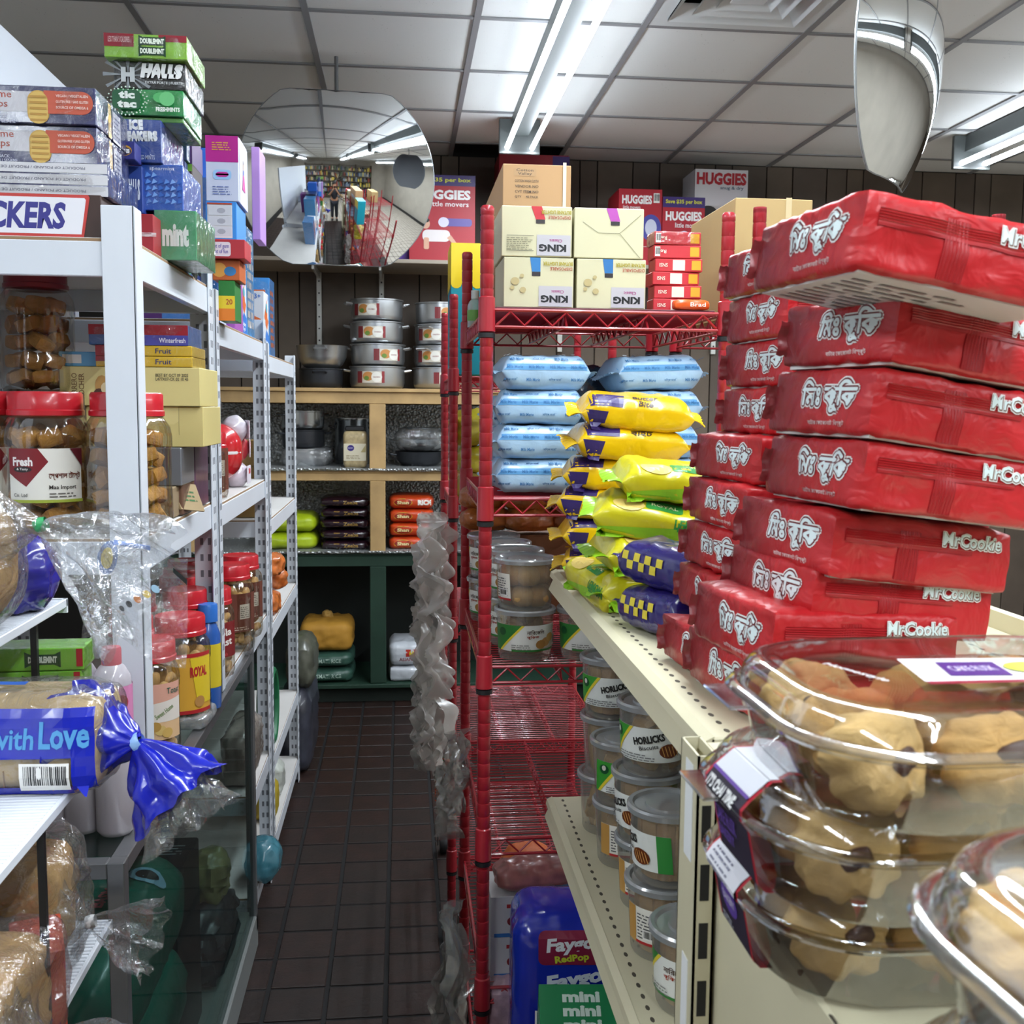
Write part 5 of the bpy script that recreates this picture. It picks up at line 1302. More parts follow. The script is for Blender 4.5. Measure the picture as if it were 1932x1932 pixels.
# ------------------------------------------------------------------ boxes on top of the near white rack
def boxc(name, A, B, d, label, base, prints=None, z0=None, cat='box', g=None, faces=None, wrap=False, rot=0., up=0):
    """box whose near side spans from corner A (upper left) to B (lower right); returns its top height"""
    w, h = B[0] - A[0], A[2] - B[2]; z = B[2] if z0 is None else z0
    o = carton(name, (w, d, h), ((A[0] + B[0]) / 2, A[1] + d / 2, z), R(rot), label, cat, base, faces, prints(w, h) if prints else None, g, wrap)
    return z + h + .0008
GA = 'sweet boxes on the near white rack'
def pr_snick(w, h):
    p = Print(); e = w / 2
    def lg(p, cx, k, tw):
        p.poly([(cx - tw, -.034 * k), (cx + tw * .93, -.034 * k), (cx + tw * 1.02, .03 * k), (cx + tw * 1.0, .034 * k), (cx - tw, .034 * k)], 'c4352f'); p.poly([(cx - tw, -.029 * k), (cx + tw * .9, -.029 * k), (cx + tw * .97, .026 * k), (cx + tw * .95, .029 * k), (cx - tw, .029 * k)], 'e9e8ee'); p.text('SNICKERS', cx - .008 * k, 0, .04 * k, '2f2c86', w=tw * 1.52, shear=.15, bold=.04)
    lg(p, e - .14, 1, .12); q = Print(); lg(q, -.01, .62, .062); return {'front': p, 'right': q}
def pr_sesame(w, h):
    p = Print(); e = w / 2
    p.rect(-e, -.012, e - .085, .02, 'dfdde4'); p.text('sesame\nsnaps', e - .155, .004, .026, 'b2452f', w=.05); p.text('SESAME SNACK\nCOLLATION AU SESAME', e - .16, -.024, .012, 'c9cbe0', w=.07)
    p.round(e - .106, -.03, e - .072, .022, .016, 'cfa54c'); p.round(e - .073, -.014, e - .004, .022, .017, 'c2553c'); p.rect(e - .08, -.014, e - .06, .022, 'c2553c'); p.round(e - .104, -.03, e - .074, .02, .014, 'd8b45e')
    for i in range(5): p.rect(e - .102, -.026 + i * .009, e - .076, -.0225 + i * .009, 'b98c3c')
    for i, t in enumerate(('VEGAN / VEGETALIEN', 'GLUTEN FREE / SANS GLUTEN', 'SOURCE OF OMEGA 6')): p.text(t, e - .036, .014 - i * .009, .0042, 'efd9cf', w=.05)
    q = Print(); q.rect(.0, -.03, .05, .02, 'c9c9d6'); q.lines(.004, -.026, .046, .016, 6, '6a6a8a'); q.rect(-.03, -.03, -.012, .025, 'd8b45e'); return {'front': p, 'right': q}
def pr_white(w, h):
    p = Print(); e = w / 2
    for i in range(3): p.rect(-e, -.026 + i * .018, e - .0, -.0105 + i * .018, 'd4d3d8'); p.text('PRODUCT OF POLAND / PRODUIT DE POLOGNE', e - .12, -.018 + i * .018, .0042, '55556a', w=.17, rot=math.pi)
    return {'front': p}
t = boxc('candy_carton', (-0.701, 1.83, 1.929), (-0.487, 1.83, 1.86), .2, 'brown chocolate bar carton with blue and red logo, on the rack corner', '3c2620', pr_snick, 1.8465, 'box', GA)
t = boxc('candy_carton', (-0.703, 1.84, 1.986), (-0.478, 1.84, 1.937), .2, 'dark blue snack box lying upside down with white text strips', '2a2d66', pr_white, t, 'box', GA, wrap=True)
t = boxc('candy_carton', (-0.7, 1.84, 2.053), (-0.493, 1.84, 1.994), .2, 'dark blue sesame snack box, lower of two', '23265e', pr_sesame, t, 'box', GA, wrap=True)
t = boxc('candy_carton', (-0.693, 1.83, 2.12), (-0.491, 1.83, 2.062), .2, 'dark blue sesame snack box, top one on the left', '23265e', pr_sesame, t, 'box', GA, wrap=True)
# the tall mixed column behind them
def pr_dm(w, h):
    p = Print()
    p.rect(-w / 2, -.002, -w / 2 + w * .36, h / 2, '8c1c2c'); p.rect(w / 2 - w * .34, h / 2 - .012, w / 2, h / 2, '8c1c2c'); p.text('LESS THAN 5 CALORIES', -w / 2 + w * .18, h / 4, .01, 'd8b0b0', w=w * .26)
    for v in (h * .22, -h * .2): p.poly([(-.012, v - .01), (-.005, v - .007), (.03, v - .007), (.036, v - .01), (.036, v + .01), (.03, v + .007), (-.005, v + .007), (-.012, v + .01)], '143c24'); p.text('DOUBLEMINT', .012, v, .0085, 'e6efe0', w=.042, bold=.06)
    return {'front': p}
def pr_halls(w, h):
    p = Print(); cx = -w * .3
    for i in range(12): a = i * math.pi / 6; p.poly([(cx, 0), (cx + .045 * math.cos(a - .08), max(-h / 2, min(h / 2, .045 * math.sin(a - .08)))), (cx + .045 * math.cos(a + .08), max(-h / 2, min(h / 2, .045 * math.sin(a + .08))))], '8a9094')
    p.text('H', cx, 0, .022, 'c9ced0', w=.02, bold=.08); p.text('HALLS', w * .17, .008, .021, 'f0f2f2', w=w * .56, shear=.2, bold=.1); p.text('EXTRA FORTE | FUERTE', w * .2, -h * .28, .006, 'd8dcdc', w=w * .52); return {'front': p}
def pr_tic(w, h):
    p = Print(); cx = -w * .34
    for i in range(26): a = i * 2 * math.pi / 26; p.ell(cx + .03 * math.cos(a), .026 * math.sin(a), .0016, .0016, 'd6ecd8', 6); p.ell(cx + .036 * math.cos(a + .1), min(h / 2 - .002, max(-h / 2 + .002, .031 * math.sin(a + .1))), .0014, .0014, 'd6ecd8', 6)
    p.round(cx - .026, -.016, cx + .024, .018, .008, '1f5c3a'); p.text('tic\ntac', cx, .001, .028, 'eef4ee', w=.032, bold=.06); p.text('FRESHMINTS', w * .28, -h * .32, .0075, 'eaf4ea', w=w * .36, bold=.04); p.ell(w * .2, .006, .017, .01, '56b46a', 14); p.ell(w * .27, .004, .014, .013, '6cc47e', 14); return {'front': p}
def pr_ice(w, h):
    p = Print(); p.text('ICE\nBREAKERS', -w * .02, h * .24, .036, 'eef2f8', w=w * .84, bold=.09, rot=.03); p.text('FROSTED MINTS', w * .1, -h * .38, .008, 'c9d6f0', w=w * .5); return {'front': p}
def pr_tums(w, h):
    p = Print(); p.ell(0, 0, w * .36, h * .3, 'c9942a', 16); p.ell(0, -h * .04, w * .33, h * .22, '241c4a', 16); p.text('TUMS', 0, -h * .04, h * .2, 'f0f0f4', w=w * .5, bold=.08); return {'front': p}
def pr_spear(w, h):
    p = Print(); q = random.Random(2); p.text('spearmint', 0, h * .4, .008, 'd0e0f8', w=w * .6)
    for i in range(26): p.poly([(q.uniform(-w * .4, w * .4) + a, q.uniform(-.001, .001) + b) for a, b in ((0, 0), (.012, .004), (.006, .012))] if 0 else [(lambda x, y: (x + a, y + b))(-w * .4 + (i % 6) * w * .15, -h * .36 + (i // 6) * h * .14) for a, b in ((0, 0), (.011, .004), (.004, .01))], ('5a90dc', '7aaae8', '3468c0')[i % 3])
    return {'front': p}
def pr_txt(t, col, k=.6, bold=.06, rot=0., hh=.4):
    def f(w, h):
        p = Print(); p.text(t, 0, 0, h * hh, col, w=w * k, bold=bold, rot=rot); return {'front': p}
    return f
Z0 = 1.8465
boxc('candy_carton', (-0.47, 2.02, 1.93), (-0.447, 2.02, 1.857), .1, 'narrow red cough drop box behind the rack post', 'a32c34', pr_txt('HALLS', 'e8d8d8', .3, .06, math.pi / 2), Z0, 'box', GA)
t = boxc('candy_carton', (-0.459, 2.08, 1.929), (-0.382, 2.08, 1.838), .2, 'green and white mint box under the blue mint boxes', '4a9a6a', pr_txt('mint', 'e6f2ea'), Z0, 'box', GA, wrap=True)
t2 = boxc('candy_carton', (-0.509, 2.07, 2.014), (-0.476, 2.07, 1.929), .12, 'slim blue cough drop box leaning beside the spearmint box', '24408f', pr_txt('HALLS', 'dbe4f6', .7), (-0.484, 2.07, 1.929)[2], 'box', GA)
k = MB(); k.box((-.06, -.05, 0), (.06, .05, (-0.484, 2.07, 1.929)[2] - Z0 - .001), M('2a3570', .5, coat=.4), .002); tag(k.build('candy_carton', None, ((-0.519, 2.07, 1.928)[0], 2.12, Z0), smooth=0), 'plain dark blue box hidden under the slim blue box', 'box', GA)
t = boxc('candy_carton', (-0.482, 2.09, 2.016), (-0.407, 2.09, 1.932), .18, 'bright blue spearmint box with ice crystal print', '2f62c4', pr_spear, t, 'box', GA, wrap=True)
t = boxc('candy_carton', (-0.528, 2.08, 2.092), (-0.442, 2.08, 2.015), .2, 'blue mint box with bold white lettering and shrink film', '2a4a9c', pr_ice, t, 'box', GA, wrap=True)
boxc('candy_carton', (-0.515, 2.02, 2.046), (-0.476, 2.02, 2.014), .045, 'small antacid box with a round fruit badge', '2c2f7c', pr_tums, t2 - .0005, 'box', GA)
t = boxc('candy_carton', (-0.519, 2.1, 2.103), (-0.406, 2.1, 2.094), .18, 'flat bright green mint box near the top of the column', '57a23a', None, t, 'box', GA, wrap=True)
t = boxc('candy_carton', (-0.521, 2.09, 2.146), (-0.403, 2.09, 2.1), .18, 'green mint box with a dotted burst and leaf picture', '1f9a4c', pr_tic, t, 'box', GA, wrap=True)
t = boxc('candy_carton', (-0.527, 2.09, 2.197), (-0.398, 2.09, 2.149), .18, 'black cough drop box with white lettering and silver rays', '17191c', pr_halls, t, 'box', GA, wrap=True)
t = boxc('candy_carton', (-0.538, 2.07, 2.235), (-0.391, 2.07, 2.193), .18, 'lime green chewing gum box, topmost of the tall column', '8cc63a', pr_dm, t, 'box', GA, wrap=True)
t = boxc('toy_box', (-0.496, 2.33, 2.138), (-0.449, 2.33, 1.902), .16, 'plain blue carton behind the mint column', '2b3a78', None, Z0, 'box', GA)
boxc('toy_box', (-0.492, 2.33, 2.328), (-0.444, 2.33, 2.145), .16, 'tall navy and silver film wrapped box behind the mint column', '39486e', pr_txt('SPORT', 'b9c4d8', .7, .04, .3, .16), t, 'box', GA, {'right': 'a9b6c6'}, wrap=True)
# clear sweets bag and torn carton at the rack edge
soft_thing('sweets_bag', (.11, .18, .12), .03, M('3f9a6c', .25, coat=.6, var=.5, vscale=25), (-.5, 2.38, Z0), 0, 'green and clear sweets bag behind the near rack rail', 'bag', amp=.012)
soft_thing('sweets_bag', (.06, .1, .11), .02, M('4b3a8c', .3, coat=.5, var=.5, vscale=30), (-.455, 2.2, Z0), R(8), 'purple sweets bag squeezed behind the near rack rail', 'bag', amp=.008)
k = MB(); k.box((-.03, -.0015, -.03), (.03, .0015, .03), M('6f6c68', .8), 0, {'front': M('c9c6c0', .7)}); k.box((.03, -.0015, -.01), (.05, .0015, .028), M('6f6c68', .8)); tag(k.build('torn_flap', None, (-.437, 2.32, 1.878), (R(12), R(35), R(-55)), smooth=0), 'torn grey cardboard flap sticking out over the rack rail', 'cardboard')
k = MB(); k.box((-.05, -.06, 0), (.05, .06, .17), M('3b2b28', .5), .002); o = k.build('candy_carton', None, (-.49, 2.42, Z0 + .121), smooth=0); tag(o, 'dark brown sweets carton with purple top beside the pink doll box', 'box', GA)
p = Print(); p.rect(-.05, .03, .05, .085, '4a2a66'); p.rect(-.05, .015, .05, .03, '6aa03a'); p.on(o, face('front', .1, .12, .17)); p = Print(); p.rect(-.06, .03, .06, .085, '4a2a66'); p.on(o, face('right', .1, .12, .17))

# ------------------------------------------------------------------ toys on top of the middle rack
GT = 'toy boxes on the middle white rack'; ZB = 1.7765
def pr_doll(w, h):
    p = Print(); p.rect(-w / 2, .0 + h * .1, w / 2, h / 2, 'b5208a'); p.round(-w * .28, -h * .17, w * .28, -h * .02, .008, '9ac4ee'); p.round(-w * .2, -h * .13, w * .2, -h * .05, .008, 'c23a9c'); p.lines(-w * .3, h * .28, w * .3, h * .42, 4, 'd9a83c'); p.lines(-w * .3, -h * .4, w * .3, -h * .25, 4, '6a7ab0')
    q = Print(); q.rect(-.06, -h / 2, .06, h / 2, 'd8d4ea'); q.ell(0, h * .16, .008, .012, '3a2420', 10); q.ell(0, h * .12, .006, .009, 'd9a88e', 10); q.poly([(-.008, h * .08), (.008, h * .08), (.01, -.0), (-.01, -.0)], '4a6ac8'); q.poly([(-.01, 0), (.01, 0), (.024, -h * .25), (-.024, -h * .25)], 'd03a9c'); return {'front': p, 'right': q}
def pr_steps(w, h):
    p = Print(); p.rect(-w * .45, -h * .45, w * .36, h * .42, 'e3e0e4')
    for i in range(3): p.rect(-w * .42, -h * .4 + i * h * .27, w * .33, -h * .16 + i * h * .27, 'd0d0d8'); p.ell(0, -h * .28 + i * h * .27, w * .14, h * .07, 'a9a9b4', 10)
    p.rect(-w * .45, h * .42, w * .36, h * .46, 'b5482f'); return {'front': p}
t = boxc('snack_carton', (-0.433, 2.62, 1.879), (-0.395, 2.62, 1.785), .1, 'green and yellow snack box with orange base at the rack rail', '2c7a34', lambda w, h: {'front': Print().rect(-w / 2, -h * .2, w / 2, h * .12, 'e3c52a').rect(-w / 2, -h / 2, w / 2, -h * .2, 'dd7a24').text('20', w * .15, -h * .03, h * .14, 'a82c2c', w=w * .4)}, ZB, 'box', GT)
t = boxc('candy_carton', (-0.446, 2.62, 1.931), (-0.383, 2.62, 1.883), .1, 'orange gum box with a spiral picture', 'c4622c', lambda w, h: {'front': Print().ell(-w * .25, 0, .017, .017, 'e0a04a').ell(w * .15, -.003, .014, .011, '3a7ab0')}, t, 'box', GT)
t = boxc('candy_carton', (-0.449, 2.6, 1.976), (-0.367, 2.6, 1.932), .1, 'pink and red gum box with handwriting style lettering', 'b8343c', lambda w, h: {'front': Print().round(-w * .48, -h * .4, w * .1, h * .35, .006, 'e8d6dc').text('feet of gum\nfeet of fun', -w * .2, 0, h * .5, '4a3a9c', w=w * .5)}, t, 'box', GT)
t = boxc('toy_box', (-0.459, 2.62, 2.068), (-0.388, 2.62, 1.979), .15, 'blue and white toy box with instruction panels under the doll box', '3f8fe0', pr_steps, t, 'box', GT)
t = boxc('doll_box', (-0.457, 2.62, 2.219), (-0.382, 2.62, 2.069), .15, 'magenta and white doll box standing on other toys', 'c9cfe6', pr_doll, t, 'box', GT)
X = -.462
def toyx(y0, y1, zlo, zhi, name, label, base, fn, x0=-.6, x1=-.46, wrap=False):
    """box whose aisle side runs from y0 to y1"""
    w, h = y1 - y0, zhi - zlo
    o = carton(name, (x1 - x0, w, h), ((x0 + x1) / 2, (y0 + y1) / 2, zlo), 0, label, 'toy box', base, None, {'right': fn(w, h)}, GT, wrap); return o
def pr_dry(w, h): return Print().ell(-w * .02, h * .22, w * .16, h * .14, 'd05a9c').poly([(-w * .2, h * .2), (-w * .32, -h * .05), (-w * .2, -h * .05), (-w * .05, h * .1)], 'd05a9c').rect(.0, -h * .38, w * .08, h * .1, 'c14a8e').lines(-w * .4, -h * .46, w * .4, -h * .36, 2, 'dfe8f8')
def pr_car(w, h): return Print().poly([(-w * .45, -h * .1), (-w * .1, .0), (w * .1, h * .18), (w * .4, h * .1), (w * .45, -h * .05), (-w * .4, -h * .22)], 'c43a2c').ell(-w * .25, -h * .2, w * .1, h * .07, '1c1c20', 12).ell(w * .25, -h * .14, w * .1, h * .07, '1c1c20', 12).rect(-w * .5, -h * .45, w * .5, -h * .32, 'e8e8e8').text('12 PCS', 0, h * .38, h * .1, 'e9e9ee', w=w * .5).lines(-w * .5, -h * .45, w * .5, -h * .32, 3, '222222')
def pr_plane(w, h): return Print().poly([(-w * .45, h * .1), (w * .1, h * .4), (w * .2, h * .1), (w * .42, h * .05), (w * .1, -.02), (-w * .2, -h * .02)], 'dd6a2c').poly([(-w * .5, -h * .5), (w * .5, -h * .5), (w * .5, -h * .2), (0, -h * .1), (-w * .5, -h * .3)], '2f7ad0').text('Orbity\nToys', 0, -h * .36, h * .16, 'f0f4fa', w=w * .6, bold=.04).ell(0, h * .25, w * .16, h * .08, '5ab0c0', 14).text('3+', w * .3, h * .42, h * .08, '2f6ac0', w=w * .2)
toyx(2.78, 2.9, ZB, ZB + .21, 'toy_box', 'blue card toy pack with a pink hairdryer, lower one on the middle rack', '3d8ce6', pr_dry, wrap=True)
toyx(2.76, 2.9, ZB + .211, ZB + .36, 'toy_box', 'blue card toy pack with pink hairdryer, stacked above its twin', '3d8ce6', pr_dry, wrap=True)
boxc('doll_box', (-0.392, 2.92, 2.252), (-0.371, 2.92, 2.013), .12, 'slim lilac doll box behind the magenta one', 'b48ad0', None, (-0.395, 2.92, 2.012)[2], 'box', GT)
k = MB(); k.box((-.06, -.07, 0), (.06, .07, (-0.395, 2.92, 2.012)[2] - ZB - .001), M('a85ab0', .5), .002); tag(k.build('toy_box', None, (-.5, 2.99, ZB), smooth=0), 'purple toy carton that carries the slim lilac doll box', 'toy box', GT)
toyx(3.09, 3.2, ZB, ZB + .16, 'toy_box', 'white toy pack with orange plane and blue wave, by the rack post', 'd9d9de', lambda w, h: pr_plane(w, h), x1=-.45)
toyx(3.08, 3.26, ZB + .161, ZB + .35, 'toy_box', 'film wrapped racing car box with a red car', '3a3c5c', pr_car, wrap=True)
toyx(2.93, 3.07, ZB + .3, ZB + .47, 'toy_box', 'blue toy box with a purple corner below the doll boxes', '2f6ad0', lambda w, h: Print().ell(0, 0, w * .3, h * .2, 'c9d8f0').rect(-w * .5, h * .3, w * .5, h * .5, '5a3aa0'))
k = MB(); k.box((-.06, -.07, 0), (.06, .07, .299), M('8a4a9c', .5), .002); tag(k.build('toy_box', None, (-.665, 3.0, ZB), smooth=0), 'violet toy carton at the back of the middle rack top', 'toy box', GT)
toyx(3.28, 3.44, ZB, ZB + .33, 'toy_box', 'blue backed toy pack of small figures in clear film, farther along', '4aa0e0', lambda w, h: Print().lines(-w * .4, -h * .4, w * .4, h * .4, 9, 'd8cfc8', .7).text('12PCS', 0, h * .45, h * .05, 'e8ecf2', w=w * .5), wrap=True)
ZC = 1.7435
o = carton('toy_box', (.1, .12, .2), (-.495, 3.62, ZC), 0, 'white toy plane pack on the far rack top with orange wings', 'toy box', 'e0e0e4', None, {'right': pr_plane(.12, .2), 'front': pr_plane(.1, .2)}, GT)
o = carton('toy_box', (.1, .14, .26), (-.495, 3.78, ZC), 0, 'blue film wrapped toy pack with orange pieces, at the far rack end', 'toy box', '3f8fd8', None, {'right': Print().lines(-.05, -.1, .05, .1, 8, 'd86a2c', .6), 'front': Print().lines(-.04, -.1, .04, .1, 8, 'd86a2c', .6)}, GT, wrap=True)

# ------------------------------------------------------------------ jars
JAR = clear('f2efe8', gloss=.06, rough=.06, edge=.6); LIDR = M('c0202c', .3, coat=.4)
RUSK = [M('c3924f', .85, var=.3, vscale=35, bump=.4, bscale=110), M('b5833f', .85, var=.3, vscale=35, bump=.4, bscale=110)]
NUT = [M('cfa66c', .8, var=.25, vscale=30), M('d6b27a', .8, var=.2, vscale=30)]
jarc = {}
def jar(loc, rad, h, label, fill='nut', lab=None, face_a=-90, square=False, lidcol='c0202c', g='red-lidded jars', lidh=.03, n=46):
    key = (rad, h, square, fill)
    o = empty('snack_jar', loc, 0, label, 'jar', g)
    hb = h - lidh; nk = rad * .72
    if key not in jarc:
        prof = [(.0005, .004), (rad * .82, .003), (rad * .93, 0), (rad, .012), (rad, hb * .28), (rad * .985, hb * .3), (rad * .985, hb * .68), (rad, hb * .7), (rad, hb * .78), (rad * .96, hb * .86), (rad * .82, hb * .94), (nk, hb * .965), (nk, hb)]
        def rip(r_, z, a):
            c = 1.
            if square: c = 1 / max(abs(math.cos(a)), abs(math.sin(a))) ** .55; c = min(c, 1.16)
            if z > hb * .69 and z < hb * .93: c *= 1 + .014 * math.cos(a * 24)
            if z < hb * .26 and z > .01: c *= 1 + .008 * math.cos(a * 24)
            return r_ * (c if z < hb * .93 else 1)
        k = MB(); k.lathe(prof, JAR, 96, ripple=rip); bm_ = k.mesh('jar_body')
        q = random.Random(int(rad * 1000)); k = MB()
        if fill == 'nut':
            for i in range(n):
                a = i * 2.4; rr = rad * .66 * (.75 + .25 * q.random()); z = .02 + (hb * .86 - .03) * i / n; k0 = len(k.v); s = rad * .5
                k.soft((s * 1.25, s * .8, s * .7), s * .33, NUT[i % 2], n=4); k.xf(Matrix.Translation((rr * math.cos(a), rr * math.sin(a), z)) @ Euler((q.random() * 3, q.random() * 3, q.random() * 3)).to_matrix().to_4x4(), k0)
            k.lathe([(.0005, .012), (rad * .55, .012), (rad * .55, hb * .84), (.0005, hb * .86)], M('8a6a40', .9), 12)
        jarc[key] = (bm_, k.mesh('snacks') if k.v else None)
    b_, c_ = jarc[key]
    put('jar_body', b_, o)
    if c_: put('snacks', c_, o)['kind'] = 'stuff'
    k = MB(); lr = nk + .008
    k.lathe([(lr * .96, hb - .012), (lr + .002, hb - .01), (lr + .002, hb - .002), (lr, hb), (lr, h - .004), (lr * .95, h), (lr * .8, h - .002), (.0005, h - .002)], M(lidcol, .3, coat=.4), 48, ripple=lambda r_, z, a: r_ * (1 + (.01 * math.cos(a * 36) if hb - .001 < z < h - .003 and r_ > lr * .96 else 0))); k.build('lid', o)
    if lab: lab(rad).on(o, roundwall(lambda z: rad * (1.03 if square else 1.002), hb * .49, face_a), 'printed_label', smooth=40, cut=.01)
    return o
def rusks(loc, rad, hb, nm, s=.042):
    """square biscuits packed against the jar wall"""
    q = random.Random(int(abs(loc[0]) * 999))
    ms = []
    for j in range(2):
        b = MB(); b.soft((s, s * .92, s * .62), .006, RUSK[j], n=6, amp=.002, freq=60, seed=j); ms.append(b.mesh('biscuit'))
    z = .024; lay = 0
    while z < hb * .84:
        nn = 6
        for i in range(nn):
            a = i * 2 * math.pi / nn + lay * .5; rr = rad - s * .82
            o = put('biscuit', ms[(i + lay) % 2], None, (loc[0] + rr * math.cos(a), loc[1] + rr * math.sin(a), loc[2] + z), (q.uniform(-.5, .5), q.uniform(-.5, .5), a + q.uniform(-.5, .5)))
            tag(o, 'square golden biscuit inside the %s' % nm, 'biscuit', 'square biscuits in the %s' % nm)
        z += s * .82; lay += 1
def lab_fresh(rad):
    p = Print(); w = .062; p.rect(-w, -.045, w, .042, 'e6e2d8'); p.poly([(-w, .042), (-.01, .042), (.006, .02), (-.03, -.022), (-w, -.0)], '7c1a22'); p.text('Fresh', -.036, .02, .014, 'f0e8e4', w=.034, bold=.04); p.ell(-.036, .007, .016, .005, '2a1c1c'); p.text('& Tasty', -.036, .007, .005, 'e8e4e0', w=.02)
    p.text('েস্পশাল েটাস্ট', .032, -.004, .014, '6a2c1e', w=.052, bold=.02); p.text('Maa Import', .028, -.024, .009, '2c2622', w=.044); p.lines(.006, -.04, .05, -.03, 2, '6b6660'); p.rect(-w, -.049, w, -.044, '9aa63a'); p.text('Co. Ltd', -.04, -.036, .006, '4a4640', w=.024); p.poly([(.04, .042), (w, .042), (w, .01)], '5a1420'); return p
JB = (.0735, .24)
j1 = ((-0.612, 1.9, 1.368)[0], 1.915, 1.357); j2 = ((-0.476, 1.9, 1.367)[0], 1.915, 1.357)
jar(j1, *JB, 'large jar of square biscuits with white and maroon label, second rack tier', 'none', lab_fresh, -76); rusks(j1, .0735, .2, 'labelled large jar')
jar(j2, *JB, 'large jar of square biscuits standing right behind the front rack post', 'none'); rusks(j2, .0735, .2, 'large jar behind the rack post')
j3 = ((-0.734, 1.93, 1.365)[0], 1.95, 1.357); jar(j3, *JB, 'large biscuit jar cut by the left edge of the picture', 'none', lab_fresh, -40); rusks(j3, .0735, .2, 'large jar at the picture edge')
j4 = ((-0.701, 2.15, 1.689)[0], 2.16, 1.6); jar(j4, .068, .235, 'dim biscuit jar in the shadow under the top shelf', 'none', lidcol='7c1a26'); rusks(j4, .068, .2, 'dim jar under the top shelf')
k = MB(); k.box((-.09, -.09, 0), (.09, .09, .241), M('5a4a3c', .8), .002); tag(k.build('cardboard_box', None, (j4[0], j4[1] + .02, 1.357), smooth=0), 'brown box that lifts the dim jar at the back of the tier', 'box')
# pale gold chocolate cartons and what lies on and under them
GF = 'cartons on the second tier of the near rack'
def pr_ferr(w, h): return {'front': Print().text('FERRERO\nROCHER', -w * .37, 0, h * .32, '7a5a2a', w=h * .66, rot=math.pi / 2).ell(-w * .2, h * .02, .013, .02, 'b98c4a', 12).ell(-w * .22, -h * .2, .011, .011, '4a2a1c', 12).ell(-w * .17, -h * .05, .01, .012, 'd8c49a', 12).text('BEST BY OCT 09 2025', w * .3, h * .3, .006, '4a4434', w=.062).text('L477X07-CK 02 10 45', w * .3, h * .2, .006, '4a4434', w=.062)}
k = MB(); k.box((-.12, -.07, 0), (.09, .07, .06), M('8f7a5c', .8), .002); tag(k.build('open_carton', None, (-.53, 2.17, 1.357), smooth=0), 'open brown carton on the tier below the silver boxes', 'box', GF)
k = MB(); k.box((-.045, -.002, -.03), (.045, .002, .03), M('a08a66', .8), 0); o = k.build('carton_flap', None, (-.432, 2.2, 1.39), (R(-25), R(8), R(70)), smooth=0); tag(o, 'loose cardboard flap with a green stamp hanging from the open carton', 'cardboard'); p = Print(); p.lines(-.03, -.01, .03, .018, 3, '3c6a3c'); p.on(o, lambda u, v, h: (u, -.002 - h, v))
k = MB(); k.box((-.11, -.065, 0), (.1, .065, .075), M('7a7d84', .35, .3, coat=.4), .002); tag(k.build('tin_box', None, (-.53, 2.2, 1.4175), smooth=0), 'silver grey wrapped box under the pale gold cartons', 'box', GF)
t = boxc('candy_carton', (-0.624, 2.15, 1.58), (-0.389, 2.15, 1.501), .2, 'pale gold carton with a cut-out front, lower of two', 'd3c280', lambda w, h: {'front': Print().poly([(-w / 2, h * .06), (w * .26, h * .06), (w * .3, h * .14), (w * .3, h * .5), (-w / 2, h * .5)], 'dccb8a').rect(w * .3, -h * .2, w * .303, h * .5, '8f8256')}, 1.4935, 'box', GF)
t = boxc('candy_carton', (-0.657, 2.14, 1.659), (-0.392, 2.14, 1.584), .2, 'pale gold chocolate carton with sideways lettering and hazelnut picture', 'd6c684', pr_ferr, t, 'box', GF)
tt = boxc('candy_carton', (-0.66, 2.15, 1.689), (-0.589, 2.15, 1.661), .1, 'small light blue box with a white code panel', '5a9cc8', lambda w, h: {'front': Print().rect(-w * .4, -h * .3, w * .1, h * .3, 'd8d8d4')}, t, 'box', GF)
for i in range(2):
    t = boxc('candy_carton', (-0.588, 2.14, 1.683), (-0.406, 2.14, 1.663), .14, 'yellow chewing gum carton with red end, %s of two' % ('lower', 'upper')[i], 'e4bd24', lambda w, h: {'front': Print().rect(-w / 2, -h / 2 if i else 0, -w * .1, h / 2, '9c2430').text('Fruit', w * .2, 0, h * .5, '2c3a6a', w=.03)}, t, 'box', GF, wrap=True)
t3 = boxc('candy_carton', (-0.6, 2.14, 1.749), (-0.413, 2.14, 1.71), .14, 'red and blue gum carton on the yellow ones', '3a6ab0', lambda w, h: {'front': Print().rect(-w / 2, 0, w / 2, h / 2, '9c2430').rect(w * .05, -h / 2, w / 2, 0, '4a4a9c').text('Winterfresh', w * .34, -h * .25, h * .24, 'e0e0ec', w=.05)}, t, 'box', GF, wrap=True)
for i, (c, y) in enumerate((('c8342c', 2.16), ('5a2a66', 2.2), ('4a9cb8', 2.24), ('3a4a9c', 2.28))):
    r = empty('toy_dispenser', (-.452 - .0 * i, y + .02, 1.62), 0, '%s candy toy with a round head at the tier edge' % ('red smiling', 'purple', 'light blue', 'dark blue')[i], 'toy', 'candy toys on the second tier')
    k = MB(); k.lathe([(.0005, 0), (.012, 0), (.012, .06), (.014, .062), (.0145, .085), (.012, .09), (.0005, .09)], M(c, .35, coat=.3), 16); k.build('body', r)
    k = MB()
    for e in (-1, 1): k.soft((.008, .004, .008), .004, M('f2f2f2', .4), n=4, c=(.005 * e, -.0135, .078)); k.soft((.003, .003, .003), .0015, M('17171a', .4), n=3, c=(.005 * e, -.0155, .078))
    k.build('eyes', r); k = MB(); k.soft((.009, .003, .003), .0015, M('f2f2f2', .4), n=3, c=(0, -.0142, .068)); k.build('mouth', r)
k = MB(); k.box((-.02, -.075, 0), (.02, .075, .262), M('5a3a52', .4, coat=.5, var=.4, vscale=25), .003); tag(k.build('candy_carton', None, (-.452, 2.36, 1.357), smooth=0), 'dark clear-film box column at the inner edge of the tier', 'box', GF)
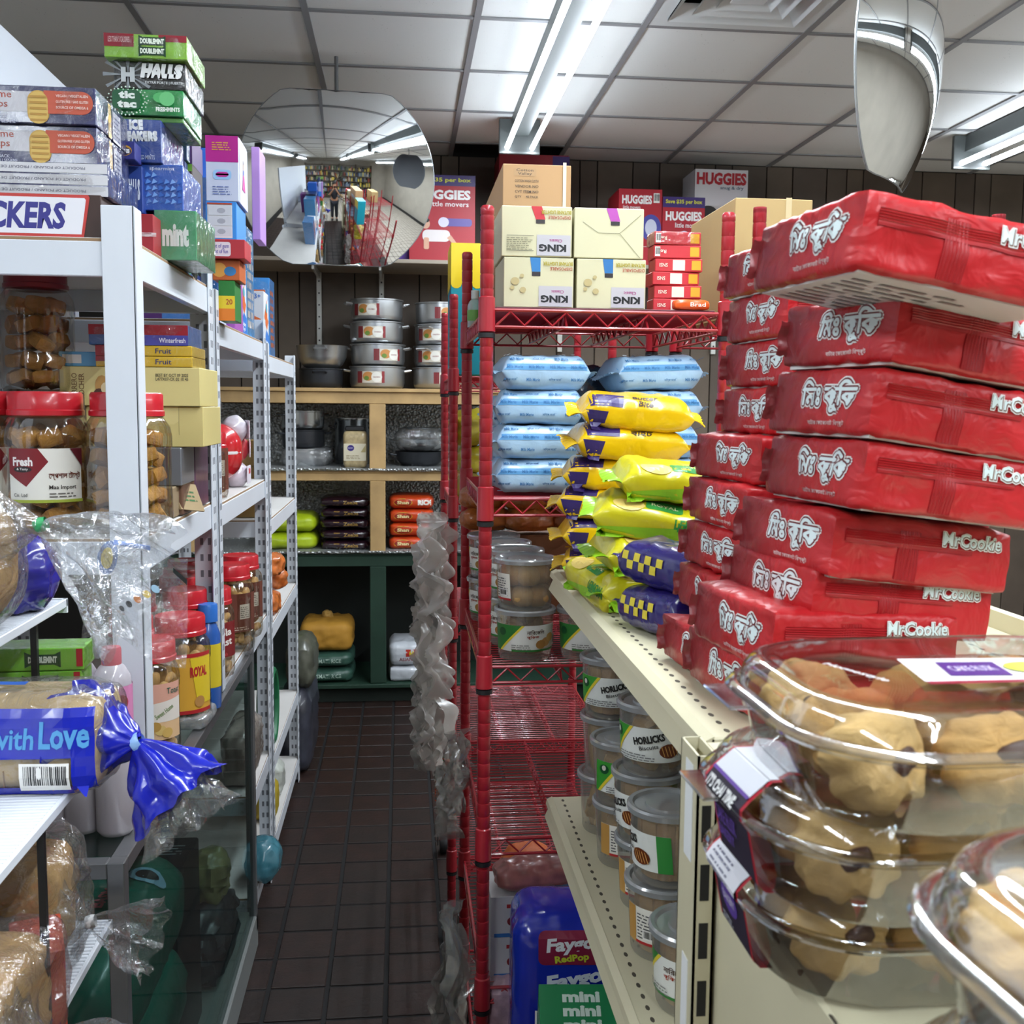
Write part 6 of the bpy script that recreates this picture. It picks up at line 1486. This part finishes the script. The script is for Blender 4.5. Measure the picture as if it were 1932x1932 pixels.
k = MB(); k.box((-.02, -.06, 0), (.02, .06, .262), M('6a4a3a', .4, coat=.5, var=.4, vscale=25), .003); tag(k.build('candy_carton', None, (-.452, 2.215, 1.357), smooth=0), 'mixed brown sweets column under the candy toys', 'box', GF)

# ------------------------------------------------------------------ jars on the glass case
def lab_yellow(rad):
    p = Print(); w = .085; p.rect(-w, -.07, w, .06, 'd9a23a'); p.rect(-w, -.07, -.008, .06, 'e4c18e'); p.rect(-w, .052, w, .06, 'b3262a'); p.rect(-w, -.07, w, -.062, 'b3262a'); p.poly([(.03, .05), (w, .05), (w, -.05), (.045, -.05)], 'e0c22c'); p.text('ROYAL', .05, .02, .02, 'b3262a', w=.04, bold=.06); p.lines(-.06, .0, -.015, .045, 6, '7a5c34'); p.lines(-.06, -.05, -.015, -.03, 3, '7a5c34'); p.ell(.05, -.045, .012, .012, 'b8864a'); return p
def lab_pinkgold(rad):
    p = Print(); w = .06; p.rect(-w, -.055, w, .055, 'dcb58a'); p.rect(-w, .0, w, .055, 'd8a08c'); p.poly([(-w, .01), (w, .025), (w, -.02), (-w, -.02)], 'e0d6cc'); p.text('Sweet Home', .02, -.0, .01, '5a7a2c', w=.04, rot=.5)
    for i, (a, b) in enumerate(((-.01, -.04), (.012, -.036), (.002, -.028), (.025, -.042))): p.ell(a, b, .011, .01, ('c8a45c', 'd4b46e', 'b98f48', 'cfa95f')[i], 12)
    p.text('Toast', .04, .04, .012, '1f5a4a', w=.03); return p
def lab_chola(rad):
    p = Print(); w = .06; p.rect(-w, -.042, w, .045, '7c1c20'); p.text('Chola\nToast', .0, .006, .042, 'e4ddd4', w=.07, bold=.03, rot=.12); p.text('Co Fresh', .0, -.034, .008, 'c8484a', w=.04); return p
def lab_brown(rad):
    p = Print(); w = .05; p.rect(-w, -.045, w, .06, '6e3c30'); p.rect(-.01, -.01, .022, .03, 'd8d2c8'); p.lines(-.008, -.006, .02, .026, 6, '6a6660'); p.lines(-.045, -.04, .02, -.028, 2, 'c9b8a8'); return p
CZ = .8855
jar((-.488, 2.1, CZ), .052, .235, 'peanut shaped biscuit jar with pink and gold label on the glass case', 'nut', lab_pinkgold, -75, g='jars on the glass case')
jar((-.478, 2.32, CZ + .004), .063, .235, 'round jar of nut biscuits with yellow and red label on the glass case', 'nut', lab_yellow, -88, g='jars on the glass case')
jar((-.56, 2.24, CZ), .05, .255, 'jar mostly hidden behind the pink and gold one on the case', 'nut', None, g='jars on the glass case')
jar((-.497, 2.47, CZ), .058, .27, 'jar of nut biscuits farther back on the glass case', 'nut', None, g='jars on the glass case')
jar((-.6, 2.42, CZ), .058, .27, 'jar of nut biscuits at the inner back of the glass case', 'nut', None, g='jars on the glass case')
r = empty('plastic_bottle', (-.44, 2.44, CZ), 0, 'blue capped bottle with yellow label behind the yellow labelled jar', 'bottle')
k = MB(); k.lathe([(.0005, 0), (.026, 0), (.027, .01), (.027, .17), (.02, .19), (.016, .2), (.0005, .2)], M('2a5aa8', .3, coat=.4), 24); k.build('body', r); k = MB(); k.lathe([(.022, .2), (.022, .235), (.02, .24), (.0005, .24)], M('2f6fc4', .35), 24); k.build('cap', r); k = MB(); k.lathe([(.0275, .05), (.0275, .15)], M('d8c02c', .5), 24); k.build('label_band', r)
b = MB(); b.soft((.13, .13, .03), .014, clear('e6e9ea', gloss=.12, rough=.15, haze=.2), n=12, amp=.006, freq=25, seed=4, c=(0, 0, .015)); tag(b.build('plastic_wrap', None, (-.478, 2.32, CZ - .0), smooth=60), 'clear film gathered around the foot of the yellow labelled jar', 'plastic wrap')
# middle rack, third tier: jars
TZ3 = .906
jar((-.468, 2.66, TZ3), .052, .22, 'jar with dark red toast label at the rail of the middle rack', 'nut', lab_chola, -62, g='jars on the middle white rack')
jar((-.47, 2.95, TZ3), .062, .235, 'square jar with brown label and white panel on the middle rack', 'nut', lab_brown, -50, True, g='jars on the middle white rack')
jar((-.47, 3.13, TZ3), .062, .235, 'square jar with brown label, farthest on the middle rack tier', 'nut', lab_brown, -50, True, g='jars on the middle white rack')
for i, (x, y) in enumerate(((-.56, 2.72), (-.58, 2.85), (-.6, 3.0))): jar((x, y, TZ3), .055, .24, 'red-lidded jar in the second row of the middle rack, %s' % ('nearest', 'middle', 'farthest')[i], 'nut', None, g='jars on the middle white rack')
# middle rack, second tier
TZ2 = 1.3415
jar((-.48, 2.75, TZ2), .04, .165, 'small jar with brown label beside the red egg toy', 'nut', lab_brown, -60, True, g='jars on the middle white rack')
jar((-.56, 2.7, TZ2), .045, .17, 'small jar of snacks behind the brown labelled one', 'nut', None, g='jars on the middle white rack')
r = empty('surprise_egg', (-.51, 2.98, TZ2 + .105), 0, 'large glossy red and white egg toy on the middle rack', 'toy')
k = MB(); k.soft((.15, .14, .16), .07, M('c8222a', .2, coat=.8), n=14); k.build('red_half', r); k = MB(); k.lathe([(.0745, -.004), (.0752, .0), (.0745, .004)], M('e6e2e2', .3), 24); k.build('seam_band', r)
for i, (y, z) in enumerate(((3.12, .0), (3.14, .075), (3.1, .13))):
    o, b = soft_thing('sweets_tub', (.07, .07, .07), .033, M(('d8cdd8', 'c23a42', 'd6d0da')[i], .3, coat=.5, var=.25, vscale=30), (-.475, y, TZ2 + z), R(10 * i), 'white and red egg shaped sweets pack, %s' % ('lowest', 'middle', 'upper')[i], 'sweets', amp=.003, g='egg shaped sweets packs')
    k = MB(); k.soft((.004, .066, .052), .002, M('e6e0ea', .4), n=6, c=(.036, 0, .035)); k.soft((.0045, .03, .016), .002, M('c83a42', .4), n=4, c=(.037, 0, .045)); k.build('printed_card', o)
b = MB(); b.soft((.11, .16, .05), .02, M('2c2826', .6, var=.3), n=12, amp=.012, freq=30, c=(0, 0, .025)); k0 = b.build('fabric_roll', None, (-.56, 3.0, TZ2 + .21), smooth=60); tag(k0, 'dark crumpled cloth lying over the red egg toy', 'cloth')
# far rack: brown boxes, orange bags, hose, sacks
for i in range(6):
    p = Print(); p.bars(-.02, -.008, .01, .01); carton('spice_box', (.1, .1, .042), (-.5, 3.64 + .003 * (i % 2), 1.2015 + i * .043), 0, 'small brown box on the far rack, number %s up' % ('one', 'two', 'three', 'four', 'five', 'six')[i], 'box', 'a5834a', None, {'right': p}, 'small brown boxes on the far rack')
ob = MB(); ob.soft((.1, .13, .07), .02, M('c4692c', .3, coat=.4, var=.5, vscale=30), n=12, amp=.012, freq=28, seed=4, puff=.2, c=(0, 0, .035)); ob = ob.mesh('snack_bag')
for i in range(3): o = put('snack_bag', ob, None, (-.485, 3.75 + .12 * (i % 2), .8465 + i * .068), (0, 0, R(40 * i))); tag(o, 'orange snack bag on the far rack, %s' % ('lowest', 'middle', 'top')[i], 'snack bag', 'orange snack bags on the far rack')
k = MB(); k.tube([(-.0, .1 * math.cos(a * .2618), .13 + .125 * math.sin(a * .2618)) for a in range(24)] + [(-.0, .1, .13)], .014, M('1f6a44', .4), 8, caps=False); k.tube([(-.03, .085 * math.cos(a * .2618), .13 + .11 * math.sin(a * .2618)) for a in range(25)], .014, M('1f6a44', .4), 8, caps=False); tag(k.build('garden_hose', None, (-.455, 3.72, .391)), 'green coiled hose on the far rack above the floor', 'hose')
soft_thing('detergent_bag', (.09, .12, .13), .03, M('b9a02c', .4, coat=.3), (-.49, 3.75, .1065), 0, 'yellow bag on the bottom tier of the far rack', 'bag', amp=.006)
soft_thing('detergent_bag', (.1, .12, .12), .03, M('c8ccc4', .3, coat=.5, var=.3, vscale=20), (-.5, 3.98, .1065), 0, 'pale bag on the bottom tier of the far rack', 'bag', amp=.008)
soft_thing('detergent_bag', (.1, .14, .11), .04, M('4a8a9c', .25, coat=.6, var=.3, vscale=12), (-.425, 3.2, .131), 0, 'teal and white bag bulging out of the lowest middle rack tier', 'bag', amp=.008)
soft_thing('snack_bag', (.09, .3, .16), .03, M('9a8f86', .25, coat=.6, var=.5, vscale=25), (-.49, 3.26, .442), 0, 'clear snack bag pile on the low middle rack tier', 'bag', amp=.007)
soft_thing('floor_sack', (.14, .5, .34), .05, M('3a3c48', .4, coat=.4, var=.5, vscale=14), (-.46, 4.72, 0), 0, 'dim stacked goods on the floor past the far rack', 'bag', amp=.008)
soft_thing('floor_sack', (.12, .3, .2), .05, M('5a5c50', .4, coat=.4, var=.5, vscale=14), (-.44, 4.7, .35), 0, 'grey plastic goods bag on the floor pile past the far rack', 'bag', amp=.008)

# ------------------------------------------------------------------ bread stand in the left foreground
r = empty('bread_stand', (-.7, 1.2, 0), 0, 'black stand with white ribbed shelves of bread, left foreground', 'shelf')
ox, oy = -.7, 1.2
WS = M('d9dde4', .35); BK = M('141416', .5)
for z, x1, y0, y1 in ((1.11, -.4, .7, 1.53), (1.305, -.468, 1.22, 1.53), (.83, -.42, .7, 1.53)):
    k = MB(); k.box((-1.0 - ox, y0 - oy, z - .02), (-1.0 + .01 - ox, y1 - oy, z), WS); k.box((x1 - .006 - ox, y0 - oy, z - .012), (x1 - ox, y1 - oy, z), WS, .001); k.box((-1 - ox, y1 - .006 - oy, z - .02), (x1 - ox, y1 - oy, z), WS); k.build('shelf_rim', r, smooth=0)
    k = MB(); y = y0
    while y < y1 - .01: k.box((-1.0 - ox, y - oy, z - .008), (x1 - .006 - ox, y + .0062 - oy, z - .001), WS, .0012); y += .0092
    k.build('shelf_slats', r, smooth=0)['kind'] = 'stuff'
for x, y in (((-0.485, 1.44, 1.228)[0], 1.44), ((-0.418, 1.24, 1.069)[0], 1.24), (-.98, 1.44), (-.98, .75)):
    k = MB(); k.box((x - .004 - ox, y - .004 - oy, 0), (x + .004 - ox, y + .004 - oy, 1.4 if y > 1.3 else 1.1), BK); k.build('upright', r, smooth=0)
BREAD = M('c89a5c', .8, var=.25, vscale=14, bump=.3, bscale=60); CRUMB = M('d8b680', .85, var=.15, vscale=20)
BFILM = clear('f2f4f6', gloss=.09, rough=.08, haze=.03, bump=.7, bscale=26, edge=.6)
BLUE = M('1420a8', .22, coat=.6, var=.12, vscale=10, bump=.35, bscale=20)
def fan(mb, neck, axis, length, r0, r1, m, folds=9, amp=.25, seed=1, flat=.5, nu=72, nv=18, droop=0.):
    """gathered film that opens out of a tied neck"""
    a = Vector(axis).normalized(); s1 = a.cross(Vector((0, 1, .2))).normalized(); s2 = a.cross(s1); n0 = Vector(neck)
    def fn(u, v):
        t = 2 * math.pi * u; rr = r0 + (r1 - r0) * v ** .8
        c = 1 + amp * math.sin(t * folds + 2 * noise.noise(Vector((u * 6, v * 3, seed)))) * (.35 + .65 * v) + .35 * noise.noise(Vector((math.cos(t) * 2, math.sin(t) * 2 + v * 3, seed)))
        e = 1 + .18 * noise.noise(Vector((math.cos(t) * 3, math.sin(t) * 3, seed + 7)))
        return n0 + a * (length * v * e) + (s1 * math.cos(t) + s2 * math.sin(t) * flat) * rr * c + Vector((0, 0, -droop * v * v))
    mb.grid(fn, nu, nv, m, cu=True)
# blue wrapped loaf
L, W, H = .42, .115, .115
r = empty('bread_loaf', (-.57, 1.345, 1.111), R(-3), 'sliced white loaf in a blue and clear bag with light blue lettering', 'bread')
b = MB(); b.soft((L, W, H), .025, CRUMB, n=14, amp=.003, freq=25, c=(0, 0, H / 2)); b.build('loaf', r)
k = MB()
for i in range(14): k.box((-L / 2 + .02 + i * .029, -W / 2 - .0012, .006), (-L / 2 + .0212 + i * .029, -W / 2 + .004, .03), M('9c7440', .9))
k.build('slice_gaps', r)['kind'] = 'stuff'
f = MB(); f.soft((L + .012, W + .012, H + .01), .028, BFILM, n=16, amp=.004, freq=22, seed=6, c=(0, 0, H / 2)); f.build('clear_bag', r)
p = Print(); e = L / 2
p.poly([(-e, -.014), (e - .004, -.01), (e - .004, .05), (-e, .05)], M('1626b4', .25, coat=.5)); p.rect(e - .028, -.05, e - .002, .05, M('1626b4', .25, coat=.5)); p.rect(-e, -.057, e - .01, -.046, M('1626b4', .25, coat=.5))
p.text('with', e - .095, .014, .026, '5aa6e0', w=.05, bold=.02, shear=.15); p.text('Love', e - .036, .018, .032, '5aa6e0', w=.056, bold=.03, shear=.1)
p.bars(e - .088, -.05, e - .03, -.016)
p.on(r, draped(f, (0, -W / 2 - .006, H / 2), (1, 0, 0), (0, 0, 1), (0, -1, .05)), 'printed_wrap', cut=.012, lift=.0012)
p = Print(); p.poly([(-e, -.055), (e - .2, -.055), (e - .12, -.02), (-e, .02)], 'd8d6d4'); p.text('White', e - .24, -.03, .03, '3f8ad0', w=.07, rot=math.pi); p.text('Top Bread', e - .31, -.03, .018, '3a3a3a', w=.06, rot=-1.8); p.rect(e - .18, -.01, e - .1, .004, '2c62c0')
p.on(r, draped(f, (0, 0, H), (1, 0, 0), (0, 1, 0), (0, 0, 1)), 'printed_top', cut=.012, lift=.0012)
k = MB(); fan(k, (L / 2 + .04, -.025, H * .47), (-1, .35, .03), .085, .007, .07, BLUE, 8, .1, 3, .95); k.build('gathered_end', r)
k = MB(); fan(k, (L / 2 + .038, -.025, H * .47), (.75, -.15, -.85), .082, .007, .068, BLUE, 7, .14, 5, .6, droop=.008); k.build('bag_tail', r)
k = MB(); fan(k, (L / 2 + .06, -.028, H * .25), (.7, -.15, -1), .085, .02, .06, BFILM, 6, .25, 8, .6, droop=.01); k.build('clear_tail', r)
k = MB(); k.lathe([(.011, -.006), (.0125, 0), (.011, .006)], M('8ab0e0', .3), 14); k.xf(Matrix.Translation((L / 2 + .039, -.025, H * .47)) @ Matrix.Rotation(R(60), 4, 'Y')); k.build('bag_tie', r)
# clear bag of buns on the upper shelf
zb = 1.307
r = empty('bread_loaf', (-.56, 1.3, zb), 0, 'round brown bread in a clear bag with blue and white stripes, green tie', 'bread')
b = MB(); b.soft((.2, .13, .165), .06, BREAD, n=16, amp=.004, freq=18, puff=.05, c=(0, 0, .085)); b.build('loaf', r)
f = MB(); f.soft((.222, .145, .178), .065, BFILM, n=16, amp=.004, freq=20, seed=2, c=(0, 0, .087)); f.build('clear_bag', r)
p = Print(); p.rect(-.1, .04, .1, .075, 'dfe3e8'); p.rect(-.1, .062, .1, .072, '2f86d0'); p.rect(-.1, .03, .1, .041, '2f86d0'); p.on(r, draped(f, (0, -.07, .085), (1, 0, 0), (0, 0, 1), (0, -1, .5)), 'printed_stripes', cut=.012, lift=.001)
nk = Vector((-0.419, 1.28, 1.437)) - Vector((-.56, 1.3, zb))
k = MB(); fan(k, nk, (-1, .1, -.05), .09, .006, .062, BFILM, 12, .1, 4, .9); k.build('gathered_end', r)
TFILM = clear('f4f6f8', gloss=.12, rough=.07, haze=.05, bump=.6, bscale=30, edge=.65)
k = MB(); fan(k, nk, (1, -.1, -.5), .13, .006, .085, TFILM, 9, .16, 12, .75, nu=96, nv=26, droop=.02); k.build('bag_tail', r)
k = MB(); k.lathe([(.0075, -.007), (.009, 0), (.0075, .007)], M('2c9a5a', .4), 12); k.xf(Matrix.Translation(nk) @ Matrix.Rotation(R(70), 4, 'Y')); k.build('bag_tie', r)
# printed film sheet of the next bag, with colour dots
r = empty('bread_bag', (-0.371, 1.36, 1.293), 0, 'limp clear bread bag with printed colour dots and black code bar', 'plastic bag')
k = MB()
def shf(u, v): return (-.03 + u * .125 + .01 * v, .012 * math.sin(u * 7 + v * 4) + .008 * noise.noise(Vector((u * 4, v * 4, 2))), -.01 + v * .115 + .012 * math.sin(u * 5) - .03 * u * (1 - v))
k.grid(shf, 22, 22, TFILM); k.build('film_sheet', r)
p = Print()
for i, c in enumerate(('1c1c20', '1c1c20', 'c8762c', 'd8b83a', 'a9cfe8')): p.ell(.02 + i * .0085, .028 + i * .0085, .0036 + .0003 * i, .0033 + .0002 * i, c, 10 + i)
p.poly([(.075, .088), (.104, .078), (.105, .084), (.076, .094)], '1c1c20'); p.ell(.0, .085, .012, .02, '4a7ac0', 14); p.ell(.0, .085, .007, .013, 'd8c24a', 12); p.rect(.005, .1, .045, .109, '3f7ad0')
p.on(r, lambda u, v, h: Vector(shf(min(max((u + .03) / .125, 0), 1), min(max((v + .01) / .115, 0), 1))) + Vector((0, -h - .001, 0)), 'printed_marks')
soft_thing('crisp_bag', (.11, .1, .09), .03, M('2c2a8c', .22, coat=.7, var=.3, vscale=16), (-.515, 1.44, 1.3065), R(12), 'purple-blue foil bag behind the tied bread bag', 'bag', amp=.012, n=14)
# green gum cartons and lychee drinks
k = MB(); k.box((-.2, -.035, 0), (.075, .035, .078), M('8a7a66', .8), .002); tag(k.build('cardboard_box', None, ((-0.504, 1.48, 1.196)[0] - .02, 1.47, 1.111), smooth=0), 'low brown box behind the blue loaf', 'box')
for i in range(2):
    p = Print(); p.poly([(.012, -.011), (.02, -.007), (.05, -.007), (.058, -.011), (.058, .011), (.05, .007), (.02, .007), (.012, .011)], '1c4a2c'); p.text('DOUBLEMINT', .035, 0, .008, 'e6efe0', w=.036, bold=.06); p.rect(.078, -.01, .086, .014, 'b02a34')
    carton('gum_carton', (.175, .06, .0305), ((-0.518, 1.46, 1.201)[0] + .004 * i, 1.475, 1.19 + i * .0315), R(3), 'lime green chewing gum carton above the blue loaf, %s' % ('lower', 'upper')[i], 'box', '7cc23a', None, {'front': p}, 'lime green gum cartons', wrap=True)
def bottle(loc, label):
    r = empty('drink_bottle', loc, 0, label, 'bottle', 'lychee drink bottles by the rack post')
    body = clear('e9e4ea', gloss=.08, rough=.1, haze=.45, edge=.5)
    k = MB(); k.lathe([(.0005, .002), (.024, 0), (.03, .008), (.03, .17), (.03, .245), (.0285, .258), (.02, .274), (.0135, .28), (.0135, .29)], body, 32); k.build('body', r)
    k = MB(); k.lathe([(.0005, .006), (.026, .006), (.027, .01), (.027, .235), (.0005, .235)], M('d8cfd6', .4), 20); k.build('drink', r)
    k = MB(); k.lathe([(.0155, .278), (.0155, .302), (.014, .306), (.0005, .306)], M('b8646c', .4), 20); k.build('cap', r)
    p = Print(); p.rect(-.09, -.034, .09, .034, 'd284b0'); p.ell(.002, .004, .014, .013, 'b8324a', 14); p.ell(.018, .008, .013, .013, 'a82c40', 14); p.ell(.012, -.012, .011, .01, 'f0e4e6', 12); p.ell(-.008, .022, .016, .004, '4a9a4a', 10); p.text('LYCHEE', -.035, .01, .012, 'f2e6ee', w=.03, rot=1.57); p.lines(-.07, -.02, -.045, .02, 6, 'b0609a'); p.on(r, roundwall(lambda z: .0305, .212, -85), 'printed_label', smooth=40, cut=.008)
bottle(((-0.462, 1.72, 1.122)[0], 1.72, .8855), 'pink labelled lychee drink bottle right beside the white rack post'); bottle(((-0.516, 1.73, 1.121)[0], 1.735, .8855), 'pink labelled lychee drink bottle, middle of three'); bottle(((-0.566, 1.73, 1.122)[0], 1.74, .8855), 'pink labelled lychee drink bottle, half hidden by gum cartons')
# loaves in crinkled clear bags on the low shelf
for i, (x, y, s, nm) in enumerate(((-.52, 1.2, (.2, .15, .13), 'nearer'), (-.55, 1.42, (.2, .14, .15), 'farther'), (-.74, .98, (.2, .15, .13), 'leftmost'))):
    r = empty('bread_loaf', (x, y, .831), R(15 * i - 10), 'brown toast in a crinkled clear bag on the low stand shelf, %s one' % nm, 'bread', 'toast bags on the low stand shelf')
    b = MB(); b.soft(s, .03, BREAD, n=12, amp=.006, freq=22, seed=i, c=(0, 0, s[2] / 2)); b.build('loaf', r)
    f = MB(); f.soft((s[0] + .03, s[1] + .03, s[2] + .025), .04, BFILM, n=18, amp=.02, freq=15, seed=i + 4, c=(0, 0, s[2] / 2 + .002)); f.build('clear_bag', r)
    k = MB(); fan(k, (s[0] / 2 + .035, -.03, s[2] * .4), (-1, .1, .1), .05, .006, .05, BFILM, 9, .15, i, .8); k.build('gathered_end', r)
    k = MB(); fan(k, (s[0] / 2 + .035, -.03, s[2] * .4), (1, -.3, -.25), .09, .006, .055, BFILM, 8, .2, i + 9, .8); k.build('bag_tail', r)
    k = MB(); k.lathe([(.008, -.006), (.009, 0), (.008, .006)], M('d8d8d8', .4), 10); k.xf(Matrix.Translation((s[0] / 2 + .035, -.03, s[2] * .4)) @ Matrix.Rotation(R(80), 4, 'Y')); k.build('bag_tie', r)
carton('biscuit_box', (.06, .1, .1), (-.445, 1.29, .831), R(20), 'orange-red box wedged between the toast bags', 'box', 'b4452c')
# goods inside the glass case
for i in range(3):
    p = Print(); pp = None
    o = sack('rice_sack', (-.57, 1.93, .116 + i * .187), (.26, .5, .178), '1c7562', 'dark green rice sack inside the display case, %s' % ('lowest', 'middle', 'top one with yellow emblem')[i], 'dark green sacks in the display case', None, seed=i + 61, rough=.3, coat=.4, puff=.08)
b = MB(); b.soft((.26, .5, .178), .07, BLUE, n=14, amp=.006, freq=15, seed=63, puff=.08, c=(0, 0, .089))
p = Print(); p.ell(-.05, -.1, .05, .04, 'd8c22c', 22); p.ell(-.05, -.1, .044, .034, '1a6a5a', 22); p.ell(-.05, -.1, .036, .026, 'd8c22c', 20); p.text('GAS', -.05, -.1, .022, '14584c', w=.05, bold=.04); p.text('BASMATI', .03, .02, .024, 'c8606a', w=.13, rot=1.45, bold=.04); p.ell(.08, .1, .035, .03, '9cc4e0', 18); p.ell(.08, .1, .022, .018, '2a2426', 14); p.ell(.07, -.08, .012, .012, 'd8c22c', 10)
p.on(o, draped(b, (0, 0, .19), (1, 0, 0), (0, 1, 0), (0, 0, 1)), 'printed_emblem', cut=.014, lift=.002)
k = MB(); k.box((-.07, -.13, 0), (.07, .13, .44), M('17181c', .4, coat=.2), .004); o = k.build('appliance_box', None, (-.55, 2.36, .116), smooth=0); tag(o, 'black appliance box inside the display case', 'box'); p = Print(); p.lines(.0, .03, .05, .09, 4, '8a8c90'); p.on(o, face('top', .14, .26, .44)); p = Print(); p.poly([(-.01, .1), (.02, .12), (.03, -.02), (.005, .02)], '9a9ca0'); p.on(o, face('front', .14, .26, .44))
soft_thing('dark_bundle', (.14, .14, .3), .05, M('2c2a22', .5, var=.5, vscale=30), (-.82, 2.2, .116), 0, 'dark bundle of packets beside the black appliance box', 'bundle', amp=.02)
soft_thing('dark_bundle', (.1, .3, .16), .04, M('3c4048', .35, coat=.4, var=.5, vscale=20), (-.5, 2.72, .116), 0, 'grey packets piled at the far end inside the display case', 'bundle', amp=.02)
soft_thing('snack_bag', (.08, .12, .12), .03, M('a8a070', .3, coat=.4, var=.5, vscale=20), (-.5, 2.75, .28), 0, 'pale snack bag on the grey packets inside the display case', 'snack bag', amp=.015)
for i in range(3): carton('stock_box', (.16, .12, .09), (-.86, 2.2 + i * .18, .434), 0, '%s box on the lower inner shelf of the display case' % ('nearest', 'middle', 'farthest')[i], 'box', ('54606a', '6a5a50', '4a5a4c')[i], group='boxes on the inner case shelf')
b = MB(); b.soft((.05, .09, .06), .015, TFILM, n=10, amp=.01, freq=30, seed=3, c=(0, 0, .03)); tag(b.build('plastic_wrap', None, (-.44, 2.98, .886), smooth=50), 'scrap of clear wrap at the far corner of the glass case', 'plastic wrap')

# ------------------------------------------------------------------ the shop behind the viewer, seen in the mirrors
r = empty('stock_shelving', (0.6, -4.35, 0), 0, 'tall shelves of dark bottles and packets behind the viewer', 'shelf')
k = MB()
for z in (.1, .5, .9, 1.3, 1.7, 2.1, 2.5): k.box((-2.6, -.2, z), (2.6, .2, z + .02), M('6a5c4c', .6))
for x in (-2.6, -1.3, 0, 1.3, 2.58): k.box((x, -.2, 0), (x + .02, .2, 2.6), M('6a5c4c', .6))
k.build('shelf_frame', r, smooth=0)
k = MB(); q = random.Random(5)
for z in (.12, .52, .92, 1.32, 1.72, 2.12):
    x = -2.55
    while x < 2.5:
        w = q.uniform(.06, .14); h = q.uniform(.15, .33); k.box((x, -.15, z), (x + w * .9, .18, z + h), M(q.choice(('3a2a20', '4a5a3a', '8a3a2a', 'b8a890', '2a3a5a', '6a6a6a', 'c8b04a', '20241c', '7a8a9a')), .4)); x += w
k.build('stock', r, smooth=0)['kind'] = 'stuff'

# ------------------------------------------------------------------ the photographer, who shows in the round mirror
def skinned(name, pts, edges, m, parent, sub=2):
    me = bpy.data.meshes.new(name); me.from_pydata([p[:3] for p in pts], edges, []); me.materials.append(m)
    o = bpy.data.objects.new(name, me); COL.objects.link(o); o.parent = parent
    md = o.modifiers.new('skin', 'SKIN'); md.use_smooth_shade = True
    for i, v in enumerate(me.skin_vertices[0].data): v.radius = (pts[i][3], pts[i][3]); v.use_root = i == 0
    s = o.modifiers.new('smooth', 'SUBSURF'); s.levels = 1; s.render_levels = sub
    return o
SK = M('a8785c', .55); SHIRT = M('1b1d24', .8); TROU = M('20242e', .8); HAIR = M('17120f', .6)
pr = empty('person', (0, -.42, 0), 0, 'person in dark clothes holding up a phone, seen in the round mirror', 'person')
B = [(0, 0, .98, .13), (0, .0, 1.15, .13), (0, 0, 1.33, .15), (0, 0, 1.44, .075), (0, .015, 1.5, .052), (0, .03, 1.58, .082), (0, .03, 1.66, .085), (0, .02, 1.72, .06)]
E_ = [(i, i + 1) for i in range(7)]
def limb(at_, pts):
    a = at_
    for p in pts: B.append(p); E_.append((a, len(B) - 1)); a = len(B) - 1
    return a
for s in (-1, 1):
    h = limb(2, [(s * .17, 0, 1.38, .062), (s * .24, .02, 1.2, .05), (s * .2, .17, 1.26, .043), (s * .075, .32, 1.47, .034), (s * .06, .345, 1.51, .03)])
    for i in range(4): limb(h, [(s * (.055 - .004 * i), .365, 1.52 + .016 * i, .0095), (s * .03, .38, 1.53 + .016 * i, .0085), (s * .012, .372, 1.53 + .016 * i, .008)])
    limb(h, [(s * .05, .335, 1.535, .011), (s * .025, .338, 1.55, .0095)])
    limb(0, [(s * .095, 0, .9, .1), (s * .1, .01, .5, .07), (s * .105, -.01, .1, .045), (s * .11, .04, .045, .045), (s * .115, .14, .035, .035)])
skinned('body', B, E_, SK, pr)
S = [(0, 0, .96, .15), (0, 0, 1.15, .152), (0, 0, 1.34, .17), (0, 0, 1.43, .09)]; SE = [(0, 1), (1, 2), (2, 3)]
for s in (-1, 1):
    a = 2
    for p in ((s * .175, 0, 1.38, .078), (s * .24, .02, 1.21, .066)): S.append(p); SE.append((a, len(S) - 1)); a = len(S) - 1
skinned('shirt', S, SE, SHIRT, pr)
T = [(0, 0, .97, .145)]; TE = []
for s in (-1, 1):
    a = 0
    for p in ((s * .095, 0, .88, .115), (s * .1, .01, .5, .09), (s * .105, -.01, .1, .075)): T.append(p); TE.append((a, len(T) - 1)); a = len(T) - 1
skinned('trousers', T, TE, TROU, pr)
k = MB(); k.soft((.19, .2, .13), .08, HAIR, n=10, amp=.006, freq=30, c=(0, .005, 1.715)); k.build('hair', pr)
k = MB()
for s in (-1, 1): k.soft((.026, .012, .014), .006, M('e8e4e0', .3), n=4, c=(s * .034, .112, 1.635)); k.soft((.012, .008, .012), .004, M('2a1c14', .3), n=4, c=(s * .034, .118, 1.635))
k.build('eyes', pr); k = MB(); k.soft((.028, .03, .045), .012, SK, n=5, c=(0, .122, 1.605)); k.build('nose', pr); k = MB(); k.soft((.05, .014, .014), .006, M('8a4a44', .5), n=5, c=(0, .112, 1.565)); k.build('mouth', pr)
k = MB()
for s in (-1, 1): k.soft((.02, .04, .06), .01, SK, n=5, c=(s * .098, .02, 1.62))
k.build('ears', pr); k = MB()
for s in (-1, 1): k.soft((.1, .26, .075), .035, M('26282c', .6), n=8, c=(s * .112, .07, .0385))
k.build('shoes', pr)
k = MB(); k.box((-.038, -.375 + .7, 1.505), (.038, -.367 + .7, 1.655), M('101114', .3), .003); ph = k.build('phone', None, (0, -.375, 0)); tag(ph, 'dark phone held up by the photographer', 'phone')
